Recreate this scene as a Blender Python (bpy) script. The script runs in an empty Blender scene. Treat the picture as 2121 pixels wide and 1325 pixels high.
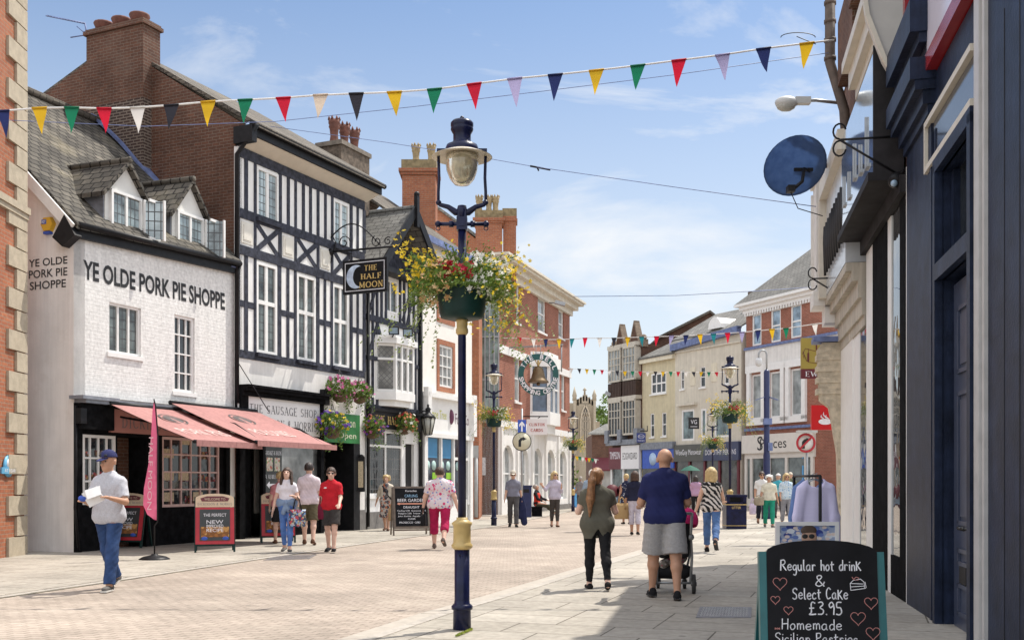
import bpy, math, random
import numpy as np
from mathutils import Vector, Matrix
random.seed(7)
R_ = math.radians
scn = bpy.context.scene
COL = scn.collection

# ---------------- camera, world, sun, exposure ----------------
F, CX, HY, CH = 2200.0, 1060.5, 998.0, 1.4     # focal length and horizon in photo pixels, eye height
cam = bpy.data.cameras.new('camera'); cam_o = bpy.data.objects.new('camera', cam); COL.objects.link(cam_o)
cam.sensor_width = 36; cam.lens = 36 * F / 2121.0
cam.shift_y = (HY - 662.5) / 2121.0
cam.clip_start = .1; cam.clip_end = 3000
cam_o.location = (0, 0, CH); cam_o.rotation_euler = (math.pi / 2, 0, 0)
scn.camera = cam_o
SUN_AZ, SUN_EL = R_(50), R_(61)
world = bpy.data.worlds.new('World'); scn.world = world; world.use_nodes = True
wt = world.node_tree; wn = wt.nodes; wl = wt.links
bg = wn['Background']; bg.inputs['Strength'].default_value = .1
sky = wn.new('ShaderNodeTexSky'); sky.sky_type = 'NISHITA'; sky.sun_disc = False
sky.sun_elevation = SUN_EL; sky.sun_rotation = SUN_AZ; sky.air_density = 1.0; sky.dust_density = 1.0; sky.ozone_density = 1.5
tc = wn.new('ShaderNodeTexCoord'); mp = wn.new('ShaderNodeMapping'); mp.inputs['Scale'].default_value = (1.0, 1.0, 3.4)
mp.inputs['Location'].default_value = (.35, .2, .1)
no = wn.new('ShaderNodeTexNoise'); no.inputs['Scale'].default_value = 2.6; no.inputs['Detail'].default_value = 9; no.inputs['Roughness'].default_value = .6
no.inputs['Distortion'].default_value = .5
rp = wn.new('ShaderNodeValToRGB'); rp.color_ramp.elements[0].position = .51; rp.color_ramp.elements[1].position = .67
rp.color_ramp.elements[0].color = (0, 0, 0, 1); rp.color_ramp.elements[1].color = (.85, .85, .85, 1)
mx = wn.new('ShaderNodeMix'); mx.data_type = 'RGBA'
mx.inputs[7].default_value = (7.3, 7.4, 7.5, 1)
wl.new(tc.outputs['Generated'], mp.inputs['Vector']); wl.new(mp.outputs['Vector'], no.inputs['Vector'])
wl.new(no.outputs['Fac'], rp.inputs['Fac']); wl.new(rp.outputs['Color'], mx.inputs[0])
# richer blue above, milky summer haze towards the horizon
tn = wn.new('ShaderNodeMix'); tn.data_type = 'RGBA'; tn.blend_type = 'MULTIPLY'; tn.inputs[0].default_value = 1; tn.inputs[7].default_value = (.84, .98, 1.1, 1); wl.new(sky.outputs['Color'], tn.inputs[6])
sz = wn.new('ShaderNodeSeparateXYZ'); wl.new(tc.outputs['Generated'], sz.inputs[0])
hz = wn.new('ShaderNodeMapRange'); hz.interpolation_type = 'SMOOTHSTEP'; hz.inputs[1].default_value = .52; hz.inputs[2].default_value = -.02; hz.inputs[3].default_value = 0; hz.inputs[4].default_value = .85; wl.new(sz.outputs[2], hz.inputs[0])
hm = wn.new('ShaderNodeMix'); hm.data_type = 'RGBA'; hm.inputs[7].default_value = (6.9, 7.2, 7.35, 1); wl.new(hz.outputs[0], hm.inputs[0]); wl.new(tn.outputs[2], hm.inputs[6]); wl.new(hm.outputs[2], mx.inputs[6])
# unseen bright cloud added overhead and behind the camera to raise ambient light
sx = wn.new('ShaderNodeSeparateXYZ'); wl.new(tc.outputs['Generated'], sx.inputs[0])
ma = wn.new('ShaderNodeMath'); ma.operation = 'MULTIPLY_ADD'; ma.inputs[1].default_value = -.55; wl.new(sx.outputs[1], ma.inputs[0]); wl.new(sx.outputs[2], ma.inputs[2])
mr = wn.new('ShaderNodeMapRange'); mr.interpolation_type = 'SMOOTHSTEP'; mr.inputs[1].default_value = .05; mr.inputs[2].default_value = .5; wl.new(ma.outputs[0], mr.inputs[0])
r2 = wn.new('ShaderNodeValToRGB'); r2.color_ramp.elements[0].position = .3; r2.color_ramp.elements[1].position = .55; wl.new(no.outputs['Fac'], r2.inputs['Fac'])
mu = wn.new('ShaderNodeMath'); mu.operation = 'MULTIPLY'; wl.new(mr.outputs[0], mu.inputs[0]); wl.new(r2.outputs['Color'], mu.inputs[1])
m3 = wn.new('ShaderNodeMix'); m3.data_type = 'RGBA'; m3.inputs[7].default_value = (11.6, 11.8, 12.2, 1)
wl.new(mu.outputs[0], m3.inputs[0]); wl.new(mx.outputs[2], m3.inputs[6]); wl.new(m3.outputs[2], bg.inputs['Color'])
sun = bpy.data.lights.new('sun', 'SUN'); sun.energy = 4.0; sun.angle = R_(.5); sun.color = (1, .94, .85)
sun_o = bpy.data.objects.new('sun', sun); COL.objects.link(sun_o)
sv = Vector((math.sin(SUN_AZ) * math.cos(SUN_EL), math.cos(SUN_AZ) * math.cos(SUN_EL), math.sin(SUN_EL)))
sun_o.rotation_euler = sv.to_track_quat('Z', 'Y').to_euler(); sun_o.location = (20, 20, 40)
vs = scn.view_settings; vs.view_transform = 'Standard'; vs.look = 'None'; vs.gamma = 1; vs.exposure = .42

# ---------------- materials ----------------
MATS = {}
def s2l(c):
    return tuple((x / 255 / 12.92 if x / 255 <= .04045 else ((x / 255 + .055) / 1.055) ** 2.4) for x in c)
def base(name, rough=.6, metal=0, spec=.5):
    m = bpy.data.materials.new(name); m.use_nodes = True
    p = m.node_tree.nodes['Principled BSDF']; p.inputs['Roughness'].default_value = rough
    p.inputs['Metallic'].default_value = metal; p.inputs['Specular IOR Level'].default_value = spec
    return m, m.node_tree.nodes, m.node_tree.links, p
def uvmap(n, l, rot=0, scale=(1, 1, 1), loc=(0, 0, 0)):
    t = n.new('ShaderNodeTexCoord'); k = n.new('ShaderNodeMapping')
    k.inputs['Rotation'].default_value = (0, 0, rot); k.inputs['Scale'].default_value = scale; k.inputs['Location'].default_value = loc
    l.new(t.outputs['UV'], k.inputs['Vector']); return k.outputs['Vector']
def noise(n, l, scale, detail=4, vec=None, rough=.55):
    x = n.new('ShaderNodeTexNoise'); x.inputs['Scale'].default_value = scale; x.inputs['Detail'].default_value = detail; x.inputs['Roughness'].default_value = rough
    if vec is None:
        t = n.new('ShaderNodeTexCoord'); vec = t.outputs['Object']
    l.new(vec, x.inputs['Vector']); return x.outputs['Fac']
def ramp(n, l, fac, stops):
    r = n.new('ShaderNodeValToRGB'); e = r.color_ramp.elements
    while len(e) < len(stops): e.new(.5)
    for i, (p, c) in enumerate(stops):
        e[i].position = p; e[i].color = (*c[:3], 1) if not isinstance(c, (int, float)) else (c, c, c, 1)
    l.new(fac, r.inputs['Fac']); return r.outputs['Color']
def mixc(n, l, a, b, fac, mode='MIX'):
    x = n.new('ShaderNodeMix'); x.data_type = 'RGBA'; x.blend_type = mode
    for sock, v in ((x.inputs[6], a), (x.inputs[7], b), (x.inputs[0], fac)):
        if isinstance(v, (int, float)): sock.default_value = v
        elif isinstance(v, tuple): sock.default_value = (*v[:3], 1)
        else: l.new(v, sock)
    return x.outputs[2]
def bump(n, l, p, h, strength=.3, dist=.01):
    b = n.new('ShaderNodeBump'); b.inputs['Strength'].default_value = strength; b.inputs['Distance'].default_value = dist
    l.new(h, b.inputs['Height']); l.new(b.outputs['Normal'], p.inputs['Normal'])
def streaks(n, l, amt):
    t = n.new('ShaderNodeTexCoord'); k = n.new('ShaderNodeMapping'); k.inputs['Scale'].default_value = (7, 7, .45); l.new(t.outputs['Object'], k.inputs['Vector'])
    return ramp(n, l, noise(n, l, 1.0, 7, k.outputs['Vector'], .7), [(.42, 1 - amt), (.6, 1.0)])
def plain(name, c, rough=.6, var=.15, scale=6, bmp=0, metal=0, spec=.5, stain=None, streak=0):
    if name in MATS: return MATS[name]
    m, n, l, p = base(name, rough, metal, spec)
    f = noise(n, l, scale)
    lo = tuple(max(0, x * (1 - var)) for x in c); hi = tuple(min(1, x * (1 + var)) for x in c)
    col = ramp(n, l, f, [(.3, lo), (.7, hi)])
    if stain:
        f2 = noise(n, l, 1.3, 7, rough=.65); col = mixc(n, l, col, stain, ramp(n, l, f2, [(.55, 0), (.75, .55)]))
    if streak: col = mixc(n, l, col, streaks(n, l, streak), 1.0, 'MULTIPLY')
    l.new(col, p.inputs['Base Color'])
    if bmp: bump(n, l, p, noise(n, l, scale * 6, 6), bmp, .01)
    MATS[name] = m; return m
def brick(name, c1, c2, mort, w=.225, h=.075, ms=.008, rot=0, var=.35, off=.5, bmp=.5, rough=.85, patch=None, freq=2, sq=1.0, gum=False, streak=0):
    if name in MATS: return MATS[name]
    m, n, l, p = base(name, rough, 0, .3)
    v = uvmap(n, l, rot)
    b = n.new('ShaderNodeTexBrick'); b.offset = off; b.offset_frequency = freq; b.squash = sq
    for k, x in (('Scale', 1), ('Brick Width', w), ('Row Height', h), ('Mortar Size', ms), ('Mortar Smooth', .15), ('Bias', 0)): b.inputs[k].default_value = x
    b.inputs['Color1'].default_value = (*c1, 1); b.inputs['Color2'].default_value = (*c2, 1); b.inputs['Mortar'].default_value = (*mort, 1)
    l.new(v, b.inputs['Vector'])
    f = noise(n, l, 1.1, 6); g = noise(n, l, 14, 4)
    col = mixc(n, l, b.outputs['Color'], ramp(n, l, f, [(.3, 1 - var), (.7, 1.0)]), 1.0, 'MULTIPLY')
    col = mixc(n, l, col, ramp(n, l, g, [(.3, .75), (.7, 1.1)]), .8, 'MULTIPLY')
    if patch: col = mixc(n, l, col, patch, ramp(n, l, noise(n, l, .55, 6, rough=.7), [(.55, 0), (.7, .5)]))
    if streak: col = mixc(n, l, col, streaks(n, l, streak), 1.0, 'MULTIPLY')
    if gum:   # trodden gum, oil spots and broad worn patches
        vo = n.new('ShaderNodeTexVoronoi'); vo.inputs['Scale'].default_value = 1.7; t2 = n.new('ShaderNodeTexCoord'); l.new(t2.outputs['Object'], vo.inputs['Vector'])
        col = mixc(n, l, col, (.11, .1, .09), ramp(n, l, vo.outputs['Distance'], [(.045, .6), (.075, 0)]))
        col = mixc(n, l, col, ramp(n, l, noise(n, l, .35, 8, rough=.7), [(.36, .74), (.6, 1.05)]), 1.0, 'MULTIPLY')
    l.new(col, p.inputs['Base Color'])
    inv = n.new('ShaderNodeMath'); inv.operation = 'SUBTRACT'; inv.inputs[0].default_value = 1.0; l.new(b.outputs['Fac'], inv.inputs[1])
    ad = n.new('ShaderNodeMath'); ad.operation = 'ADD'; l.new(inv.outputs[0], ad.inputs[0])
    sc = n.new('ShaderNodeMath'); sc.operation = 'MULTIPLY'; sc.inputs[1].default_value = .6; l.new(g, sc.inputs[0]); l.new(sc.outputs[0], ad.inputs[1])
    bump(n, l, p, ad.outputs[0], bmp, .012)
    MATS[name] = m; return m
def glass(name, c=(.02, .025, .03), rough=.04, lead=None, leadc=(.03, .03, .035), leadw=.012, rot=0, var=.75):
    """window glass seen from outside: dark room behind, sky mirrored in front, optional lead lattice"""
    if name in MATS: return MATS[name]
    m, n, l, p = base(name, rough, 0, .8)
    f = noise(n, l, 1.7, 3); col = ramp(n, l, f, [(.3, tuple(x * (1 - var) for x in c)), (.7, tuple(min(1, x * (1 + var)) for x in c))])
    bump(n, l, p, noise(n, l, 2.2, 2), .16, .03)
    if lead:
        v = uvmap(n, l, rot); b = n.new('ShaderNodeTexBrick'); b.offset = 0
        for k, x in (('Scale', 1), ('Brick Width', lead[0]), ('Row Height', lead[1]), ('Mortar Size', leadw), ('Mortar Smooth', .1)): b.inputs[k].default_value = x
        l.new(v, b.inputs['Vector']); col = mixc(n, l, col, leadc, b.outputs['Fac'])
        r = n.new('ShaderNodeMath'); r.operation = 'MULTIPLY_ADD'; r.inputs[1].default_value = .5; r.inputs[2].default_value = rough
        l.new(b.outputs['Fac'], r.inputs[0]); l.new(r.outputs[0], p.inputs['Roughness'])
    l.new(col, p.inputs['Base Color']); MATS[name] = m; return m
def blobs(name, ground, cols, scale=14, thr=.32, rough=.8, stretch=(1, 1, 1)):
    """printed cloth: voronoi blobs of several colours on a ground colour"""
    if name in MATS: return MATS[name]
    m, n, l, p = base(name, rough, 0, .2); col = ground
    for i, c in enumerate(cols):
        t = n.new('ShaderNodeTexCoord'); k = n.new('ShaderNodeMapping'); k.inputs['Location'].default_value = (i * 3.1, i * 1.7, i * 2.3); k.inputs['Scale'].default_value = stretch
        l.new(t.outputs['Object'], k.inputs['Vector'])
        v = n.new('ShaderNodeTexVoronoi'); v.inputs['Scale'].default_value = scale * (1 + .35 * i); l.new(k.outputs['Vector'], v.inputs['Vector'])
        col = mixc(n, l, col, c, ramp(n, l, v.outputs['Distance'], [(thr - .04, 1), (thr, 0)]))
    l.new(col, p.inputs['Base Color']); MATS[name] = m; return m
def stripes(name, c1, c2, scale=20, axis='Z', distort=0, thr=.5, rough=.8, c3=None):
    if name in MATS: return MATS[name]
    m, n, l, p = base(name, rough, 0, .2)
    t = n.new('ShaderNodeTexCoord'); w = n.new('ShaderNodeTexWave'); w.bands_direction = axis if axis in 'XYZ' else 'DIAGONAL'
    w.inputs['Scale'].default_value = scale; w.inputs['Distortion'].default_value = distort; w.inputs['Detail'].default_value = 2; w.inputs['Detail Scale'].default_value = 1.5
    l.new(t.outputs['Object'], w.inputs['Vector'])
    st = [(thr - .05, c1), (thr + .05, c2)]
    if c3: st.append((.85, c3))
    l.new(ramp(n, l, w.outputs['Fac'], st), p.inputs['Base Color']); MATS[name] = m; return m
def leafmat(name, c1, c2, trans=.25):
    if name in MATS: return MATS[name]
    m, n, l, p = base(name, .6, 0, .3)
    f = noise(n, l, 9, 2); col = ramp(n, l, f, [(.3, c1), (.7, c2)]); l.new(col, p.inputs['Base Color'])
    tr = n.new('ShaderNodeBsdfTranslucent'); l.new(col, tr.inputs['Color'])
    ms = n.new('ShaderNodeMixShader'); ms.inputs[0].default_value = trans
    l.new(p.outputs[0], ms.inputs[1]); l.new(tr.outputs[0], ms.inputs[2]); l.new(ms.outputs[0], n['Material Output'].inputs['Surface'])
    MATS[name] = m; return m

# ---------------- mesh builder ----------------
class MB:
    def __init__(s): s.v = []; s.f = []; s.sm = []; s.mi = []; s.m = 0
    def add(s, vs, fs, smooth=False):
        o = len(s.v); s.v += [tuple(x) for x in vs]
        for q in fs: s.f.append(tuple(i + o for i in q)); s.sm.append(smooth); s.mi.append(s.m)
    def quad(s, *p): s.add(p, [tuple(range(len(p)))])
    def box(s, c, size, M=None):
        x, y, z = (t / 2 for t in size)
        P = [Vector((a * x, b * y, d * z)) for a in (-1, 1) for b in (-1, 1) for d in (-1, 1)]
        if M is not None: P = [M @ q for q in P]
        s.hexa([Vector(c) + q for q in P])
    def hexa(s, P): s.add(P, [(0, 1, 3, 2), (4, 6, 7, 5), (0, 4, 5, 1), (2, 3, 7, 6), (0, 2, 6, 4), (1, 5, 7, 3)])
    def beam(s, a, b, w, h, up=(0, 0, 1)):
        a = Vector(a); b = Vector(b); t = (b - a).normalized(); up = Vector(up); x = t.cross(up).normalized(); y = x.cross(t)
        P = [q + x * (i * w / 2) + y * (j * h / 2) for q in (a, b) for i in (-1, 1) for j in (-1, 1)]; s.hexa(P)
    def prism(s, pts, off):
        """closed planar polygon pushed along off"""
        n = len(pts); off = Vector(off); A = [Vector(p) for p in pts]; B = [p + off for p in A]
        s.add(A + B, [tuple(range(n))[::-1], tuple(range(n, 2 * n))] + [(i, (i + 1) % n, n + (i + 1) % n, n + i) for i in range(n)])
    def lathe(s, c, prof, seg=20, axis=None, a0=0, a1=2 * math.pi, cap=True):
        c = Vector(c); M = Matrix.Identity(3) if axis is None else Vector(axis).to_track_quat('Z', 'Y').to_matrix()
        vs = []; full = abs(a1 - a0 - 2 * math.pi) < 1e-6; ns = seg if full else seg + 1
        for r, z in prof:
            for i in range(ns):
                a = a0 + (a1 - a0) * i / seg; vs.append(c + M @ Vector((r * math.cos(a), r * math.sin(a), z)))
        fs = []
        for j in range(len(prof) - 1):
            for i in range(seg):
                k = (i + 1) % ns; fs.append((j * ns + i, j * ns + k, (j + 1) * ns + k, (j + 1) * ns + i))
        if cap and full:
            if prof[0][0] > 1e-4: fs.append(tuple(range(ns))[::-1])
            if prof[-1][0] > 1e-4: fs.append(tuple((len(prof) - 1) * ns + i for i in range(ns)))
        s.add(vs, fs, True)
    def ball(s, c, r, seg=12, rings=8):
        r = r if isinstance(r, (tuple, list)) else (r, r, r); c = Vector(c); vs = []; fs = []
        for j in range(rings + 1):
            t = math.pi * j / rings
            for i in range(seg):
                a = 2 * math.pi * i / seg; vs.append(c + Vector((r[0] * math.sin(t) * math.cos(a), r[1] * math.sin(t) * math.sin(a), r[2] * math.cos(t))))
        for j in range(rings):
            for i in range(seg):
                k = (i + 1) % seg; fs.append((j * seg + i, (j + 1) * seg + i, (j + 1) * seg + k, j * seg + k))
        s.add(vs, fs, True)
    def tube(s, pts, r, seg=8):
        P = [Vector(p) for p in pts]; n = len(P); rr = r if isinstance(r, (list, tuple)) else [r] * n; vs = []; up = None
        for i, p in enumerate(P):
            t = (P[min(i + 1, n - 1)] - P[max(i - 1, 0)]).normalized()
            if up is None: up = Vector((0, 0, 1)) if abs(t.z) < .9 else Vector((1, 0, 0))
            x = t.cross(up); x = x.normalized() if x.length > 1e-5 else Vector((1, 0, 0)); y = x.cross(t); up = y
            for k in range(seg):
                a = 2 * math.pi * k / seg; vs.append(p + (x * math.cos(a) + y * math.sin(a)) * rr[i])
        fs = [(i * seg + k, i * seg + (k + 1) % seg, (i + 1) * seg + (k + 1) % seg, (i + 1) * seg + k) for i in range(n - 1) for k in range(seg)]
        fs += [tuple(range(seg))[::-1], tuple((n - 1) * seg + k for k in range(seg))]
        s.add(vs, fs, True)
    def build(s, name, mat, parent=None, org=None):
        """ONE mesh object; vertices are world coordinates, stored relative to the parent's base"""
        if org is None: org = PO.get(parent.name, Vector((0, 0, 0))) if parent is not None else Vector((0, 0, 0))
        me = bpy.data.meshes.new(name)
        me.from_pydata([(a - org.x, b - org.y, c - org.z) for a, b, c in s.v], [], s.f)
        me.polygons.foreach_set('use_smooth', s.sm)
        for m in (mat if isinstance(mat, (list, tuple)) else [mat]): me.materials.append(m)
        if isinstance(mat, (list, tuple)): me.polygons.foreach_set('material_index', s.mi)
        uv = me.uv_layers.new(name='UVMap').data
        co = s.v
        for p in me.polygons:
            n = p.normal
            if abs(n.z) > .97: t1 = Vector((1, 0, 0)); t2 = Vector((0, 1, 0))
            else: t1 = Vector((-n.y, n.x, 0)).normalized(); t2 = n.cross(t1)
            for li in p.loop_indices:
                q = co[me.loops[li].vertex_index]
                uv[li].uv = (q[0] * t1.x + q[1] * t1.y, q[0] * t2.x + q[1] * t2.y + q[2] * t2.z)
        me.validate(); o = bpy.data.objects.new(name, me); COL.objects.link(o)
        if parent is not None:
            o.parent = parent; PO[o.name] = org
        else: o.location = org; PO[o.name] = org
        return o
PO = {}
def tag(o, label, cat, group=None, kind=None):
    if label: o['label'] = label
    if cat: o['category'] = cat
    if group: o['group'] = group
    if kind: o['kind'] = kind
    return o
def thing(name, label, cat, loc, group=None, rz=0):
    o = bpy.data.objects.new(name, None); o.empty_display_size = .2; COL.objects.link(o)
    o.location = loc; o.rotation_euler = (0, 0, rz); PO[o.name] = Vector(loc) if rz == 0 else Vector((0, 0, 0))
    return tag(o, label, cat, group)
def struct(name, mb, mat): return tag(mb.build(name, mat), None, None, kind='structure')
def copy_thing(o, loc, rz=None, label=None, parent=None):
    c = o.copy(); COL.objects.link(c)
    if parent is not None: c.parent = parent
    else:
        c.location = loc
        if rz is not None: c.rotation_euler = (0, 0, rz)
        if label: c['label'] = label
    for ch in list(o.children): copy_thing(ch, None, parent=c)
    return c

# ---------------- photo helpers ----------------
def W(px, py, Y): return Vector(((px - CX) / F * Y, Y, CH + (HY - py) / F * Y))
def G(px, py, z=0):
    Y = (CH - z) * F / (py - HY); return Vector(((px - CX) / F * Y, Y, z))
class Fac:
    """a vertical wall plane, left end to right end as seen from the street; u along, z up, o outwards"""
    def __init__(s, a, b):
        s.a = Vector((a[0], a[1])); b = Vector((b[0], b[1])); s.L = (b - s.a).length; s.d = (b - s.a) / s.L; s.n = Vector((s.d.y, -s.d.x))
    def pt(s, u, z, o=0): return Vector((s.a.x + s.d.x * u + s.n.x * o, s.a.y + s.d.y * u + s.n.y * o, z))
    def uv(s, px, py, o=0):
        a = (px - CX) / F; Y = (o + s.a.dot(s.n)) / (a * s.n.x + s.n.y)
        return (Vector((a * Y, Y)) - s.a).dot(s.d), CH + (HY - py) / F * Y
    def R(s, x0, x1, yt, yb, o=0, at='l'):
        """(u0,u1,z0,z1) of a photo rectangle; yt and yb read at its left (l), middle (m) or right (r) edge"""
        u0, u1 = s.uv(x0, yt, o)[0], s.uv(x1, yt, o)[0]; xm = {'l': x0, 'm': (x0 + x1) / 2, 'r': x1}[at]
        return u0, u1, s.uv(xm, yb, o)[1], s.uv(xm, yt, o)[1]
    def box(s, mb, u0, u1, z0, z1, o0, o1):
        mb.hexa([s.pt(u, z, o) for u in (u0, u1) for o in (o0, o1) for z in (z0, z1)])
    def poly(s, mb, pts, o0, o1):
        n = s.n * (o1 - o0); mb.prism([s.pt(u, z, o0) for u, z in pts], (n.x, n.y, 0))
    def bar(s, mb, p, q, w, o0, o1):
        """straight timber in the wall plane between (u,z) points"""
        p = Vector(p); q = Vector(q); t = (q - p).normalized(); k = Vector((-t.y, t.x)) * w / 2
        s.poly(mb, [p - k, q - k, q + k, p + k], o0, o1)
    def wall(s, mb, u0, u1, z0, z1, holes, r=.12, o=0):
        us = sorted({u0, u1, *[t for h in holes for t in h[:2] if u0 < t < u1]}); zs = sorted({z0, z1, *[t for h in holes for t in h[2:] if z0 < t < z1]})
        for i in range(len(us) - 1):
            for j in range(len(zs) - 1):
                cu, cz = (us[i] + us[i + 1]) / 2, (zs[j] + zs[j + 1]) / 2
                if any(h[0] < cu < h[1] and h[2] < cz < h[3] for h in holes): continue
                mb.quad(s.pt(us[i], zs[j], o), s.pt(us[i + 1], zs[j], o), s.pt(us[i + 1], zs[j + 1], o), s.pt(us[i], zs[j + 1], o))
        for a, b, c, d in holes:
            for (p, q) in (((a, c), (a, d)), ((a, d), (b, d)), ((b, d), (b, c)), ((b, c), (a, c))):
                mb.quad(s.pt(*p, o), s.pt(*q, o), s.pt(*q, o - r), s.pt(*p, o - r))
    def shell(s, mb, u0, u1, z0, z1, dep):
        """side, back and top faces behind a wall()"""
        P = lambda u, z, o: s.pt(u, z, o)
        mb.quad(P(u0, z0, -dep), P(u0, z0, 0), P(u0, z1, 0), P(u0, z1, -dep)); mb.quad(P(u1, z0, 0), P(u1, z0, -dep), P(u1, z1, -dep), P(u1, z1, 0))
        mb.quad(P(u1, z0, -dep), P(u0, z0, -dep), P(u0, z1, -dep), P(u1, z1, -dep)); mb.quad(P(u0, z1, 0), P(u1, z1, 0), P(u1, z1, -dep), P(u0, z1, -dep))
def window(f, root, r, fm, gm, nx=2, nz=1, fw=.06, bw=.03, o=-.06, sill=None, transom=None, name='window', sillm=None, proud=.05):
    """a framed window (part) with its pane (sub-part) filling the hole r"""
    u0, u1, z0, z1 = r; mb = MB()
    for a in ((u0, u0 + fw, z0, z1), (u1 - fw, u1, z0, z1), (u0 + fw, u1 - fw, z0, z0 + fw), (u0 + fw, u1 - fw, z1 - fw, z1)): f.box(mb, *a, o - .02, o + proud)
    for i in range(1, nx):
        c = u0 + (u1 - u0) * i / nx; f.box(mb, c - bw / 2, c + bw / 2, z0 + fw, z1 - fw, o - .015, o + proud - .012)
    for k in ([transom] if transom else [i / nz for i in range(1, nz)]):
        c = z0 + (z1 - z0) * k; f.box(mb, u0 + fw, u1 - fw, c - bw / 2, c + bw / 2, o - .012, o + proud - .009)
    w = mb.build(name, fm, root)
    g = MB(); g.quad(f.pt(u0 + .01, z0 + .01, o), f.pt(u1 - .01, z0 + .01, o), f.pt(u1 - .01, z1 - .01, o), f.pt(u0 + .01, z1 - .01, o)); g.build('pane', gm, w)
    if sill:
        k = MB(); f.box(k, u0 - .07, u1 + .07, z0 - .09, z0 - .003, -.1, sill); k.build('sill', sillm or fm, w)
    return w
def roofslab(f, mb, u0, u1, ze, oe, zr, orr, th=.09):
    """one sloping roof slab, eave at (oe,ze), ridge at (orr,zr)"""
    P = [f.pt(u, z + t, o) for u in (u0, u1) for (z, o) in ((ze, oe), (zr, orr)) for t in (-th, 0)]; mb.hexa(P)
# lettering -------------------------------------------------------
def textgeo(body, bold=0):
    cu = bpy.data.curves.new('t', 'FONT'); cu.body = body; cu.align_x = 'CENTER'; cu.resolution_u = 3; cu.offset = bold
    o = bpy.data.objects.new('t', cu); COL.objects.link(o); bpy.context.view_layer.update()
    me = bpy.data.meshes.new_from_object(o.evaluated_get(bpy.context.evaluated_depsgraph_get()))
    V = [(v.co.x, v.co.y) for v in me.vertices]; P = [tuple(p.vertices) for p in me.polygons]
    bpy.data.objects.remove(o); bpy.data.meshes.remove(me); bpy.data.curves.remove(cu)
    x0 = min(v[0] for v in V); x1 = max(v[0] for v in V); y0 = min(v[1] for v in V); y1 = max(v[1] for v in V)
    return [((x - x0) / (x1 - x0), (y - y0) / (y1 - y0)) for x, y in V], P
SER = {  # capitals with serifs: (kind, points) thick=1 thin=0 ; arcs a=(cx,cy,rx,ry,deg0,deg1)
 'A': [(0, [(.02, 0), (.5, 1)]), (1, [(.5, 1), (.98, 0)]), (0, [(.2, .36), (.78, .36)])],
 'B': [(1, [(.15, 0), (.15, 1)]), (1, 'a', (.35, .75, .42, .25, 90, -90)), (1, 'a', (.35, .25, .5, .25, 90, -90)), (0, [(.15, 1), (.4, 1)]), (0, [(.15, .5), (.4, .5)]), (0, [(.15, 0), (.4, 0)])],
 'C': [(1, 'a', (.55, .5, .47, .5, 40, 320))], 'D': [(1, [(.15, 0), (.15, 1)]), (1, 'a', (.3, .5, .62, .5, 90, -90)), (0, [(.15, 1), (.35, 1)]), (0, [(.15, 0), (.35, 0)])],
 'E': [(1, [(.18, 0), (.18, 1)]), (0, [(.18, 1), (.85, 1)]), (0, [(.18, .52), (.7, .52)]), (0, [(.18, 0), (.88, 0)])],
 'F': [(1, [(.2, 0), (.2, 1)]), (0, [(.2, 1), (.88, 1)]), (0, [(.2, .5), (.72, .5)])],
 'G': [(1, 'a', (.53, .5, .47, .5, 40, 330)), (1, [(.9, 0), (.9, .42)])], 'H': [(1, [(.15, 0), (.15, 1)]), (1, [(.85, 0), (.85, 1)]), (0, [(.15, .52), (.85, .52)])],
 'I': [(1, [(.5, 0), (.5, 1)])], 'K': [(1, [(.15, 0), (.15, 1)]), (0, [(.2, .45), (.85, 1)]), (1, [(.4, .58), (.92, 0)])],
 'L': [(1, [(.2, 0), (.2, 1)]), (0, [(.2, 0), (.88, 0)])], 'M': [(0, [(.08, 0), (.12, 1)]), (1, [(.12, 1), (.5, .1)]), (0, [(.5, .1), (.88, 1)]), (1, [(.9, 0), (.88, 1)])],
 'N': [(0, [(.12, 0), (.12, 1)]), (1, [(.12, 1), (.88, 0)]), (0, [(.88, 0), (.88, 1)])], 'O': [(1, 'a', (.5, .5, .48, .5, 0, 360))],
 'P': [(1, [(.18, 0), (.18, 1)]), (1, 'a', (.4, .74, .45, .26, 90, -90)), (0, [(.18, 1), (.45, 1)]), (0, [(.18, .48), (.45, .48)])],
 'R': [(1, [(.15, 0), (.15, 1)]), (1, 'a', (.4, .75, .42, .25, 90, -90)), (0, [(.15, 1), (.45, 1)]), (0, [(.15, .5), (.45, .5)]), (1, [(.45, .5), (.95, 0)])],
 'S': [(1, 'a', (.5, .75, .38, .25, 30, 270)), (1, 'a', (.5, .25, .4, .25, 90, -150))], 'T': [(1, [(.5, 0), (.5, 1)]), (0, [(.05, 1), (.95, 1)])],
 'U': [(1, [(.15, .35), (.15, 1)]), (1, 'a', (.5, .35, .35, .35, 180, 360)), (0, [(.85, .35), (.85, 1)])], 'W': [(1, [(.02, 1), (.28, 0)]), (0, [(.28, 0), (.5, .85)]), (1, [(.5, .85), (.74, 0)]), (0, [(.74, 0), (.98, 1)])],
 'Z': [(0, [(.08, 1), (.92, 1)]), (1, [(.9, 1), (.1, 0)]), (0, [(.08, 0), (.92, 0)])],
 '&': [(1, 'a', (.42, .78, .22, .22, -60, 240)), (1, 'a', (.38, .27, .36, .28, 100, 330)), (1, [(.28, .68), (.95, 0)])]}
WID = {'I': .45, 'M': 1.15, 'W': 1.25, 'O': 1.05, ' ': .5, 'E': .78, 'F': .75, 'L': .75, 'S': .75, 'P': .78, 'B': .8}
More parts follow.
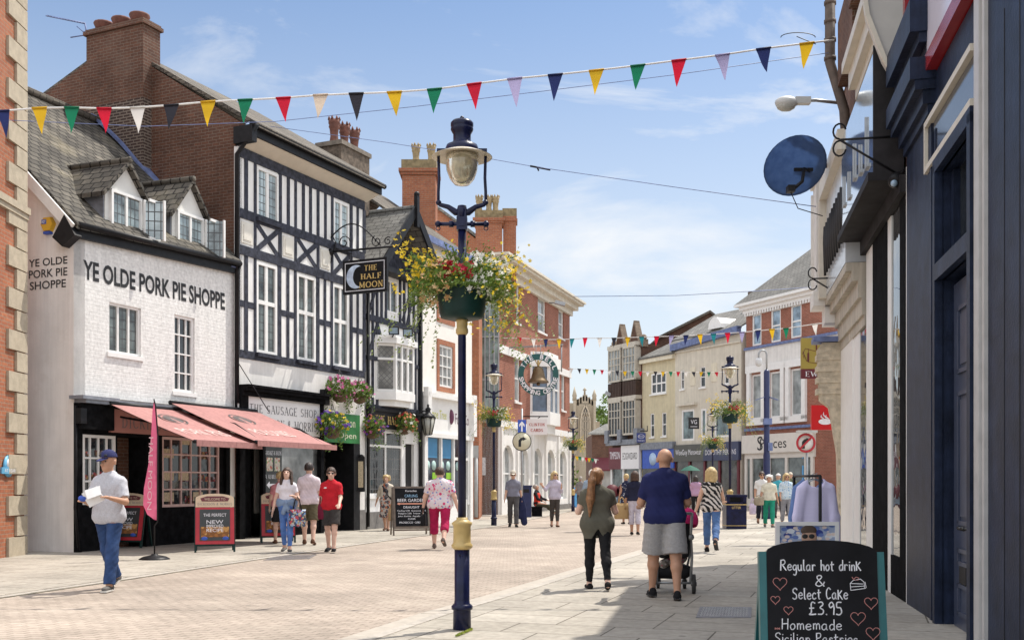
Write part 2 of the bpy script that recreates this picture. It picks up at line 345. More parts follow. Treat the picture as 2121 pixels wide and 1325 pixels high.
def serifgeo(body, thick=.15, thin=.05):
    V = []; P = []; x = 0
    def seg(p, q, w):
        p = Vector(p); q = Vector(q); t = q - p
        if t.length < 1e-6: return
        t.normalize(); k = Vector((-t.y, t.x)) * w / 2; o = len(V); V.extend([tuple(p - k), tuple(q - k), tuple(q + k), tuple(p + k)]); P.append((o, o + 1, o + 2, o + 3))
    for ch in body:
        w = WID.get(ch, .9) * .85; mk = lambda p: (x + p[0] * w, p[1])
        for g in SER.get(ch, []):
            wd = thick if g[0] else thin
            if g[1] == 'a':
                cx, cy, rx, ry, a, b = g[2]; n = 14
                pts = [(cx + rx * math.cos(R_(a + (b - a) * i / n)), cy + ry * math.sin(R_(a + (b - a) * i / n))) for i in range(n + 1)]
                for i in range(n):
                    m = R_(a + (b - a) * (i + .5) / n); seg(mk(pts[i]), mk(pts[i + 1]), thin + (thick - thin) * abs(math.cos(m)))
            else:
                seg(mk(g[1][0]), mk(g[1][1]), wd)
                for q in g[1]:
                    if abs(g[1][0][0] - g[1][1][0]) < .6 and q[1] in (0, 1): seg((x + q[0] * w - .16, q[1]), (x + q[0] * w + .16, q[1]), thin)
                    elif abs(g[1][0][1] - g[1][1][1]) < .01 and q[0] > .6: seg((x + q[0] * w, q[1] - .12), (x + q[0] * w, q[1] + .12), thin)
        x += w + .24
    x0 = min(v[0] for v in V); x1 = max(v[0] for v in V); y0 = min(v[1] for v in V); y1 = max(v[1] for v in V)
    return [((a - x0) / (x1 - x0), (b - y0) / (y1 - y0)) for a, b in V], P
def letter(mb, body, fn, serif=False, bold=0, **k):
    """lay lettering through fn(s,t)->point, s and t running 0..1 over the words"""
    V, P = serifgeo(body, **k) if serif else textgeo(body, bold)
    mb.add([fn(a, b) for a, b in V], P)
def ftext(mb, f, body, r, o, **k):
    u0, u1, z0, z1 = r; letter(mb, body, lambda a, b: f.pt(u0 + (u1 - u0) * a, z0 + (z1 - z0) * b, o), **k)
# ---------------- shared materials ----------------
M = {}
M['white'] = plain('white_render', (.76, .74, .71), .8, .06, 3, .25, stain=(.58, .55, .5), streak=.1)
M['whitebrick'] = brick('whitewashed_brick', (.83, .82, .8), (.81, .8, .78), (.8, .79, .77), .225, .075, .009, var=.06, bmp=.45, streak=.08, patch=(.72, .7, .66))
M['paint'] = plain('white_gloss_paint', (.8, .79, .77), .4, .05, 5, .05)
M['cream'] = plain('cream_render', (.72, .66, .52), .8, .06, 3, .2, stain=(.55, .48, .36), streak=.1)
M['cream2'] = plain('pale_cream_render', (.66, .61, .51), .8, .06, 3, .2, stain=(.52, .48, .4), streak=.12)
M['yellow'] = plain('yellow_render', (.6, .53, .36), .8, .07, 3, .2, stain=(.46, .39, .25), streak=.12)
M['timber'] = plain('dark_timber', (.036, .039, .055), .65, .6, 9, .5, spec=.25)
M['black'] = plain('black_paint', (.012, .012, .014), .45, .4, 7, .15, spec=.22)
M['blackwood'] = plain('black_shopfront', (.009, .009, .01), .8, .5, 7, .2, spec=.03)
M['brickdk'] = brick('dull_red_brick', (.2, .092, .058), (.145, .07, .048), (.24, .18, .14), var=.45, patch=(.13, .1, .08))
M['brickor'] = brick('orange_red_brick', (.46, .17, .085), (.38, .13, .07), (.36, .24, .17), var=.25, patch=(.3, .14, .09))
M['brickred'] = brick('red_brick', (.4, .14, .09), (.32, .11, .07), (.38, .27, .21), var=.25)
M['brickbr'] = brick('brown_brick', (.15, .068, .042), (.1, .05, .035), (.15, .11, .085), var=.45)
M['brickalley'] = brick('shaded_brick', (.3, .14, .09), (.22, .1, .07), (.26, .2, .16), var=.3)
M['slate'] = brick('mossy_stone_slate', (.2, .18, .15), (.1, .092, .08), (.022, .019, .016), .27, .2, .018, var=.6, bmp=1, patch=(.25, .215, .14))
M['slate2'] = brick('grey_brown_tile', (.21, .18, .145), (.15, .132, .11), (.05, .045, .04), .2, .12, .01, var=.4, bmp=.9, patch=(.22, .19, .13))
M['slate3'] = brick('grey_slate', (.26, .25, .23), (.2, .195, .18), (.08, .075, .07), .3, .2, .012, var=.35, bmp=.8)
M['lead'] = plain('lead_flashing', (.2, .215, .25), .5, .25, 6, .3)
M['leadblue'] = plain('blue_lead_flashing', (.13, .17, .33), .55, .3, 6, .4)
M['stone'] = plain('pale_stone', (.42, .36, .27), .85, .14, 7, .6, stain=(.34, .28, .2))
M['stonedk'] = plain('old_chimney_stone', (.13, .1, .075), .9, .5, 9, .8)
M['potred'] = plain('red_clay_pot', (.15, .06, .042), .8, .35, 8, .2)
M['potbuff'] = plain('buff_clay_pot', (.33, .25, .14), .8, .3, 8, .3)
M['gold'] = plain('old_gold_paint', (.5, .36, .14), .45, .15, 8, .05)
M['navy'] = plain('navy_gloss_paint', (.007, .01, .042), .3, .45, 7, .12, spec=.3)
M['navy2'] = plain('slate_blue_joinery', (.017, .026, .056), .45, .4, 5, .35, spec=.18, streak=.3)
M['chalk'] = plain('chalk_white', (.8, .8, .84), .9, .1, 30)
M['chalkpink'] = plain('chalk_pink', (.5, .22, .2), .9, .15, 30)
M['blackboard'] = plain('blackboard', (.008, .008, .01), .6, .5, 4, spec=.15, stain=(.03, .03, .034))
M['steel'] = plain('grey_steel', (.35, .36, .37), .4, .12, 6, 0, .6)
M['ink'] = plain('black_lettering', (.015, .015, .017), .6, .2, 6)
M['grey'] = plain('grey_lettering', (.16, .15, .16), .6, .2, 6)
M['goldletter'] = plain('gold_lettering', (.66, .47, .17), .5, .1, 6)
M['red'] = plain('red_paint', (.45, .02, .035), .45, .1, 6)
M['burgundy'] = plain('burgundy_paint', (.13, .02, .03), .5, .15, 6)
M['green'] = plain('dark_green_paint', (.006, .03, .027), .45, .3, 6, spec=.25)
M['blue'] = plain('bright_blue_paint', (.03, .09, .45), .45, .15, 6)
M['cyan'] = plain('sky_blue_panel', (.12, .45, .85), .4, .08, 6)
M['teal'] = plain('teal_frame', (.01, .11, .12), .4, .2, 6, .1)
M['glass'] = glass('shop_glass')
M['glassb'] = glass('sky_lit_glass', (.2, .28, .36), .08)
M['leaded'] = glass('leaded_glass', (.1, .12, .115), .08, (.13, .2), leadc=(.04, .042, .045), leadw=.012, var=.95)
M['leaded2'] = glass('leaded_glass_bright', (.3, .37, .39), .12, (.13, .2), leadc=(.06, .065, .07), leadw=.012)
M['diamond'] = glass('diamond_glass', (.2, .2, .19), .12, (.12, .12), leadc=(.08, .08, .08), leadw=.01, rot=R_(45))
M['curtain'] = glass('curtained_glass', (.26, .28, .28), .08, var=.5)
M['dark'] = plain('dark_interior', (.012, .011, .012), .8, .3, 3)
M['lampglass'] = plain('dirty_lamp_glass', (.62, .57, .42), .12, .35, 9); M['lampglass'].node_tree.nodes['Principled BSDF'].inputs['Transmission Weight'].default_value = .55
# ground -------------------------------------------------------
ROADROT = R_(-18.4)
M['road'] = brick('block_paving', (.49, .41, .345), (.42, .355, .295), (.27, .225, .185), .2, .1, .008, rot=-ROADROT, var=.16, bmp=.45, rough=.9, patch=(.48, .42, .35), gum=True)
M['slabs'] = brick('stone_slabs', (.47, .43, .37), (.40, .365, .31), (.15, .13, .105), .95, .62, .009, rot=-ROADROT, var=.16, bmp=.3, rough=.85, off=.38, freq=3, gum=True, patch=(.36, .33, .29))
M['kerb'] = brick('kerb_stone', (.48, .44, .39), (.42, .385, .34), (.2, .18, .15), .9, 5, .01, rot=R_(-71.6), var=.14, bmp=.3)
M['channel'] = plain('drain_channel', (.4, .36, .31), .9, .12, 8, .3)

def sheet(name, pts, z, mat, thick=.0):
    mb = MB()
    if thick: mb.prism([(x, y, z - thick) for x, y in pts], (0, 0, thick))
    else: mb.quad(*[(x, y, z) for x, y in pts])
    return struct(name, mb, mat)
sheet('ground', [(-700, -60), (700, -60), (700, 1500), (-700, 1500)], -.012, plain('far_ground', (.3, .27, .23), .9, .1, .2))
sheet('road', [(-16, -4), (24, -4), (24, 260), (-16, 260)], 0, M['road'])
LK = [G(-500, 1300), G(0, 1235), G(258, 1198), G(530, 1157), G(750, 1125), G(830, 1114), G(1022, 1089.5), G(1180, 1058), G(1190, 1040)]
LK = [(p.x, p.y) for p in LK]
sheet('pavement_left', LK + [(1.5, 90), (-16, 90), (-16, 9)], .02, M['slabs'], .03)
def ribbon(pts, w0, w1, z, th):
    mb = MB()
    for i in range(len(pts) - 1):
        a, b = Vector(pts[i]), Vector(pts[i + 1]); n = Vector(((b - a).y, -(b - a).x)).normalized()
        q = [a + n * w0, b + n * w0, b + n * w1, a + n * w1]; mb.prism([(p.x, p.y, z - th) for p in q][::-1], (0, 0, th))
    return mb
struct('kerb_joint', ribbon(LK[:-1], .13, .16, .0065, .02), plain('mossy_joint', (.13, .115, .08), .95, .4, 3))
struct('kerb_left', ribbon(LK[:-1], -.001, .13, .012, .03), M['kerb'])
RK = [(-4.6, -.9), (-1.17 - .333 * 9.42 + .333 * 2, 2), (-1.17, 9.42), (-.636, 11.2), (.06, 13.1), (1.147, 16.38), (6.4, 31.9), (9.2, 40)]
sheet('pavement_right', [RK[0]] + [(24, -.9), (24, 40)] + RK[:0:-1], .02, M['slabs'], .03)
struct('kerb_right', ribbon(RK, -.12, .001, .026, .04), M['kerb'])
struct('drain_channel', ribbon(RK, -.36, -.12, .006, .012), M['channel'])

# ---------------- A : brick building with stone quoins, far left ----------------
fA = Fac((-9.15, 13.5), (-9.32, 20.3)); fA.L = (Vector((-9.32, 20.3)) - Vector((-9.15, 13.5))).length
bA = thing('brick_building', 'orange brick building with pale stone corner quoins at the far left edge', 'building', fA.pt(fA.L, 0))
mb = MB(); fA.wall(mb, 0, fA.L, 0, 14, []); fA.shell(mb, 0, fA.L, 0, 14, 9); mb.build('wall', M['brickor'], bA)
mb = MB(); z = .0; i = 0
while z < 13.6:
    hgt = .385; w = .62 if i % 2 == 0 else .33
    fA.box(mb, fA.uv(13 if i % 2 == 0 else 30, 600)[0], fA.L + .03, z + .012, z + hgt - .012, -.4, .05); z += hgt; i += 1
mb.build('quoins', M['stone'], bA)
mb = MB(); zc = 6.5; fA.box(mb, 0, fA.L + .06, zc, zc + .13, -.3, .1); fA.box(mb, 0, fA.L + .05, zc - .1, zc - .003, -.3, .07); mb.build('string_course', M['stone'], bA)

# ---------------- B : white pork pie shop ----------------
fB = Fac((-8.626, 20.9), (-6.717, 25.7)); LB = fB.L
bB = thing('white_brick_shop', 'low white painted brick pie shop with two dormers in its mossy slate roof', 'building', fB.pt(0, 0))
def RB(*a, **k): return fB.R(*a, at='m', **k)
wl_ = RB(226, 292, 632, 734); ws_ = RB(361, 403, 655, 812)
ZE0, ZE1 = 6.3, 6.62
mb = MB(); zsh = 3.12
fB.wall(mb, 0, LB, zsh, 6.2, [wl_, ws_], r=.14)
mb.quad(fB.pt(0, 6.2), fB.pt(LB, 6.2), fB.pt(LB, ZE1), fB.pt(0, ZE0))
mb.quad(fB.pt(LB, 0), fB.pt(LB, 0, -4), fB.pt(LB, 8, -4), fB.pt(LB, 6.6))
mb.build('wall', M['whitebrick'], bB)
# rendered gable facing the camera, rounded where it meets the front
gd = [(0, 0), (0, 6.35), (4.08, 10.3), (4.08, 0)]
mb = MB(); P = [fB.pt(0, z, -t) for t, z in gd]; mb.prism(P, tuple(fB.d.to_3d() * .3)); mb.build('gable_wall', plain('grey_white_render', (.86, .84, .82), .85, .06, 2, .3, stain=(.66, .6, .54), streak=.08), bB)
mb = MB(); mb.hexa([fB.pt(u, z + t, o) for u, ze in ((-.12, 6.46), (LB - .01, 6.74)) for (z, o) in ((ze, .2), (10.55, -4.1)) for t in (-.12, 0)])
mb.build('roof', M['slate'], bB)
mb = MB(); mb.tube([fB.pt(-.1, 10.6, -4.1), fB.pt(LB, 10.6, -4.1)], .11); mb.build('ridge_tiles', M['slate2'], bB)
mb = MB(); mb.beam(fB.pt(-.16, 6.35, .1), fB.pt(-.16, 10.3, -4.0), .05, .2); mb.build('verge_board', M['paint'], bB)
mb = MB(); mb.prism([fB.pt(-.2, 6.2, .22), fB.pt(-.2, 6.62, -.05), fB.pt(-.2, 6.2, -.35), fB.pt(-.2, 6.0, -.1)], tuple(fB.d.to_3d() * .19))
P = [fB.pt(u, z, o) for u, z0 in ((-.02, 6.22), (LB, 6.45)) for o in (.01, .1) for z in (z0 - .02, z0 + .23)]; mb.hexa(P); mb.build('fascia_board', M['black'], bB)
mb = MB(); mb.tube([fB.pt(-.05, 6.43, .19), fB.pt(LB - .02, 6.66, .19)], .065); mb.tube([fB.pt(LB - .02, 6.62, .16), fB.pt(LB - .02, 6.3, .1), fB.pt(LB - .02, 2.6, .07)], .045); mb.build('gutter', M['black'], bB)
mb = MB(); fl = [(4.2, 10.75), (3.3, 9.95), (1.7, 8.3), (.3, 6.9), (-.1, 6.55)]
for (a, za), (b, zb) in zip(fl, fl[1:]): mb.beam(fB.pt(LB - .1, za, -a), fB.pt(LB - .1, zb, -b), .32, .06)
mb.build('flashing', M['leadblue'], bB)
# windows on the white wall
window(fB, bB, wl_, M['paint'], M['leaded'], 3, 1, .05, .045, -.09, sill=.04)
window(fB, bB, ws_, M['paint'], M['glass'], 3, 4, .06, .03, -.09, sill=.03)
# dormers
for k, (pa, pw0, pw1, pz0, pz1) in enumerate(((263, 228, 272, 478, 418), (381, 362, 406, 514, 447))):
    o = -.12; u0, zb = fB.uv(pw0, pz0, o); zb -= .02; u1 = fB.uv(pw1, pz0, o)[0]; zt = zb + .95; za = fB.uv(pa, 346 if k == 0 else 378, o)[1]; um = (u0 + u1) / 2 + .12; hw = .58
    dm = MB(); fB.poly(dm, [(um - hw, zb - .15), (um + hw, zb - .15), (um + hw, zt - .12), (um, za), (um - hw, zt - .12)], o - 1.5, o); d = dm.build('dormer', plain('dormer_white', (.7, .69, .66), .8, .06, 3, .3), bB)
    dm = MB(); fB.box(dm, um - hw - .03, um - hw - .003, zb - .15, zt - .12, o - 1.4, o - .02); dm.build('dormer_cheek', M['lead'], d)
    dm = MB(); L0 = 1.9
    for s in (-1, 1):
        e = (um + s * (hw + .16), zt - .3); dm.hexa([fB.pt(e[0] if a else um, (e[1] if a else za) + t, o + b) for a in (0, 1) for b in (.14, -L0) for t in (.015, .11)])
    dm.tube([fB.pt(um, za + .12, o + .15), fB.pt(um, za + .12, o - L0)], .07); dm.build('dormer_roof', M['slate'], d)
    wd = MB(); fr = MB()
    window(fB, d, (um - .46, um + .46, zb - .02, zt - .06), M['paint'], M['leaded2'], 2, 1, .06, .06, o + .02)
    cs = MB(); h0 = fB.pt(um + .46, 0, o + .09); dirv = (fB.n * .75 + fB.d * .45).normalized() * .46
    def cp(a, z): return Vector((h0.x + dirv.x * a, h0.y + dirv.y * a, z))
    for (a, b, c, e) in ((0, .12, zb, zt - .08), (.88, 1, zb, zt - .08), (.12, .88, zb, zb + .06), (.12, .88, zt - .14, zt - .08)): cs.beam(cp((a + b) / 2, c), cp((a + b) / 2, e), (b - a) * .46, .035, (fB.n.x, fB.n.y, 0))
    c = cs.build('open_casement', M['paint'], d)
    g = MB(); g.quad(cp(.1, zb + .03), cp(.9, zb + .03), cp(.9, zt - .1), cp(.1, zt - .1)); g.build('pane', M['leaded2'], c)
# wall lettering
mb = MB(); c0 = [(172, 537), (465, 607), (466, 643), (172, 578)]
q = [fB.uv(*p) for p in c0]
def bil(a, b):
    t = [q[0][i] + (q[1][i] - q[0][i]) * a for i in (0, 1)]; w = [q[3][i] + (q[2][i] - q[3][i]) * a for i in (0, 1)]
    return fB.pt(w[0] + (t[0] - w[0]) * b, w[1] + (t[1] - w[1]) * b, .006)
letter(mb, 'YE OLDE PORK PIE SHOPPE', bil, bold=.028); mb.build('wall_lettering', M['ink'], bB)
fBg = Fac((fB.pt(0, 0, -4).x, fB.pt(0, 0, -4).y), (fB.pt(0, 0).x, fB.pt(0, 0).y))
mb = MB()
for t, y0, y1, x0, x1 in (('YE OLDE', 534, 550, 60, 140), ('PORK PIE', 557, 574, 60, 140), ('SHOPPE', 581, 598, 62, 137)): ftext(mb, fBg, t, fBg.R(x0, x1, y0, y1, at='m'), .006, bold=.01)
mb.build('gable_lettering', M['ink'], bB)
# shopfront under the white wall
mb = MB(); fB.box(mb, .02, LB, 2.96, 3.06, .002, .3); fB.box(mb, -.1, .9, 3.03, 3.1, -.02, .34); mb.build('lead_ledge', M['lead'], bB)
mb = MB(); r1 = RB(168, 237, 888, 1045); r2 = RB(333, 452, 905, 1058); rdo = RB(240, 300, 890, 1130)
dh = (rdo[0], rdo[1], .0, 2.35)
r1 = (r1[0], r1[1], .95, 2.35); r2 = (r2[0], r2[1], .85, 2.4)
fB.wall(mb, 0, LB - .42, 0, 2.96, [r1, r2, dh], r=.5, o=.04); fB.box(mb, LB - .45, LB - .3, 0, 2.96, .0, .1); fB.box(mb, 0, .12, 0, 2.96, .0, .1)
fB.box(mb, 0, .9, 2.45, 2.95, .05, .2); mb.build('shopfront', M['blackwood'], bB)
mb = MB(); fB.box(mb, LB - .3, LB, 0, 2.96, 0, .02); mb.build('white_pier', M['white'], bB)
mb = MB(); fB.box(mb, .9, LB - .42, 2.42, 2.9, .05, .12); sg = mb.build('shop_sign', plain('dull_pink_board', (.45, .2, .17), .5, .06, 4), bB)
mb = MB(); ftext(mb, fB, 'DICKINSON & MORRIS', (1.2, LB - .7, 2.52, 2.76), .124, serif=True); mb.build('sign_lettering', M['grey'], sg)
pinkw = plain('pale_pink_frame', (.68, .46, .42), .5, .06, 4)
window(fB, bB, r1, M['paint'], M['glass'], 4, 3, .06, .035, -.02)
w2 = window(fB, bB, r2, pinkw, M['glass'], 6, 4, .06, .035, -.02)
mb = MB(); fB.box(mb, dh[0], dh[1], 0, 2.35, -.48, -.44); mb.build('door_recess', M['brickdk'], bB)
# goods and notices behind the bow window
mb = MB()
for a, b in ((.05, .3), (.05, .62), (.05, .92), (.36, .1), (.3, .62), (.55, .92)):
    u = r2[0] + (r2[1] - r2[0]) * a; z = r2[3] - (r2[3] - r2[2]) * b
    mb = MB(); fB.box(mb, u, u + .34, z, z + .2, -.0155, -.008); mb.build('notice', plain('cream_notice', (.55, .45, .3), .7, .3, 25), w2)
mb = MB()
for rr in (r1, r2):
    for i in range(16):
        u = random.uniform(rr[0] + .05, rr[1] - .25); z = rr[2] + (rr[3] - rr[2]) * (random.randrange(3) / 3 + .03); mb = MB(); fB.box(mb, u, u + .2, z, z + random.uniform(.08, .2), -.017, -.012); mb.build('displayed_box', blobs('pie_boxes', (.1, .06, .05), [(.4, .25, .12), (.35, .35, .4), (.3, .06, .07)], 7, .4), w2)

# ---------------- C : black and white half timbered building ----------------
fC = Fac((-6.68, 25.7), (-4.31, 30.9)); LC = fC.L
bC = thing('timbered_building', 'tall three storey black and white half timbered building with brick end wall', 'building', fC.pt(0, 0))
def uC(x3): return fC.uv(430 + .347 * x3, 600)[0]
ZC = 9.72
wins = {'t1': (531, 576, 328, 438, 'l'), 't2': (690, 722, 399, 500, 'l'), 'm1': (530, 573, 526, 722, 'l'), 'm2': (614, 653, 551, 735, 'l'), 'm3': (688, 721, 576, 747, 'l')}
wr = {k: fC.R(a, b, c, d, at=e) for k, (a, b, c, d, e) in wins.items()}
for k in ('m1', 'm2', 'm3'): wr[k] = (wr[k][0], wr[k][1], 4.62, 6.9)
for k in ('t1', 't2'): wr[k] = (wr[k][0], wr[k][1], 7.98, 9.26)
mb = MB(); fC.wall(mb, 0, LC, 3.4, ZC, list(wr.values()), r=.1); fC.shell(mb, .02, LC, 0, ZC, 6)
mb.build('panels', plain('lime_panel', (.84, .83, .81), .8, .05, 3, .3, streak=.12), bC)
mb = MB(); T0, T1 = -.02, .022
for z0, z1 in ((9.3, 9.55), (7.83, 8.06), (6.94, 7.17), (4.42, 4.62)): fC.box(mb, 0, LC, z0, z1, T0, T1 + .012)
for a, b in ((175, 190), (218, 238), (275, 289), (421, 440), (472, 488), (517, 530), (562, 578), (605, 620), (650, 665), (695, 708), (736, 749), (847, 863), (888, 900), (925, 941)):
    fC.box(mb, uC(a), uC(b), 8.05, 9.31, T0, T1)
for a, b in ((175, 190), (275, 289), (421, 440), (517, 530), (650, 665), (735, 748), (847, 863), (925, 941)): fC.box(mb, uC(a), uC(b), 7.16, 7.84, T0, T1)
for a, b in ((289, 421), (530, 650), (748, 847)):
    fC.bar(mb, (uC(a), 7.17), (uC(b), 7.83), .13, T0, T1 + .006); fC.bar(mb, (uC(a), 7.83), (uC(b), 7.17), .13, T0, T1 - .004)
for a, b in ((175, 190), (218, 238), (275, 289), (415, 437), (470, 485), (515, 528), (645, 665), (692, 705), (733, 746), (847, 863), (888, 900), (925, 941)): fC.box(mb, uC(a), uC(b), 4.61, 6.95, T0, T1)
for a, b in ((175, 289), (415, 528), (645, 746), (863, 941)): fC.box(mb, uC(a), uC(b), 5.75 - .08, 5.75 + .08, T0, T1 - .007)
for k in ('t1', 't2', 'm1', 'm2', 'm3'): w = wr[k]; fC.box(mb, w[0] - .06, w[1] + .06, w[2] - .1, w[2] - .004, 0, .12)
mb.build('timber_frame', M['timber'], bC)
for a, b in ((194, 271), (444, 513), (669, 731), (867, 921)): mb = MB(); fC.box(mb, uC(a) + .03, uC(b) - .03, 7.24, 7.76, 0, .025); fC.box(mb, uC(a) + .1, uC(b) - .1, 7.32, 7.68, .02, .04); mb.build('raised_panel', plain('cream_panel', (.68, .65, .58), .7, .05, 4), bC)
for k in ('t1', 't2'): window(fC, bC, wr[k], M['paint'], M['leaded2'], 2, 1, .07, .1, -.03)
for k in ('m1', 'm2', 'm3'): window(fC, bC, wr[k], M['paint'], M['leaded'], 2, 1, .08, .1, -.03, transom=.56)
# soffit, gutter, roof
mb = MB(); mb.hexa([fC.pt(u, z + .0, o) for u in (-.05, LC + .15) for o in (.0, .42) for z in ((9.56, 9.62) if o == 0 else (9.74, 9.8))]); mb.build('soffit', plain('cream_soffit', (.66, .6, .5), .7, .05, 4), bC)
mb = MB(); fC.box(mb, -.1, LC + .2, 9.74, 9.95, .43, .49); mb.tube([fC.pt(-.1, 9.98, .55), fC.pt(LC + .25, 9.98, .55)], .075)
mb.tube([fC.pt(-.02, 9.95, .66), fC.pt(-.04, 9.6, .35), fC.pt(-.05, 9.3, .07), fC.pt(-.05, 3.3, .07)], .055); fC.box(mb, -.12, .06, 9.55, 9.95, .02, .58); mb.build('gutter', M['black'], bC)
mb = MB(); roofslab(fC, mb, .0, LC + .15, 10.02, .62, 12.75, -3.9, .1); roofslab(fC, mb, .0, LC + .15, 10.8, -9, 12.75, -3.9, .1); mb.build('roof', M['slate2'], bC)
mb = MB(); P = [fC.pt(-.02, z, -t) for t, z in ((0, 0), (0, 9.75), (-.3, 9.98), (3.9, 12.68), (9, 10.7), (9, 0))]; mb.prism(P, tuple(fC.d.to_3d() * .25)); mb.build('end_wall', M['brickdk'], bC)
mb = MB(); fC.box(mb, -.045, .0, 3, 9.5, -.02, .1); mb.build('white_edge', M['paint'], bC)
# big chimney on the end wall
def cbox(mb, t0, t1, u0, u1, z0, z1): fC.box(mb, u0, u1, z0, z1, -t1, -t0)
mb = MB(); cbox(mb, 2.65, 4.55, -.3, .3, 8.4, 12.85); cbox(mb, 2.59, 4.61, -.36, .36, 12.85, 12.94); cbox(mb, 2.63, 4.57, -.32, .32, 12.94, 13.0); ch = mb.build('chimney_stack', M['brickdk'], bC)
mb = MB(); cbox(mb, 2.64, 4.56, -.31, .31, 9.0, 11.0); mb.build('repaired_courses', brick('dark_repaired_brick', (.085, .05, .04), (.06, .04, .035), (.25, .2, .16), ms=.016, var=.3), ch)
for t in (3.0, 3.6, 4.2):
    mb = MB(); p = fC.pt(-.05, 12.98, -t); mb.lathe(p, [(.2, 0), (.22, .12), (.26, .2), (.25, .24), (.17, .24)], 14); mb.build('chimney_pot', M['potred'], ch)
# second, old stone stack behind the ridge with crown pots
mb = MB(); p0 = fC.uv(705, 300, -1.3)[0]; zc = lambda y: fC.uv(705, y, -1.3)[1]
fC.box(mb, p0 - .55, p0 + 1.0, 9.6, zc(306) - .1, -1.75, -.9); ch2 = mb.build('chimney_stack', M['stonedk'], bC)
mb = MB(); fC.box(mb, p0 - .6, p0 + 1.05, zc(306) - .1, zc(297) - .1, -1.8, -.85); mb.build('chimney_cap', plain('cement_flaunching', (.2, .17, .14), .9, .35, 6, .5), ch2)
def crownpot(par, p, h, m, r=.13):
    mb = MB(); mb.lathe(p, [(r * 1.1, 0), (r * .95, h * .12), (r * .8, h * .3), (r * .95, h * .55), (r * 1.15, h * .62), (r * 1.0, h * .68), (r * 1.2, h * .74), (r * 1.2, h * .86), (r * .9, h * .86)], 14)
    for i in range(7):
        a = 2 * math.pi * i / 7; d = Vector((math.cos(a), math.sin(a), 0)); mb.lathe(Vector(p) + d * r * 1.08 + Vector((0, 0, h * .85)), [(.045, 0), (.03, h * .08), (0, h * .15)], 5)
    return mb.build('chimney_pot', m, par)
for du in (-.33, .22, .77): crownpot(ch2, fC.pt(p0 + du, zc(299) - .1, -1.3), .84, M['potred'], .145)
# ground floor of C: sausage shop, passage
mb = MB(); fC.box(mb, 0, LC, 3.3, 4.44, -.1, .012); mb.build('white_band', M['white'], bC)
uP = fC.uv(661, 900)[0]
mb = MB(); fC.box(mb, .0, uP, 3.62, 3.7, .0, .34); fC.box(mb, .0, uP, 3.7, 3.76, .0, .4); fC.box(mb, 0, uP - .02, 3.5, 3.62, 0, .22); fC.box(mb, 0, .28, 2.4, 3.5, .013, .16); fC.box(mb, uP - .14, uP, 0, 3.5, .013, .16)
fC.box(mb, .28, uP - .14, 2.35, 2.62, .0, .1); sill = .62
fC.box(mb, 1.0, uP - .14, 0, sill, .0, .1); fC.box(mb, .9, 1.0, 0, 2.4, 0, .12); fC.box(mb, .0, .2, 0, 2.4, 0, .12); fC.box(mb, .2, .9, 0, 2.35, -.3, -.25); mb.build('shopfront', M['blackwood'], bC)
mb = MB(); fC.box(mb, .28, uP - .14, 2.62, 3.5, .014, .12); s = mb.build('shop_sign', plain('white_signboard', (.76, .74, .74), .5, .03, 3), bC)
mb = MB(); ftext(mb, fC, 'THE SAUSAGE SHOP', (.36, uP - .3, 3.1, 3.34), .126, serif=True); ftext(mb, fC, 'DICKINSON & MORRIS', (.34, uP - .3, 2.74, 2.98), .126, serif=True); mb.build('sign_lettering', M['grey'], s)
mb = MB(); wv = (1.0, uP - .14, sill, 2.35); fC.box(mb, wv[0], wv[1], wv[2], wv[3], -.25, -.2); mb.build('window_blind', plain('grey_display', (.3, .3, .29), .6, .2, 3), bC)
mb = MB(); mb.quad(fC.pt(1.0, sill, .03), fC.pt(uP - .14, sill, .03), fC.pt(uP - .14, 2.35, .03), fC.pt(1.0, 2.35, .03)); pn = mb.build('shop_window', glass('grey_shop_glass', (.16, .165, .165), .06), bC)
ps = fC.R(542, 597, 930, 1060, at='m'); ps = (1.04, 1.75, .75, 2.3)
mb = MB(); fC.box(mb, *ps, .034, .05); po = mb.build('window_poster', plain('black_poster', (.03, .035, .035), .4, .2, 5), pn)
mb = MB(); ftext(mb, fC, 'SAUSAGES & BACON', (1.07, 1.72, 2.08, 2.2), .054, serif=True); ftext(mb, fC, 'AVAILABLE NEXT', (1.07, 1.72, 1.48, 1.6), .054, serif=True)
fC.poly(mb, [(1.12, 1.33), (1.24, 1.42), (1.24, 1.36), (1.6, 1.36), (1.6, 1.3), (1.24, 1.3), (1.24, 1.24)], .051, .054); mb.build('poster_lettering', M['chalk'], po)
for q_ in ((1.12, 1.36), (1.44, 1.66)): mb = MB(); fC.box(mb, *q_, 1.68, 2.02, .051, .056); mb.build('poster_picture', blobs('food_print', (.45, .42, .36), [(.4, .15, .12), (.15, .3, .12), (.6, .5, .42)], 9, .4), po)
mb = MB(); fC.box(mb, 1.04, 1.75, 1.0, 1.13, .051, .056); mb.build('poster_band', M['red'], po)
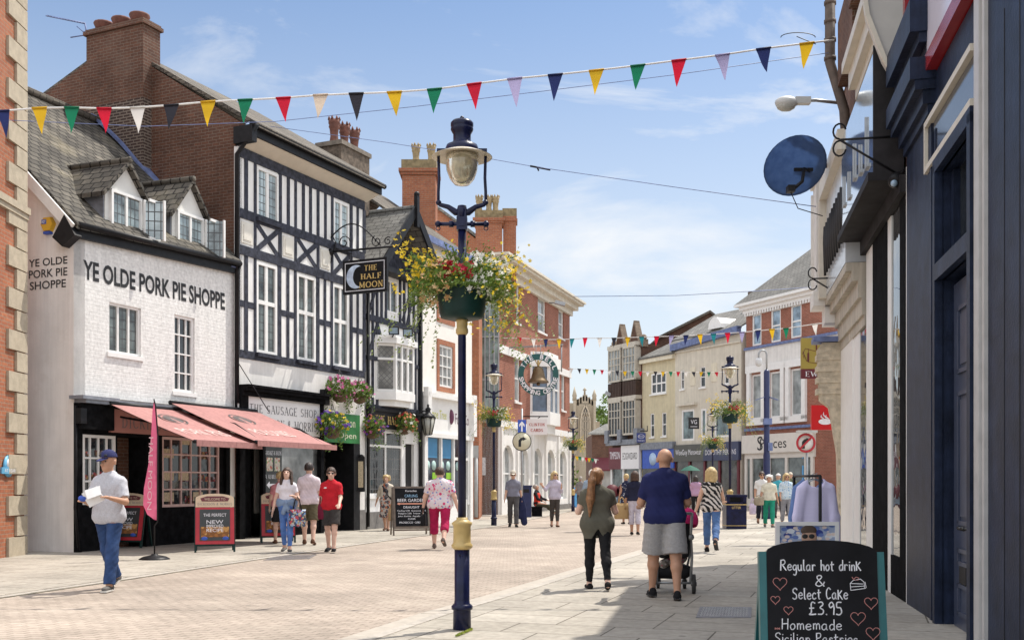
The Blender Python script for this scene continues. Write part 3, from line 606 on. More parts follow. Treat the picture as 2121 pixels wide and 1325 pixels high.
# passage to the pub
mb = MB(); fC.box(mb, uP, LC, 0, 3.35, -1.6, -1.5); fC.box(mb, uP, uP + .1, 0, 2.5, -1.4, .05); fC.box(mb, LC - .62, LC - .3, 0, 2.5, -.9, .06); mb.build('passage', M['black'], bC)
mb = MB(); fC.box(mb, LC - .3, LC, .6, 3.35, -.5, .03); mb.build('white_pier', M['white'], bC)
mb = MB(); fC.box(mb, LC - .3, LC, 0, .6, -.5, .06); mb.build('plinth', plain('grey_plinth', (.18, .17, .16), .8, .2, 5, .4), bC)
mb = MB()
for i in range(12): u = uP + .2 + i * .075; fC.box(mb, u, u + .035, 0, 2.4, -.9, -.87)
mb.build('passage_gate', plain('brown_slats', (.1, .075, .055), .6, .2, 5), bC)
gb = (uP + .04, LC - .32, 2.5, 3.32)
mb = MB(); fC.box(mb, *gb, .05, .07); bn = mb.build('pub_banner', plain('green_banner', (.02, .16, .04), .6, .35, 2.2), bC)
mb = MB(); ftext(mb, fC, 'Half Moon', (gb[0] + .35, gb[1] - .25, 2.95, 3.2), .074); ftext(mb, fC, 'Open', (gb[0] + .75, gb[1] - .2, 2.58, 2.8), .074); mb.build('banner_lettering', plain('cream_lettering', (.6, .6, .45), .6, .1, 5), bn)
mb = MB(); fC.box(mb, uP + .02, uP + .3, 3.5, 3.92, .0, .14); mb.build('wall_box', M['black'], bC)

# ---------------- D : Half Moon pub with small timbered gable ----------------
fD = Fac((-4.28, 31.1), (-2.97, 34.0)); LD = fD.L
bD = thing('pub_building', 'small half timbered pub with slate gable, white oriel window and dark name board', 'building', fD.pt(0, 0))
bay = fD.R(783, 862, 705, 828, at='m', o=.35); bu0, bu1 = fD.R(783, 862, 705, 828, o=.2)[:2]; bz0, bz1 = 3.98, 5.66
ud = fD.R(795, 823, 590, 640, at='m'); ud = (ud[0], ud[1], 6.55, 7.55)
gw = (.12, 2.1, 1.0, 2.95); dr = (2.3, 2.85, 0, 2.6)
mb = MB(); fD.wall(mb, 0, LD, 0, 7.9, [ud, gw, dr], r=.12); fD.shell(mb, 0, LD, 0, 7.9, 6); mb.build('wall', plain('lime_panel', (.8, .79, .77)), bD)
mb = MB()
for z0, z1 in ((7.75, 7.95), (6.15, 6.33), (3.55, 3.7), (5.0, 5.12)): fD.box(mb, 0, LD, z0, z1, -.02, .055)
for u in (.05, .3, .55, .8, 1.05, 1.9, 2.15, 2.45, 2.75, 3.05): fD.box(mb, u, u + .09, 6.33, 7.75, -.02, .045)
for u in (.05, .3, .55, 2.85, 3.08): fD.box(mb, u, u + .09, 3.7, 6.15, -.02, .045)
fD.bar(mb, (.6, 6.15), (1.1, 5.15), .1, -.02, .04); fD.bar(mb, (2.3, 6.15), (2.9, 7.7), .09, -.02, .04); fD.bar(mb, (.14, 6.4), (.55, 7.2), .09, -.02, .04); fD.bar(mb, (.1, 5.1), (.6, 6.1), .09, -.02, .035); fD.bar(mb, (2.9, 5.1), (2.4, 6.1), .09, -.02, .035); fD.bar(mb, (2.1, 6.4), (2.7, 7.6), .09, -.02, .03)
mb.build('timber_frame', M['timber'], bD)
window(fD, bD, ud, M['paint'], M['leaded'], 2, 1, .06, .06, -.04)
# gable roof, ridge running back from the street
za, ze, oh = 9.62, 7.85, .75
mb = MB()
for s in (0, 1):
    e = -.22 if s == 0 else LD + .2
    mb.hexa([fD.pt(LD / 2 if a else e, (za if a else ze - .1) + t, o) for a in (0, 1) for o in (oh, -6) for t in (-.02, .1)])
mb.tube([fD.pt(LD / 2, za + .1, oh), fD.pt(LD / 2, za + .1, -6)], .09); mb.build('roof', M['slate3'], bD)
mb = MB(); fD.poly(mb, [(0, 7.9), (LD, 7.9), (LD / 2, za - .05)], -.3, -.02); mb.build('gable', M['timber'], bD)
mb = MB()
for e in (-.26, LD + .24): fD.bar(mb, (LD / 2, za + .02), (e, ze - .16), .26, oh, oh + .06)
fD.box(mb, LD / 2 - .07, LD / 2 + .07, za - .5, za + .45, oh + .0, oh + .12); mb.ball(fD.pt(LD / 2, za + .5, oh + .06), .09)
fD.box(mb, -.1, LD + .1, 7.62, 7.75, .05, .5); mb.build('barge_boards', M['black'], bD)
# oriel
mb = MB(); b0, b1 = bu0 + .22, bu1 - .22; pr = .42
def bayring(z, ex): return [fD.pt(b0 - ex, z, 0), fD.pt(b0 + .4 - ex, z, pr + ex), fD.pt(b1 - .4 + ex, z, pr + ex), fD.pt(b1 + ex, z, 0)]
def bayprism(mb, z0, z1, ex): mb.prism(bayring(z0, ex)[::-1], (0, 0, z1 - z0))
bayprism(mb, bz1 - .12, bz1 + .05, .12); bayprism(mb, bz1 + .05, bz1 + .12, .05); bayprism(mb, bz0 - .12, bz0 + .12, .06); bayprism(mb, bz0 - .3, bz0 - .12, -.05)
rg = bayring(0, 0)
for i, (a, b) in enumerate(zip(rg, rg[1:])):
    for t in ((0, 1) if i == 0 else (.33, .67, 1) if i == 1 else (1,)):
        c = a + (b - a) * t; mb.beam((c.x, c.y, bz0 + .1), (c.x, c.y, bz1 - .1), .09, .09, (fD.n.x, fD.n.y, 0))
    for z in (bz0 + .16, bz1 - .58, bz1 - .16): mb.beam((a.x, a.y, z), (b.x, b.y, z), .07, .07)
orl = mb.build('oriel_window', M['paint'], bD)
mb = MB()
for a, b in zip(rg, rg[1:]): mb.quad((a.x, a.y, bz0 + .1), (b.x, b.y, bz0 + .1), (b.x, b.y, bz1 - .1), (a.x, a.y, bz1 - .1))
mb.build('pane', M['diamond'], orl)
# pub front
mb = MB(); fD.box(mb, .02, LD - .1, 3.0, 3.5, .0, .14); fD.box(mb, -.02, LD - .05, 3.5, 3.58, 0, .2); s = mb.build('shop_sign', M['black'], bD)
mb = MB(); ftext(mb, fD, 'THE HALF MOON', (.3, 2.75, 3.12, 3.4), .146, serif=True); mb.build('sign_lettering', M['goldletter'], s)
window(fD, bD, gw, M['paint'], glass('pub_glass', (.03, .032, .035), .06, (.14, .3), leadc=(.12, .12, .12)), 2, 1, .07, .07, -.03, transom=.76, sill=.06)
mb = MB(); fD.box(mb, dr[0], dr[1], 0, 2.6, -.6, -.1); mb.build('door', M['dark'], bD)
mb = MB(); fD.box(mb, 0, 2.2, 0, .52, .0, .05); fD.box(mb, 2.88, LD, 0, .5, 0, .05); mb.build('plinth', plain('grey_plinth', (.18, .17, .16)), bD)
mb = MB(); mb.tube([fD.pt(LD - .04, 7.7, .08), fD.pt(LD - .04, .1, .08)], .06); mb.tube([fD.pt(.0, 7.7, .08), fD.pt(.0, .1, .08)], .05); mb.build('downpipe', M['black'], bD)

# ---------------- E : cream shop with brick window surrounds ----------------
fE = Fac((-2.97, 34.0), (-1.43, 37.85)); LE = fE.L
bE = thing('cream_shop_building', 'cream rendered house with brick edged sash windows above a white shopfront', 'building', fE.pt(0, 0))
e1 = fE.R(909, 937, 716, 802, at='m'); e2 = (e1[0], e1[1], e1[2] + 2.3, e1[3] + 2.3)
mb = MB(); fE.wall(mb, 0, LE, 2.9, 9.3, [e1, e2], r=.12); fE.shell(mb, 0, LE, 0, 9.3, 7); mb.build('wall', plain('cream_wall_render', (.78, .75, .7), .8, .05, 3, .2), bE)
for e in (e1, e2):
    mb = MB(); t = .17
    for a in ((e[0] - t, e[0], e[2] - t, e[3] + t), (e[1], e[1] + t, e[2] - t, e[3] + t), (e[0], e[1], e[2] - t, e[2]), (e[0], e[1], e[3], e[3] + t)): fE.box(mb, *a, -.01, .03)
    mb.build('window_surround', M['brickor'], bE); window(fE, bE, e, M['paint'], M['curtain'], 3, 4, .07, .035, -.06)
mb = MB(); roofslab(fE, mb, -.1, LE + .1, 9.25, .25, 11.9, -3.5); roofslab(fE, mb, -.1, LE + .1, 9.25, -7, 11.9, -3.5); mb.build('roof', M['slate2'], bE)
mb = MB(); mb.beam(fE.pt(0, 9.2, .3), fE.pt(LE, 9.2, .3), .08, .2); mb.build('gutter', M['leadblue'], bE)
s0, s1 = .08, LE - .25
mb = MB(); fE.box(mb, s0, s1, 3.0, 4.15, .0, .12); fE.box(mb, s0 - .05, s1 + .05, 4.15, 4.3, 0, .3); fE.box(mb, s0, s1, 2.86, 3.0, 0, .2)
for u in (s0, s1 - .22): fE.box(mb, u, u + .22, 0, 2.86, 0, .16); fE.box(mb, u - .02, u + .24, 3.0, 4.45, .121, .3)
fE.box(mb, s0 + .22, s1 - 1.0, 0, .62, 0, .1)
for u in (s0 + .22, s0 + 1.3, s0 + 2.28, s1 - .32): fE.box(mb, u, u + .09, .62, 2.86, .0, .12)
fE.box(mb, s0 + 2.37, s1 - .32, 0, .8, .0, .08); fE.box(mb, s0 + 2.37, s1 - .32, 2.15, 2.25, 0, .1)
sf = mb.build('shopfront', M['paint'], bE)
mb = MB(); ftext(mb, fE, 'Grape Tree', (s0 + .35, s0 + 1.7, 3.4, 3.78), .124); mb.build('sign_lettering', plain('lime_lettering', (.55, .55, .08), .6, .1, 5), sf)
mb = MB(); ftext(mb, fE, 'Food Co', (s0 + 2.4, s1 - .3, 3.38, 3.75), .124); mb.ball(fE.pt(s0 + 2.05, 3.6, .12), (.11, .11, .26)); mb.build('sign_emblem', plain('plum_lettering', (.12, .03, .07), .6, .1, 5), sf)
mb = MB(); mb.quad(fE.pt(s0 + .2, .6, .03), fE.pt(s1 - .2, .6, .03), fE.pt(s1 - .2, 2.88, .03), fE.pt(s0 + .2, 2.88, .03)); pn = mb.build('shop_window', glass('blue_shop_glass', (.05, .075, .1), .05), bE)
mb = MB(); 
for u in (s0 + .33, s0 + 1.42): mb = MB(); fE.box(mb, u, u + .82, 2.2, 2.84, .032, .04); mb.build('blue_poster', plain('blue_poster', (.05, .22, .42), .5, .1, 3), pn)
mb = MB()
for u in (s0 + .45, s0 + .9, s0 + 1.5, s0 + 2.0, s0 + 2.75): mb = MB(); mb.lathe(fE.pt(u, 1.95, .034), [(.16, 0), (.16, .012)], 16, axis=(fE.n.x, fE.n.y, 0)); mb.build('window_sticker', plain('pale_sticker', (.35, .5, .48), .5, .1, 6), pn)
mb = MB()
for u in (s0 + .8, s0 + 1.85): mb = MB(); fE.box(mb, u, u + .4, 1.5, 1.72, .033, .042); mb.build('green_offer_card', plain('lime_card', (.25, .5, .03), .5, .1, 6), pn)
# brick stacks rising behind D and E
def stack(px0, px1, py0, py1, Y, dep, m, pots, capm, potm, label, ph=.75, ex=.12):
    a = W(px0, py0, Y); b = W(px1, py1, Y); w = b.x - a.x
    rt = thing('chimney', label, 'chimney', ((a.x + b.x) / 2, Y, b.z - 3))
    mb = MB(); mb.hexa([(x, y, z) for x in (a.x, b.x) for y in (Y, Y + dep) for z in (b.z - 3, a.z)]); 
    mb.hexa([(x, y, z) for x in (a.x - .06, b.x + .06) for y in (Y - .06, Y + dep + .06) for z in (a.z, a.z + .1)]); mb.hexa([(x, y, z) for x in (a.x - ex, b.x + ex) for y in (Y - ex, Y + dep + ex) for z in (a.z + .1, a.z + .22)])
    mb.build('stack', m, rt)
    mb = MB(); mb.hexa([(x, y, z) for x in (a.x - .03, b.x + .03) for y in (Y - .03, Y + dep + .03) for z in (a.z + .22, a.z + .55)]); mb.build('cap', capm, rt)
    for px in pots: p = W(px, py0, Y); crownpot(rt, (p.x, Y + dep / 2, a.z + .55), ph, potm, .14)
    return rt
stack(833, 902, 362, 470, 38.5, 1.0, M['brickor'], (859, 891), plain('buff_cap', (.24, .185, .1), .9, .35, 6, .5), M['potbuff'], 'orange brick chimney with two buff crown pots rising left of the lamp head')
stack(985, 1040, 462, 510, 45.5, 1.0, M['brickor'], (992, 1012, 1026), plain('buff_cap', (.36, .27, .13)), M['potbuff'], 'orange brick chimney with buff pots right of the lamp post', .8)
stack(1042, 1069, 458, 520, 46, .8, M['brickor'], (), plain('buff_cap', (.36, .27, .13)), M['potred'], 'slim plain orange brick chimney behind the cornice of the red brick building', ex=.03)
bG = thing('brick_house', 'plain orange brick gabled house end behind the cream shop building', 'building', (-2.9, 52, 0)); YG = 50
mb = MB(); a = W(833, 470, YG); P = [(a.x, YG, 0), (W(1052, 0, YG).x, YG, 0), (W(1052, 0, YG).x, YG, W(0, 548, YG).z), (W(905, 0, YG).x, YG, W(0, 430, YG).z), (a.x, YG, W(0, 430, YG).z)]; mb.prism(P, (0, 5, 0)); mb.build('wall', M['brickor'], bG)
mb = MB(); mb.hexa([(x, y, z) for x, zz in ((W(896, 0, YG).x, W(0, 426, YG).z), (W(1056, 0, YG).x, W(0, 542, YG).z)) for y in (YG - .2, YG + 5) for z in (zz, zz + .12)]); mb.build('roof', M['slate3'], bG)

# ---------------- F : red brick corner block (shopping centre) ----------------
fF = Fac((-.6, 45.0), (3.06, 56.3)); LF = fF.L; ZF = 10.55
bF = thing('red_brick_block', 'three storey red brick corner block with white ground floor and deep white cornice', 'building', fF.pt(0, 0))
def RF(*a, **k): return fF.R(*a, at='m', **k)
fw_ = [RF(1066, 1078, 735, 832), RF(1114, 1131, 612, 688), RF(1157, 1168, 642, 700), RF(1058, 1067, 640, 668), RF(1163, 1171, 770, 850)]
fw_[3] = (fw_[0][0] - .1, fw_[0][1] - .1, fw_[1][2] - .1, fw_[1][3] - .1)
mb = MB(); fF.wall(mb, 0, LF, 3.9, ZF, fw_, r=.2); fF.shell(mb, 0, LF, 0, ZF, 7); mb.build('wall', M['brickred'], bF)
for r in fw_: window(fF, bF, r, M['paint'], M['curtain'], 1, 2, .09, .06, -.12, sill=.06)
mb = MB()
for z0, z1, o in ((ZF - .35, ZF - .05, .14), (ZF - .05, ZF + .2, .38), (ZF + .2, ZF + .32, .62), (ZF + .32, ZF + .42, .72)): fF.box(mb, -o, LF + o, z0, z1, -7.2, o)
mb.build('cornice', M['cream2'], bF)
mb = MB(); fF.box(mb, -.03, LF + .03, 6.9, 7.25, -.3, .09); fF.box(mb, -.05, LF + .05, 3.75, 4.05, -.3, .14); mb.build('string_course', M['paint'], bF)
mb = MB(); arches = [(.5 + i * 2.27, 2.0 + i * 2.27) for i in range(5)]; ah = [(a, b, .55, 3.0) for a, b in arches]
fF.wall(mb, 0, LF, 0, 3.75, ah, r=.25, o=.05); mb.quad(fF.pt(0, 0, -4), fF.pt(0, 0, .05), fF.pt(0, 3.75, .05), fF.pt(0, 3.75, -4))
for a, b in arches:
    for s_ in (0, 1):   # round off the heads of the openings
        c = (a + b) / 2; r = (b - a) / 2; pts = [(a if s_ == 0 else b, 3.0)] + [(c + (-1 if s_ == 0 else 1) * r * math.cos(t), 2.3 + .7 * math.sin(t)) for t in [i * math.pi / 16 for i in range(9)]]
        if s_ == 1: pts = pts[::-1]
        fF.poly(mb, pts, -.2, .045)
for i in range(6): u = .12 + i * 2.27 - (.0 if i else 0); fF.box(mb, min(u, LF - .3), min(u, LF - .3) + .22, 0, 3.7, .04, .14)
gfl = mb.build('ground_floor', M['white'], bF)
for a, b in arches: window(fF, bF, (a, b, .55, 3.0), M['paint'], M['curtain'], 2, 2, .1, .06, -.15)
mb = MB(); fF.box(mb, 2.6, LF, 0, .28, .0, .2); mb.build('plinth', plain('grey_plinth', (.18, .17, .16)), bF)
# canted bay on the middle of the first floor
bu = (fF.uv(1112, 700, .3)[0], fF.uv(1158, 700, .6)[0])
def ring(z, ex): return [fF.pt(bu[0] - ex, z, 0), fF.pt(bu[0] + .6 - ex, z, .7 + ex), fF.pt(bu[1] - .6 + ex, z, .7 + ex), fF.pt(bu[1] + ex, z, 0)]
mb = MB()
for z0, z1, ex in ((6.8, 7.3, .15), (7.3, 7.5, .02), (4.1, 4.7, .1), (3.7, 4.1, -.1)): mb.prism(ring(z0, ex)[::-1], (0, 0, z1 - z0))
rg = ring(0, 0)
for i, (a, b) in enumerate(zip(rg, rg[1:])):
    for t in ((0, 1) if i == 0 else (.5, 1) if i == 1 else (1,)): c = a + (b - a) * t; mb.beam((c.x, c.y, 4.6), (c.x, c.y, 6.9), .16, .16, (1, 0, 0))
    mb.beam((a.x, a.y, 5.8), (b.x, b.y, 5.8), .08, .08)
by = mb.build('bay_window', M['paint'], bF)
mb = MB()
for a, b in zip(rg, rg[1:]): mb.quad((a.x, a.y, 4.6), (b.x, b.y, 4.6), (b.x, b.y, 6.9), (a.x, a.y, 6.9))
mb.build('pane', plain('bay_glass', (.1, .14, .2), .15, .6, 1.5), by)
# brick return and glazed entrance between E and F
fF2 = Fac((-1.62, 41.5), (-.6, 45.0)); L2 = fF2.L
mb = MB(); x0 = W(978, 0, 41).x; mb.hexa([(x, y, z) for x in (W(974, 0, 39.6).x, W(992, 0, 39.6).x) for y in (39.6, 44) for z in (0, 9.2)]); mb.build('side_pier', M['brickor'], bF)
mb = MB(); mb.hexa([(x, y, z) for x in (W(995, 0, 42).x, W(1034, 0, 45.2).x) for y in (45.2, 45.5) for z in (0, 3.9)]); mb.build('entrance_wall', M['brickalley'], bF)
mb = MB(); xa, xb = W(995, 0, 44.6).x, W(1033, 0, 44.6).x; mb.hexa([(x, y, z) for x in (xa, xb) for y in (44.7, 44.75) for z in (3.9, 9.3)]); gz = mb.build('stair_glazing', glass('green_stair_glass', (.22, .3, .27), .06), bF)
mb = MB()
for i in range(5): x = xa + (xb - xa) * i / 4; mb.box((x, 44.65, 6.6), (.05, .08, 5.4))
for z in (3.95, 5.7, 7.5, 9.3): mb.box(((xa + xb) / 2, 44.64, z), (xb - xa, .07, .06))
mb.build('glazing_bar', M['steel'], gz)
mb = MB(); c = W(1010, 0, 45); mb.box((W(1011, 905, 45).x, 45.18, W(0, 965, 45).z), (.5, .02, .75)); mb.box((W(1016, 905, 45).x, 45.18, W(0, 985, 45).z), (.4, .02, .3)); mb.build('wall_notice', plain('white_notice', (.6, .58, .58), .6, .3, 12), bF)
# ---------------- right hand row, seen almost edge on ----------------
WX = lambda Y: 2.17 + .195 * Y
fR = Fac((WX(19.0), 19.0), (WX(3.0), 3.0)); LR = fR.L
def uR(px, o=0): return fR.uv(px, 600, o)[0]
def zR(px, py, o=0): return fR.uv(px, py, o)[1]
uA, uB = uR(1884), uR(1797)           # boundaries blue shop | black-post shop | white-post shop
b1 = thing('blue_shop_building', 'slate blue painted shop with panelled door and red edged sign at the right edge', 'building', fR.pt(LR, 0))
mb = MB(); ud0, ud1 = uR(1951), uR(2020)
dh_ = (ud0, ud1, 0, 3.36); fan = (ud0, ud1, 3.52, 4.42)
fR.wall(mb, uA, LR, 0, 5.5, [dh_, fan], r=.16); fR.wall(mb, uA, LR, 5.5, 8.4, [], o=-.02); fR.shell(mb, uA, LR, 0, 8.4, 8); mb.build('wall', M['navy2'], b1)
mb = MB()
for g in (uR(2080), uR(2112)): fR.box(mb, g, g + .012, 0, 5, -.01, .004)
mb.build('board_joints', M['ink'], b1)
tr = plain('grey_white_trim', (.5, .49, .48), .45, .1, 5)
mb = MB(); a, b = uR(2030), uR(2048); fR.box(mb, a, b - .12, 0, 9, 0, .05); fR.box(mb, b - .1, b - .02, 0, 9, 0, .03); mb.build('white_trim', tr, b1)
mb = MB()   # pilaster
p0, p1 = uA + .02, uR(1936); fR.box(mb, p0, p1, 0, 5.2, 0, .035); fR.box(mb, p1, p1 + .09, 0, 4.9, 0, .05); fR.box(mb, p1 + .13, p1 + .19, 0, 4.9, 0, .03)
for z0, z1, o in ((5.1, 5.2, .07), (5.2, 5.34, .12), (5.34, 5.44, .2), (5.44, 5.66, .25), (5.66, 5.82, .08), (5.82, 5.92, .16), (5.92, 6.25, .25)): fR.box(mb, p0 - o * .25, p1 + o * .3, z0, z1, 0, o)
mb.build('pilaster', M['navy2'], b1)
mb = MB(); fR.box(mb, uA - .05, uA + .015, 0, 5.0, 0, .03); mb.build('pilaster_edge', M['paint'], b1)
# panelled door
mb = MB(); oo = -.1
fR.box(mb, ud0 + .05, ud1 - .05, .02, 3.3, oo - .05, oo)
d0, d1 = ud0 + .3, ud1 - .5
for z0, z1 in ((.15, .45), (.62, .78), (1.0, 2.25), (2.42, 3.05)):
    for k in ((d0, d1, z0, z0 + .04), (d0, d1, z1 - .04, z1), (d0, d0 + .05, z0, z1), (d1 - .05, d1, z0, z1)): fR.box(mb, *k, oo, oo + .025)
for z0, z1 in ((1.08, 2.17), (2.5, 2.97)): fR.box(mb, d0 + .1, d1 - .1, z0, z1, oo + .001, oo + .018)
dr_ = mb.build('door', plain('grey_blue_door', (.055, .068, .11), .32, .15, 5, .1), b1)
mb = MB(); h = fR.pt(d1 - .05, .98, oo + .07); mb.tube([h + fR.d.to_3d() * -.02, h + fR.d.to_3d() * -.22], .022); mb.tube([fR.pt(d1 - .06, .98, oo), fR.pt(d1 - .06, .98, oo + .07)], .016); mb.build('handle', plain('dark_metal', (.05, .05, .05), .25, .2, 5, metal=.8), dr_)
mb = MB(); fR.box(mb, d0 + .12, d1 - .18, .46, .62, oo, oo + .03); mb.build('letterbox', M['black'], dr_)
mb = MB()
for k in ((ud0 - .1, ud0, 0, 4.5), (ud1, ud1 + .12, 0, 4.5), (ud0, ud1, 3.36, 3.52), (ud0 - .1, ud1 + .12, 4.42, 4.55)): fR.box(mb, *k, -.02, .07)
for k in ((ud0 + .02, ud0 + .14, 3.55, 4.4), (ud1 - .14, ud1 - .02, 3.55, 4.4)): fR.box(mb, *k, -.16, -.08)
mb.build('door_frame', M['navy2'], b1)
mb = MB(); fR.box(mb, ud1 - .34, ud1 - .24, 0, 3.36, -.12, -.02); mb.build('light_stile', tr, b1)
mb = MB(); mb.quad(*[fR.pt(u, z, -.14) for u, z in ((ud0, 3.52), (ud1, 3.52), (ud1, 4.42), (ud0, 4.42))]); mb.build('fanlight', M['glass'], b1)
pf = (uR(1930), uR(2027), 4.6, 5.02)
mb = MB(); t = .05
for k in ((pf[0], pf[1], pf[2] - t, pf[2] + .01), (pf[0], pf[1], pf[3] - .01, pf[3] + t), (pf[0] - t, pf[0], pf[2] - t, pf[3] + t)): fR.box(mb, *k, 0, .07)
mb.build('panel_frame', plain('cream_moulding', (.62, .57, .48), .45, .08, 5), b1)
mb = MB(); fR.box(mb, pf[0], pf[1], pf[2] + .02, pf[3] - .02, 0, .02); mb.build('gloss_panel', plain('dark_gloss_panel', (.04, .045, .06), .12, .2, 3), b1)
mb = MB(); fR.box(mb, uR(1905), LR, 5.52, 5.68, -.02, .1); mb.build('red_sign_edge', plain('dark_red_gloss', (.28, .02, .025), .25, .1, 4), b1)
mb = MB(); fR.box(mb, uR(1905), LR, 5.7, 6.6, -.02, .08); mb.build('shop_sign', plain('white_gloss_sign', (.75, .72, .82), .15, .04, 3), b1)
mb = MB(); fR.box(mb, uR(1898), uR(1898) + .12, 5.55, 6.7, .09, .14); mb.build('red_sign_end', plain('dark_red_gloss', (.28, .02, .025)), b1)
# black-post shop
b2 = thing('black_post_shop_building', 'shop with slim black and white posts and a mirrored projecting sign box', 'building', fR.pt(uA, 0))
mb = MB(); fR.wall(mb, uB, uA - .06, 3.7, 8.4, [], o=-.01); fR.shell(mb, uB, uA - .06, 0, 8.4, 8); mb.build('wall', M['brickdk'], b2)
mb = MB()
for k0, k1 in ((1798, 1811), (1843, 1850)): fR.box(mb, uR(k0), uR(k1), 0, 4.72, -.05, .025)
mb.build('white_posts', M['paint'], b2)
mb = MB(); fR.box(mb, uR(1812), uR(1842), 0, 4.72, -.05, .03); fR.box(mb, uR(1869), uR(1880), 0, 4.9, -.05, .03); fR.box(mb, uR(1850), uR(1869), 0, .5, -.05, .03); mb.build('black_posts', M['blackwood'], b2)
mb = MB(); mb.quad(*[fR.pt(u, z, .01) for u, z in ((uR(1850), .4), (uR(1870), .4), (uR(1870), 4.7), (uR(1850), 4.7))]); mb.build('shop_window', glass('mirror_glass', (.05, .055, .06), .015), b2)
s0, s1 = uR(1752, .3), uA - .25
mb = MB(); fR.box(mb, s0, s1, 4.92, 5.02, -.01, .42); fR.box(mb, s1 - .04, s1, 5.02, 6.5, .02, .36); fR.box(mb, s0, s1 + .2, 4.72, 4.92, .0, .1); mb.build('sign_box', plain('dark_bronze', (.03, .028, .03), .6, .3, 4, .1, spec=.08), b2)
mb = MB(); fR.box(mb, s0, s1 - .05, 5.03, 6.42, .02, .36); sb = mb.build('shop_sign', plain('mirror_sign', (.62, .68, .74), .08, .03, 3, metal=.85), b2)
mb = MB()
for i, (z0, z1) in enumerate(((5.35, 5.8), (5.3, 5.7), (5.4, 5.9), (5.3, 5.7), (5.2, 5.85))): u = s0 + .3 + i * .6; fR.box(mb, u, u + .03, z0, z1, .362, .385); fR.box(mb, u + .03, u + .2, z0, z0 + .04, .362, .385)
mb.build('sign_lettering', M['steel'], sb)
cm = plain('cream_moulding', (.62, .57, .48))
mb = MB()
for z0, z1, o in ((7.2, 7.35, .1), (7.35, 7.6, .2), (7.6, 7.75, .3)): fR.box(mb, uB - .6, uA - .1, z0, z1, .0, o)
mb.build('cornice', cm, b2)
# curved end bracket between the two shops
mb = MB(); c = [(0, 5.9), (.12, 5.95), (.28, 6.25), (.46, 6.75), (.55, 7.4), (.55, 8.2), (0, 8.2)]
mb.prism([fR.pt(uA - .02, z, o) for o, z in c], tuple(fR.d.to_3d() * -.16)); mb.build('console_bracket', plain('grey_cream_paint', (.5, .48, .45), .5, .06, 4), b2)
mb = MB()
for (o0, z0), (o1, z1) in zip(c, c[1:-1]): mb.beam(fR.pt(uA - .0, z0, o0), fR.pt(uA - .0, z1, o1), .05, .05)
mb.build('console_edge', cm, b2)
mb = MB(); fR.box(mb, uB - 1.6, uB + .3, 7.76, 8.8, -.01, .25); fR.box(mb, uB + .3, uA - .2, 8.2, 8.4, 0, .3); mb.build('brick_pier', M['brickdk'], b2)
mb = MB(); x = fR.pt(uB - 1.7, 0, .36); mb.tube([(x.x, x.y, 10), (x.x, x.y, 8.2), (x.x + .2, x.y - .1, 7.4), (x.x + .25, x.y - .1, 6.6)], .085)
for i in range(6): mb.lathe((x.x, x.y, 8.25 + i * .3), [(.1, 0), (.1, .05)], 10)
mb.build('downpipe', plain('rusty_downpipe', (.1, .075, .06), .7, .3, 8, .3), b2)
# white-post shop
b3 = thing('white_post_shop_building', 'pale shop with white posts, cream moulded fascia and peeling white oriel', 'building', fR.pt(uB, 0))
mb = MB(); fR.wall(mb, 0, uB, 3.6, 8.2, [], o=-.02); fR.shell(mb, 0, uB, 0, 8.2, 8); mb.build('wall', M['brickdk'], b3)
mb = MB(); fR.box(mb, uR(1743), uR(1770), 0, 3.9, -.02, .03); fR.box(mb, uR(1770), uR(1783), 0, 3.9, -.02, .015); mb.build('white_posts', M['paint'], b3)
mb = MB(); mb.quad(*[fR.pt(u, z, .005) for u, z in ((.1, .3), (uB, .3), (uB, 3.7), (.1, 3.7))]); mb.build('shop_window', glass('mirror_glass', (.05, .055, .06)), b3)
mb = MB()
for z0, z1, o in ((3.7, 3.85, .04), (3.85, 4.1, .08), (4.1, 4.35, .13), (4.35, 4.5, .22), (4.5, 4.62, .3)): fR.box(mb, .3, uB - .02, z0, z1, 0, o)
mb.build('fascia', plain('cream_fascia', (.5, .45, .37), .6, .1, 4, .3, stain=(.28, .24, .19), streak=.25), b3)
mb = MB(); fR.box(mb, .6, uB - .1, 4.64, 6.3, 0, .3); sp = mb.build('shop_sign', plain('silver_sign_panel', (.5, .52, .54), .2, .1, 3), b3)
mb = MB(); fR.box(mb, .5, uB - .05, 6.3, 6.6, 0, .42); fR.box(mb, .42, .6, 4.6, 6.3, 0, .42); mb.build('sign_frame', plain('cream_moulding', (.62, .57, .48)), sp)
for i in range(9):
    mb = MB(); u = .8 + i * .31; mb.tube([fR.pt(u, 4.95, .34), fR.pt(u + .04, 5.5, .36), fR.pt(u + .12, 5.75, .36), fR.pt(u + .2, 5.4, .36), fR.pt(u + .26, 5.0, .34)], .022, 6); mb.build('sign_letter', M['ink'], sp)
mb = MB(); fR.box(mb, -.25, .4, 4.75, 6.7, -.3, .45); fR.box(mb, -.3, .42, 4.5, 4.75, -.35, .5); fR.box(mb, -.2, .35, 4.2, 4.5, -.3, .3); fR.box(mb, -.3, .42, 6.7, 6.85, -.35, .5); fR.box(mb, -.27, -.2, 4.9, 6.6, .45, .49)
mb.build('white_oriel', plain('peeling_white_paint', (.68, .66, .63), .7, .07, 4, .3, stain=(.4, .36, .3)), b3)
mb = MB(); fR.box(mb, -.32, .45, 6.85, 7.0, -.35, .56); mb.build('oriel_cap', M['lead'], b3)
mb = MB(); q = [(0, 3.86), (.34, 3.86), (.42, 3.75), (.4, 3.3), (.38, 2.85), (.22, 2.72), (.16, 2.4), (.08, 1.9), (.05, 0), (0, 0)]
mb.prism([fR.pt(.02, z, o) for o, z in q], tuple(fR.d.to_3d() * .3))
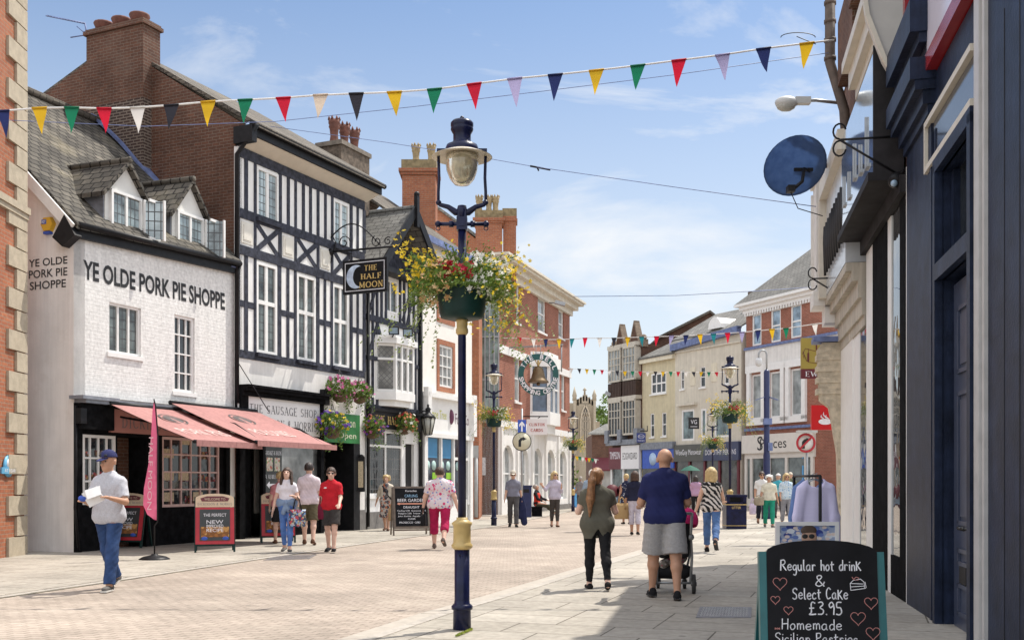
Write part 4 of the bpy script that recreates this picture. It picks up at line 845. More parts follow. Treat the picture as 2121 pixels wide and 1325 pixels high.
for z in (2.95, 3.15, 3.35, 3.55): fR.box(mb, -.01, .34, z, z + .1, .02, .44)
mb.build('stone_console', plain('weathered_stone', (.52, .45, .34), .9, .3, 9, .9), b3)
mb = MB(); fR.box(mb, -.05, .4, 3.87, 3.96, 0, .5); mb.build('console_cap', M['leadblue'], b3)

# ---------------- far row closing the street on the right ----------------
def farb(name, label, a, b, zt, wallm, holes, dep=8):
    f = Fac(a, b); r = thing(name, label, 'building', f.pt(f.L / 2, 0)); mb = MB()
    f.wall(mb, 0, f.L, 0, zt, holes(f), r=.15); f.shell(mb, 0, f.L, 0, zt, dep); mb.build('wall', wallm, r); return f, r
# L : brick building with three tall white windows
hl = {}
def holesL(f):
    hl['t'] = [f.R(a, b, c, d) for a, b, c, d in ((1558, 1577, 652, 717), (1597, 1617, 642, 710), (1638, 1660, 633, 701))]
    hl['b'] = [f.R(a, b, c, d) for a, b, c, d in ((1557, 1580, 775, 868), (1595, 1620, 772, 866), (1638, 1664, 765, 862))]
    z0 = sum(h[2] for h in hl['b']) / 3; z1 = sum(h[3] for h in hl['b']) / 3; hl['b'] = [(h[0], h[1], z0, z1) for h in hl['b']]
    return hl['t'] + hl['b']
fL, bL = farb('brick_shop_building', 'red brick shop building with pale slate roof and three tall white framed windows', (13.67, 62), (16.9, 55.0), 11.4, M['brickred'], holesL)
for r in hl['t']: window(fL, bL, r, M['paint'], M['glassb'], 1, 2, .1, .09, -.08)
for r in hl['b']:
    w = window(fL, bL, r, M['paint'], M['curtain'], 1, 1, .1, .08, -.08)
    mb = MB(); t = .3
    for k in ((r[0] - t, r[0], r[2] - .2, r[3] + .1), (r[1], r[1] + t, r[2] - .2, r[3] + .1), (r[0] - t - .1, r[1] + t + .1, r[3] + .1, r[3] + .5), (r[0] - t, r[1] + t, r[2] - .35, r[2] - .0)): fL.box(mb, *k, 0, .16)
    mb.build('window_surround', M['paint'], w)
mb = MB()
for z0, z1, o in ((11.2, 11.4, .15), (11.4, 11.6, .3), (11.6, 11.75, .5)): fL.box(mb, -o, fL.L, z0, z1, -8, o)
for i in range(34): u = .05 + i * .23; fL.box(mb, u, u + .11, 11.02, 11.2, 0, .17)
mb.build('cornice', M['paint'], bL)
mb = MB(); fL.box(mb, -.02, fL.L, 7.9, 9.05, 0, .06); mb.build('white_band', M['white'], bL)
for q_ in ((9.05, 9.2, .15), (4.35, 4.5, .12)): mb = MB(); fL.box(mb, -.04, fL.L, q_[0], q_[1], 0, q_[2]); mb.build('lead_band', M['leadblue'], bL)
mb = MB(); P = [fL.pt(-.5, 11.75, .5), fL.pt(fL.L, 11.75, .5), fL.pt(fL.L, 15.8, -4), fL.pt(3.0, 15.8, -4)]; mb.prism(P, (0, .1, -.12)); mb.prism([fL.pt(-.5, 11.75, .5), fL.pt(3.0, 15.8, -4), fL.pt(-.5, 11.75, -8.5)], (.1, 0, -.1)); mb.build('roof', M['slate3'], bL)
mb = MB(); mb.tube([fL.pt(2.9, 15.85, -4), fL.pt(fL.L, 15.85, -4)], .12); mb.build('ridge_tiles', M['leadblue'], bL)
mb = MB(); fL.box(mb, -.1, 6.0, 3.05, 4.1, 0, .25); fL.box(mb, 0, 6.0, 2.75, 3.05, 0, .12)
for u in (0, .5, 1.75, 2.1, 3.6, 5.2, 5.7): fL.box(mb, u, u + .2, 0, 2.75, .0, .12)
fL.box(mb, .2, 5.8, 0, .45, 0, .08)
sf = mb.build('shopfront', plain('ivory_shopfront', (.7, .66, .6), .5, .05, 4), bL)
mb = MB(); ftext(mb, fL, 'Ph ces', (1.6, 3.9, 3.3, 3.85), .255); ftext(mb, fL, 'S', (1.35, 1.85, 3.2, 4.0), .255); mb.build('sign_lettering', M['ink'], sf)
mb = MB(); mb.quad(*[fL.pt(u, z, .03) for u, z in ((.1, .4), (5.8, .4), (5.8, 2.75), (.1, 2.75))]); mb.build('shop_window', glass('far_shop_glass', (.1, .12, .12), .06), bL)
mb = MB(); mb.box((W(1705, 0, 56).x, 57.5, W(0, 918, 56).z), (1.4, .3, 1.5)); mb.box((W(1705, 0, 56).x, 57.52, 1.2), (1.4, .25, 2.2)); mb.build('blue_shop_sign', M['cyan'], bL)
# K : long cream building
hk = {}
def holesK(f):
    hk['a'] = [f.R(a, b, c, d, at='m') for a, b, c, d in ((1410, 1417, 766, 806), (1450, 1461, 759, 802), (1500, 1510, 752, 795))]
    hk['f'] = [f.R(a, b, c, d, at='m') for a, b, c, d in ((1412, 1438, 848, 912), (1452, 1463, 846, 905), (1480, 1512, 842, 905))]
    return hk['a'] + hk['f']
fK, bK = farb('cream_building', 'long pale cream three storey building with small windows and blue edged slate roof', (10.43, 67.9), (13.45, 62.3), 10.2, M['cream2'], holesK)
for r in hk['a']: window(fK, bK, r, M['paint'], M['glass'], 1, 2, .07, .05, -.08, sill=.08)
for r in hk['f']: window(fK, bK, r, M['paint'], glass('teal_far_glass', (.12, .17, .18), .06), 1, 1, .12, .05, -.06)
mb = MB()
for p in ((1430, 1440, 760, 798), (1474, 1485, 752, 790)): mb = MB(); fK.box(mb, *fK.R(*p, at='m'), -.01, .03); mb.build('blind_window', M['cream'], bK)
mb = MB(); r = hk['f'][0]; fK.box(mb, r[0] - .3, r[1] + .3, r[3] + .25, r[3] + .4, 0, .25); mb.build('hood_mould', M['cream2'], bK); mb = MB(); r = hk['f'][2]; fK.box(mb, r[0] - .3, fK.L - .2, r[3] + .25, r[3] + .4, 0, .25); mb.build('hood_mould', M['cream2'], bK); mb = MB(); fK.box(mb, 0, fK.L, 9.6, 9.7, 0, .1); mb.build('string_course', M['cream2'], bK)
mb = MB(); mb.hexa([fK.pt(u, z, o) for u, z0 in ((-.1, 9.75), (fK.L, 10.15)) for o in (.02, .35) for z in (z0, z0 + .4)]); mb.build('gutter', M['leadblue'], bK)
mb = MB(); roofslab(fK, mb, -.1, fK.L, 10.45, .25, 12.4, -3.4); mb.build('roof', M['slate3'], bK)
mb = MB(); p = fK.uv(1492, 700)[0]; fK.box(mb, p - 1.0, p + 1.4, 10, 13.25, -3.9, -3.0); mb.build('chimney', M['stonedk'], bK)
mb = MB(); p = fK.uv(1492, 700)[0]; fK.poly(mb, [(p - .5 + .6 * math.cos(t), 10.7 + .7 * math.sin(t)) for t in [i * math.pi / 8 for i in range(9)]], -1.5, .05); mb.build('dormer', M['paint'], bK)
mb = MB(); fK.box(mb, .0, 3.1, 2.7, 3.75, 0, .2); s = mb.build('shop_sign', plain('olive_grey_board', (.09, .09, .08), .5, .1, 4), bK); mb = MB(); ftext(mb, fK, 'WiseGuy Menswear', (.3, 2.9, 3.0, 3.45), .205); mb.build('sign_lettering', M['chalk'], s)
mb = MB(); fK.box(mb, 3.1, fK.L, 2.7, 3.8, 0, .22); s = mb.build('shop_sign', plain('dark_blue_board', (.05, .06, .12), .5, .1, 4), bK); mb = MB(); ftext(mb, fK, 'DOROTHY PERKINS', (3.3, fK.L - .2, 3.05, 3.35), .225); mb.build('sign_lettering', M['chalk'], s)
mb = MB(); mb.quad(*[fK.pt(u, z, .03) for u, z in ((.1, .2), (fK.L - .1, .2), (fK.L - .1, 2.7), (.1, 2.7))]); mb.build('shop_window', glass('dark_far_glass', (.06, .055, .05), .08), bK)
mb = MB()
for u in (0, 1.5, 3.0, 4.4, fK.L - .25): fK.box(mb, u, u + .16, 0, 2.7, .0, .12)
mb.build('shopfront', M['burgundy'], bK)
# J : narrow yellow building
hj = {}
def holesJ(f):
    hj['a'] = [f.R(1349, 1380, 772, 815, at='m')]; hj['f'] = [f.R(1347, 1355, 856, 905, at='m'), f.R(1371, 1380, 854, 903, at='m')]; return hj['a'] + hj['f']
fJ, bJ = farb('yellow_building', 'narrow yellow rendered building with a triple sash window', (8.75, 71.3), (10.43, 67.9), 9.6, M['yellow'], holesJ)
window(fJ, bJ, hj['a'][0], M['paint'], M['glass'], 3, 2, .1, .1, -.06, sill=.12)
for r in hj['f']: window(fJ, bJ, r, M['paint'], M['glass'], 1, 2, .07, .06, -.08, sill=.08)
mb = MB(); fJ.box(mb, -.05, fJ.L, 9.3, 9.6, 0, .25); mb.build('cornice', M['cream'], bJ)
mb = MB(); mb.hexa([fJ.pt(u, z + t, o) for u, z1 in ((-.1, 10.8), (fJ.L + .1, 12.2)) for (z, o) in ((9.6, .3), (z1, -4)) for t in (-.05, .08)]); mb.build('roof', M['slate3'], bJ)
mb = MB(); fJ.box(mb, .3, fJ.L + .1, 2.3, 3.55, 0, .2); s = mb.build('shop_sign', M['blue'], bJ); mb = MB(); ftext(mb, fJ, 'Opticians', (2.2, fJ.L - .1, 2.75, 3.05), .205); mb.lathe(fJ.pt(1.55, 2.92, .2), [(.42, 0), (.42, .01)], 20, axis=(fJ.n.x, fJ.n.y, 0)); mb.build('sign_lettering', plain('pale_blue_lettering', (.45, .6, .8), .6, .1, 5), s)
mb = MB(); fJ.box(mb, .2, fJ.L + .1, 3.55, 4.0, 0, .3); mb.build('lead_canopy', M['lead'], bJ)
mb = MB(); mb.quad(*[fJ.pt(u, z, .03) for u, z in ((.1, .2), (fJ.L - .1, .2), (fJ.L - .1, 2.3), (.1, 2.3))]); mb.build('shop_window', glass('dark_far_glass', (.06, .055, .05)), bJ)
# brick gable wall rising behind J and K
bN = thing('brick_gable_house', 'big dull brick gable behind the yellow and cream buildings', 'building', (10.5, 76, 0))
mb = MB(); Y = 76; P = [W(1327, 735, Y), W(1363, 702, Y), W(1470, 648, Y), W(1495, 668, Y), W(1535, 680, Y)]; P = [(p.x, Y, p.z) for p in P]; mb.prism([(P[0][0], Y, 0), (P[-1][0], Y, 0)] + P[::-1], (0, 6, 0)); mb.build('wall', M['brickbr'], bN)
mb = MB()
for p, q in zip(P, P[1:]): mb.hexa([(a[0] + .0, y, a[2] + t) for a in (p, q) for y in (Y - .2, Y + 6) for t in (.0, .18)])
mb.build('roof', M['slate2'], bN)
# I : dark gabled brick building with stacked bays
fI = Fac((7.06, 74.7), (8.75, 71.3)); bI = thing('gabled_brick_building', 'dark brick building with two pointed gables and stacked white bay windows', 'building', fI.pt(fI.L / 2, 0))
mb = MB(); zI = 10.7; fI.wall(mb, 0, fI.L, 3.5, zI, []); fI.shell(mb, 0, fI.L, 0, zI, 9)
for c in (1.05, 2.85): fI.poly(mb, [(c - .62, zI - .1), (c + .62, zI - .1), (c, zI + 1.55)], -.35, .04)
mb.build('wall', M['brickbr'], bI)
mb = MB()
for c in (1.05, 2.85): fI.bar(mb, (c - .64, zI - .1), (c + .02, zI + 1.65), .1, -.36, .06); fI.bar(mb, (c + .64, zI - .1), (c - .02, zI + 1.65), .1, -.36, .057)
for c in (.05, 1.95, 3.75): fI.box(mb, c - .16, c + .16, zI - .2, zI + .3, -.4, .12); mb.ball(fI.pt(c, zI + .42, -.14), .22)
mb.build('gable_coping', plain('dark_coping', (.2, .15, .11), .9, .3, 6, .5), bI)
for c in (1.0, 2.85):
    for z0, z1, kind in ((8.3, 10.6, 0), (4.6, 7.0, 1)):
        mb = MB(); w = .78
        for k in ((c - w, c + w, z0, z0 + .12), (c - w, c + w, z1 - .12, z1), (c - w - .1, c + w + .1, z1, z1 + .25)): fI.box(mb, *k, .0, .5)
        for i in range(5): u = c - w + 2 * w * i / 4; fI.box(mb, u - .032, u + .032, z0, z1, .4, .47)
        for zz in ((z0 + z1) / 2, z1 - .7): fI.box(mb, c - w, c + w, zz, zz + .06, .4, .465)
        fI.box(mb, c - w, c - w + .06, z0, z1, .0, .5); fI.box(mb, c + w - .06, c + w, z0, z1, 0, .5); wd = mb.build('bay_window', plain('aged_cream_paint', (.5, .46, .39), .6, .1, 4, .1), bI)
        mb = MB(); fI.box(mb, c - w + .05, c + w - .05, z0 + .05, z1 - .05, .05, .42); mb.build('pane', M['curtain'] if kind == 0 else M['glass'], wd)
    mb = MB(); fI.box(mb, c - .8, c + .8, 7.05, 8.25, .0, .45)
    for i in range(9): u = c - .8 + .2 * i - .02; fI.box(mb, u, u + .05, 7.05, 8.25, .45, .48)
    mb.build('timber_panel', plain('brown_timber_panel', (.055, .03, .022), .6, .3, 6), bI)
mb = MB(); fI.box(mb, .0, 1.6, 2.3, 3.8, .1, .3); s = mb.build('shop_sign', M['burgundy'], bI); mb = MB(); ftext(mb, fI, 'TIMPSON', (.15, 1.45, 3.0, 3.5), .305); mb.build('sign_lettering', M['chalk'], s)
mb = MB(); fI.box(mb, 1.62, fI.L + .05, 2.3, 3.9, .1, .32); s = mb.build('shop_sign', plain('white_signboard', (.76, .74, .74)), bI); mb = MB(); ftext(mb, fI, 'ECIGWIZARD', (1.85, fI.L - .15, 2.95, 3.4), .325); mb.build('sign_lettering', M['ink'], s)
mb = MB(); fI.box(mb, -.1, fI.L + .1, 3.95, 4.3, 0, .5)
for u in (-.1, 1.55, fI.L - .2): fI.box(mb, u, u + .45, 4.1, 5.0, 0, .6)
mb.build('lead_canopy', M['lead'], bI)
mb = MB(); mb.quad(*[fI.pt(u, z, .03) for u, z in ((0, 0), (fI.L, 0), (fI.L, 2.35), (0, 2.35))]); mb.build('shop_window', glass('far_shop_glass', (.1, .12, .12)), bI)
mb = MB()
for u in (0, 1.55, fI.L - .2): fI.box(mb, u, u + .16, 0, 2.4, .0, .15)
mb.build('shopfront', M['paint'], bI)
# H : low brick corner shop with burgundy awning, far centre
Y = 100; a, b = W(1226, 0, Y).x, W(1272, 0, Y).x
bH = thing('low_brick_shop', 'low brick shop with pale hipped slate roof beyond the street end', 'building', ((a + b) / 2, Y, 0))
mb = MB(); mb.hexa([(x, y, z) for x in (a, b + 1) for y in (Y, Y + 8) for z in (0, W(0, 900, Y).z)]); mb.build('wall', M['brickdk'], bH)
mb = MB(); ze = W(0, 900, Y).z; mb.prism([(a - .4, Y - .3, ze), (b + 1, Y - .3, ze), (b + 1, Y + 4, W(0, 873, Y).z), (a + 1.6, Y + 4, W(0, 876, Y).z)], (0, .1, .15)); mb.build('roof', M['slate3'], bH)
mb = MB(); z0 = W(0, 975, Y).z; mb.prism([(a, Y, W(0, 950, Y).z), (b, Y, W(0, 950, Y).z), (b, Y - 1.2, z0), (a, Y - 1.2, z0)], (0, 0, .12)); mb.build('awning', M['burgundy'], bH)
mb = MB(); mb.hexa([(x, y, z) for x in (a, b) for y in (Y - .06, Y - .02) for z in (0, z0)]); mb.build('shopfront', plain('pale_shopfront', (.4, .4, .38), .5, .3, 1.5), bH)
# church
Y = 150; bc = thing('church_tower', 'pale stone church with battlements, pinnacles and a great traceried window', 'church', (W(1212, 0, Y).x, Y, 0))
def wx(px): return W(px, 0, Y).x
def wz(py): return W(0, py, Y).z
mb = MB(); mb.hexa([(x, y, z) for x in (wx(1193), wx(1231)) for y in (Y, Y + 12) for z in (0, wz(835))]); mb.prism([(wx(1193), Y, wz(836)), (wx(1231), Y, wz(836)), (wx(1231), Y, wz(832)), (wx(1212), Y, wz(818)), (wx(1193), Y, wz(828))], (0, 1, 0))
mb.hexa([(x, y, z) for x in (wx(1160), wx(1194)) for y in (Y + 2, Y + 14) for z in (0, wz(832))])
for px in (1190, 1231): mb.hexa([(x, y, z) for x in (wx(px - 2.5), wx(px + 2.5)) for y in (Y - .8, Y + .4) for z in (0, wz(830))])
for px in (1197, 1203, 1209, 1215, 1221, 1227): p = 818 + abs(px - 1212) * .75; mb.hexa([(x, y, z) for x in (wx(px - 1.7), wx(px + 1.7)) for y in (Y, Y + .5) for z in (wz(p + 10), wz(p - 3))])
mb.hexa([(x, y, z) for x in (wx(1232), wx(1246)) for y in (Y + 3, Y + 10) for z in (0, wz(870))]); mb.build('wall', M['stone'], bc)
mb = MB()
for px, t in ((1190, 800), (1231, 806), (1211, 802)): mb.lathe((wx(px), Y, wz(830 if px != 1211 else 818)), [(.32 if px != 1211 else .15, 0), (.28 if px != 1211 else .12, .6), (.35 if px != 1211 else .3, .7), (.02, wz(t) - wz(830 if px != 1211 else 818))], 6)
mb.build('pinnacle', M['stone'], bc)
mb = MB(); pts = [(wx(1203), wz(925)), (wx(1222), wz(925)), (wx(1222), wz(868)), (wx(1219), wz(852)), (wx(1212.5), wz(838)), (wx(1206), wz(852)), (wx(1203), wz(868))]; mb.prism([(x, Y - .12, z) for x, z in pts], (0, .1, 0)); g = mb.build('great_window', plain('church_glass', (.11, .1, .085), .5, .3, 1), bc)
mb = MB()
for p, q in zip(pts, pts[1:] + pts[:1]): mb.beam((p[0], Y - .15, p[1]), (q[0], Y - .15, q[1]), .18, .18, (0, 1, 0))
for px in (1206, 1209, 1212.5, 1216, 1219): mb.beam((wx(px), Y - .15, wz(925)), (wx(px), Y - .15, wz(852 - (4 if px == 1212.5 else 0))), .1, .1, (0, 1, 0))
for py in (872, 890): mb.beam((wx(1203), Y - .15, wz(py)), (wx(1222), Y - .15, wz(py)), .1, .1, (0, 1, 0))
for px in (1206, 1212.5, 1219): mb.lathe((wx(px), Y - .2, wz(858)), [(.28, 0), (.28, .1), (.2, .1)], 8, axis=(0, 1, 0))
mb.build('tracery', plain('pale_tracery', (.55, .47, .36), .9, .1, 4), g)

# ---------------- trees at the end of the street ----------------
LEAFG = leafmat('tree_leaf', (.07, .13, .022), (.15, .22, .04))
def tree(px, py, Y, rx, rz, label, n=900, leaf=.42):
    c = W(px, py, Y); rt = thing('tree', label, 'tree', (c.x, Y, 0), 'trees beyond the end of the street')
    mb = MB(); mb.tube([(c.x, Y, 0), (c.x + .1, Y, c.z * .5), (c.x, Y, c.z)], [.35, .25, .1])
    for i in range(7): a = i * .9; mb.tube([(c.x, Y, c.z * (.45 + .06 * i)), (c.x + math.cos(a) * rx * .7, Y + math.sin(a) * rx * .7, c.z + rz * .3 * math.sin(i * 2))], [.14, .03], 5)
    mb.build('trunk', plain('bark', (.09, .07, .05), .9, .3, 5, .5), rt)
    mb = MB(); cl = [(random.gauss(0, .45) * rx, random.gauss(0, .45) * rx, random.gauss(0, .42) * rz, random.uniform(.25, .45)) for _ in range(26)]
    for i in range(n):
        k = random.choice(cl); v = Vector([random.gauss(0, 1) for _ in range(3)]).normalized() * random.uniform(.5, 1) * k[3] * rx
        p = Vector((c.x + k[0] + v.x, Y + k[1] + v.y, c.z + k[2] + v.z * .8)); leafquad(mb, p, leaf * random.uniform(.6, 1.2))
    mb.build('crown', LEAFG, rt)
def leafquad(mb, p, s, up=None):
    a = Vector([random.gauss(0, 1) for _ in range(3)]).normalized(); b = a.orthogonal().normalized(); c = a.cross(b)
    mb.quad(p - b * s * .5, p + c * s * .28, p + b * s * .5, p - c * s * .28)
tree(1250, 872, 190, 3.4, 4.2, 'bright green tree rising between the church and the dark gabled building', 1500, .6)
tree(1236, 893, 175, 2.2, 3, 'small green tree low beside the church wall', 600, .5)
tree(1173, 940, 66, .8, 1.7, 'small bright green tree behind the left lamp post of the street end', 300, .25)
# ---------------- plants and flowers ----------------
LEAF = leafmat('basket_leaf', (.06, .12, .018), (.19, .28, .055)); LEAF2 = leafmat('trailing_leaf', (.14, .21, .05), (.34, .38, .16))
def petal(n, c1, c2): return leafmat(n, c1, c2, .3)
FL = {'yellow': petal('yellow_petal', (.75, .5, .015), (.85, .65, .06)), 'white': petal('white_petal', (.75, .74, .66), (.85, .84, .8)), 'red': petal('red_petal', (.4, .005, .03), (.6, .015, .05)),
      'peach': petal('peach_petal', (.75, .42, .18), (.8, .6, .35)), 'pink': petal('pink_petal', (.55, .06, .25), (.75, .25, .5)), 'purple': petal('purple_petal', (.09, .02, .3), (.18, .05, .45)), 'orange': petal('orange_petal', (.75, .2, .08), (.85, .4, .2))}
def bloom(mb, p, s):
    """five petalled flower facing a random, mostly outward and upward way"""
    n = Vector((random.gauss(0, .6), random.gauss(-.6, .6), random.gauss(.5, .4))).normalized(); a = n.orthogonal().normalized(); b = n.cross(a)
    for i in range(5):
        t = 2 * math.pi * i / 5 + random.random() * .3; d = a * math.cos(t) + b * math.sin(t); e = a * math.cos(t + .55) + b * math.sin(t + .55); g = a * math.cos(t - .55) + b * math.sin(t - .55)
        mb.quad(p, p + g * s * .6 + n * s * .1, p + d * s + n * s * .12, p + e * s * .6 + n * s * .1)
def rnd3(): return Vector([random.gauss(0, 1) for _ in range(3)]).normalized()
def basket(name, label, c, r, groups, nleaf=420, leaf=.07, trails=8, tl=.5, bowl=None, bowlr=.5, group=None, chain=True, bs=.035, org=None, root=None, squash=.75):
    c = Vector(c)
    rt = root or thing(name, label, 'flower basket', c, group)
    if bowl is not None:
        mb = MB(); mb.lathe(c, [(r * .2, -r * .75), (r * bowlr * .8, -r * .6), (r * bowlr, -r * .1), (r * bowlr * .96, -r * .1)], 18); mb.build('basket_bowl', bowl, rt)
    if chain:
        mb = MB()
        for a in (.3, 2.4, 4.5): mb.tube([c + Vector((math.cos(a) * r * bowlr, math.sin(a) * r * bowlr, -r * .1)), c + Vector((0, 0, r * 1.3))], .008, 5)
        mb.build('chain', M['black'], rt)
    mb = MB()
    for i in range(nleaf):
        d = rnd3(); p = c + Vector((d.x, d.y, d.z * squash)) * r * random.uniform(.55, 1.0) + Vector((0, 0, r * .1)); leafquad(mb, p, leaf * random.uniform(.6, 1.3))
    for i in range(trails):
        a = random.uniform(0, 6.283); p = c + Vector((math.cos(a), math.sin(a), -.15)) * r * .8; L = tl * random.uniform(.5, 1.1); q = p.copy()
        for k in range(int(L / (leaf * .55))):
            q = q + Vector((random.gauss(0, .012) + math.cos(a) * .006, random.gauss(0, .012), -leaf * .55)); leafquad(mb, q + rnd3() * leaf * .35, leaf * random.uniform(.6, 1.05))
    mb.build('foliage', LEAF, rt)
    for col, n, fn in groups:
        mb = MB()
        for i in range(n):
            if fn is None: d = rnd3(); p = c + Vector((d.x, d.y, d.z * squash)) * r * random.uniform(.85, 1.1) + Vector((0, 0, r * .12))
            else: p = c + fn() * r
            bloom(mb, p, bs * random.uniform(.75, 1.25))
        mb.build(col + '_blooms', FL[col], rt)
    return rt
def cluster(x, y, z, s, sy=.3): return lambda: Vector((random.gauss(x, s), random.gauss(y, sy), random.gauss(z, s * .8)))

# ---------------- lamp posts ----------------
def lamp(label, loc, sc=1):
    rt = thing('street_lamp', label, 'street lamp', loc, 'navy and gold street lamps'); x, y, _ = loc; rt.scale = (sc, sc, sc)
    def L(name, prof, m, seg=24, par=rt): mb = MB(); mb.lathe((x, y, 0), prof, seg); return mb.build(name, m, par)
    L('base', [(.086, 0), (.083, .2), (.083, .205), (.1, .21), (.1, .24), (.085, .255), (.074, .265), (.071, .3), (.071, .775)], M['navy'])
    mb = MB(); mb.ball((x - .02, y - .072, .72), .008); mb.build('bolt', M['black'], rt)
    L('gold_collar', [(.076, .77), (.098, .79), (.1, .81), (.085, .83), (.082, .84), (.082, .99), (.092, 1.0), (.096, 1.02), (.06, 1.045), (.052, 1.05), (.052, 1.07), (.04, 1.07)], M['gold'])
    L('pole', [(.039, 1.06), (.038, 3.0), (.037, 3.8)], M['navy'], 16)
    L('gold_band', [(.045, 2.78), (.058, 2.8), (.058, 2.83), (.05, 2.85), (.052, 2.9), (.062, 2.93)], M['gold'], 16)
    mb = MB(); mb.box((x, y, 3.82), (.1, .1, .12)); mb.box((x, y, 3.9), (.08, .08, .12)); mb.box((x, y - .052, 3.82), (.06, .01, .06)); mb.build('joint_box', M['navy'], rt)
    mb = MB(); mb.tube([(x - .21, y, 3.82), (x + .21, y, 3.82)], .018, 10)
    for s in (-1, 1): mb.ball((x + s * .225, y, 3.82), .03); mb.lathe((x + s * .1, y, 3.82), [(.03, -.02), (.03, .02)], 10, axis=(1, 0, 0)); mb.tube([(x + s * .225 + .02 * math.cos(t), y, 3.78 + .02 * math.sin(t)) for t in [i * .8 for i in range(9)]], .005, 5)
    mb.build('ladder_bar', M['navy'], rt)
    mb = MB()
    for s in (-1, 1):
        mb.tube([(x, y, 3.93), (x + s * .06, y, 3.93), (x + s * .13, y, 3.98), (x + s * .205, y, 4.0), (x + s * .22, y, 4.02)], [.035, .033, .024, .02, .02], 8); mb.ball((x + s * .22, y, 4.02), .027)
        mb.tube([(x + s * .222, y, 4.0), (x + s * .222, y, 4.12), (x + s * .215, y, 4.25), (x + s * .222, y, 4.49)], .014, 8); mb.box((x + s * .19, y, 4.5), (.09, .03, .05))
    mb.lathe((x, y, 0), [(.045, 3.86), (.05, 3.95), (.04, 3.99), (0, 4.0)], 14); mb.build('fork', M['navy'], rt)
    L('shade', [(.155, 4.5), (.27, 4.452), (.285, 4.445), (.27, 4.443), (.16, 4.47)], plain('white_enamel_shade', (.62, .56, .46), .4, .15, 8), 32)
    g = L('globe', [(.152, 4.46), (.155, 4.4), (.145, 4.32), (.115, 4.24), (.07, 4.19), (0, 4.175)], M['lampglass'], 24)
    L('cap', [(.158, 4.475), (.158, 4.52), (.145, 4.555), (.1, 4.575), (.088, 4.58), (.088, 4.59), (.083, 4.6), (.083, 4.66), (.095, 4.68), (.106, 4.7), (.106, 4.715), (.1, 4.725), (.107, 4.735), (.107, 4.765), (.09, 4.785), (.03, 4.795), (.015, 4.8), (.022, 4.815), (.012, 4.83), (0, 4.832)], M['navy'], 28)
    return rt
def lampbasket(label, x, y, dens=1.0, mirror=1, sc=1):
    c = Vector((x, y, 3.2)); rt = thing('flower_planter', label, 'flower planter', (x, y, 2.93), 'round planters on the street lamps'); rt.scale = (sc, sc, sc); rt.location.z = 2.93 * sc
    mb = MB(); mb.lathe((x, y, 0), [(.12, 2.92), (.2, 2.94), (.215, 3.0), (.238, 3.2), (.245, 3.22), (.22, 3.22), (.2, 3.15)], 28); mb.build('planter_bowl', M['green'], rt)
    n = lambda k: int(k * dens)
    mb = MB()
    for i in range(n(3600)):
        a = random.uniform(0, 6.283); rr = .5 * random.random() ** .6; p = c + Vector((math.cos(a) * rr, math.sin(a) * rr, max(random.gauss(.1, .085) * (1.25 - rr) - .35 * max(0, rr - .24), -.02 if abs(math.cos(a)) < .62 else -9))); leafquad(mb, p, random.uniform(.025, .055))
    for i in range(n(64)):     # sprays
        a = random.uniform(0, 6.283); L = random.uniform(.3, .62); up = random.uniform(.1, .6); p0 = c + Vector((math.cos(a) * .15, math.sin(a) * .15, .05))
        p1 = c + Vector((math.cos(a) * L, math.sin(a) * L, .05 + up * .55)); mb.tube([p0, (p0 + p1) / 2 + Vector((0, 0, .06)), p1], .004, 4)
        for k in range(20): q = p0.lerp(p1, random.uniform(.3, 1)) + rnd3() * .03 + Vector((0, 0, .03)); leafquad(mb, q, .03)
    mb.build('foliage', LEAF, rt)
    mb = MB()
    for i in range(n(110)):
        a = random.uniform(0, 6.283); q = c + Vector((math.cos(a) * .25, math.sin(a) * .25, .02)); L = random.uniform(.2, .8) if abs(math.cos(a)) > .5 else random.uniform(.08, .3)
        out = random.uniform(.0, .022)
        for k in range(int(L / .022)):
            f = max(0, 1 - k / 9); q = q + Vector((math.cos(a) * (out + .02 * f) + random.gauss(0, .006), math.sin(a) * (out + .02 * f) + random.gauss(0, .006), -.022 * (1 - .8 * f))); leafquad(mb, q + rnd3() * .012, random.uniform(.02, .042))
    mb.build('trailing_leaves', LEAF2, rt)
    def ring(col, k, a0, a1, r0, r1, z0, z1, s):
        mb = MB()
        for i in range(n(k)):
            a = R_(random.uniform(a0, a1)); rr = random.uniform(r0, r1); bloom(mb, c + Vector((mirror * math.cos(a) * rr, math.sin(a) * rr, random.uniform(z0, z1) + .0)), s * random.uniform(.7, 1.25))
        mb.build(col + '_blooms', FL[col], rt)
    ring('red', 52, 235, 292, .27, .38, .06, .2, .036)
    ring('white', 170, -78, 60, .22, .48, -.08, .3, .03)
    ring('peach', 90, 150, 255, .26, .46, -.14, .24, .034)
    mb = MB()
    for i in range(n(800)):
        a = random.uniform(0, 6.283); d = Vector((math.cos(a), math.sin(a), 0))
        if d.y < -.75 and random.random() < .85: continue
        if d.x * mirror < 0 or random.random() < .3: rr = random.uniform(.22, .66); z = random.uniform(.0, .12) + rr * random.uniform(-.1, .75)
        else: rr = random.uniform(.35, .64); z = random.uniform(-.35, .22)
        bloom(mb, c + Vector((d.x * mirror * rr, d.y * rr, z)), random.uniform(.015, .028))
    mb.build('yellow_blooms', FL['yellow'], rt)
lx = (957 - CX) / F * 9.97
lamp('tall navy street lamp with gold collar in the foreground, in front of everything', (lx, 9.97, 0))
lampbasket('big round flower planter overflowing with yellow, red and white blooms on the foreground lamp post', lx, 9.97)
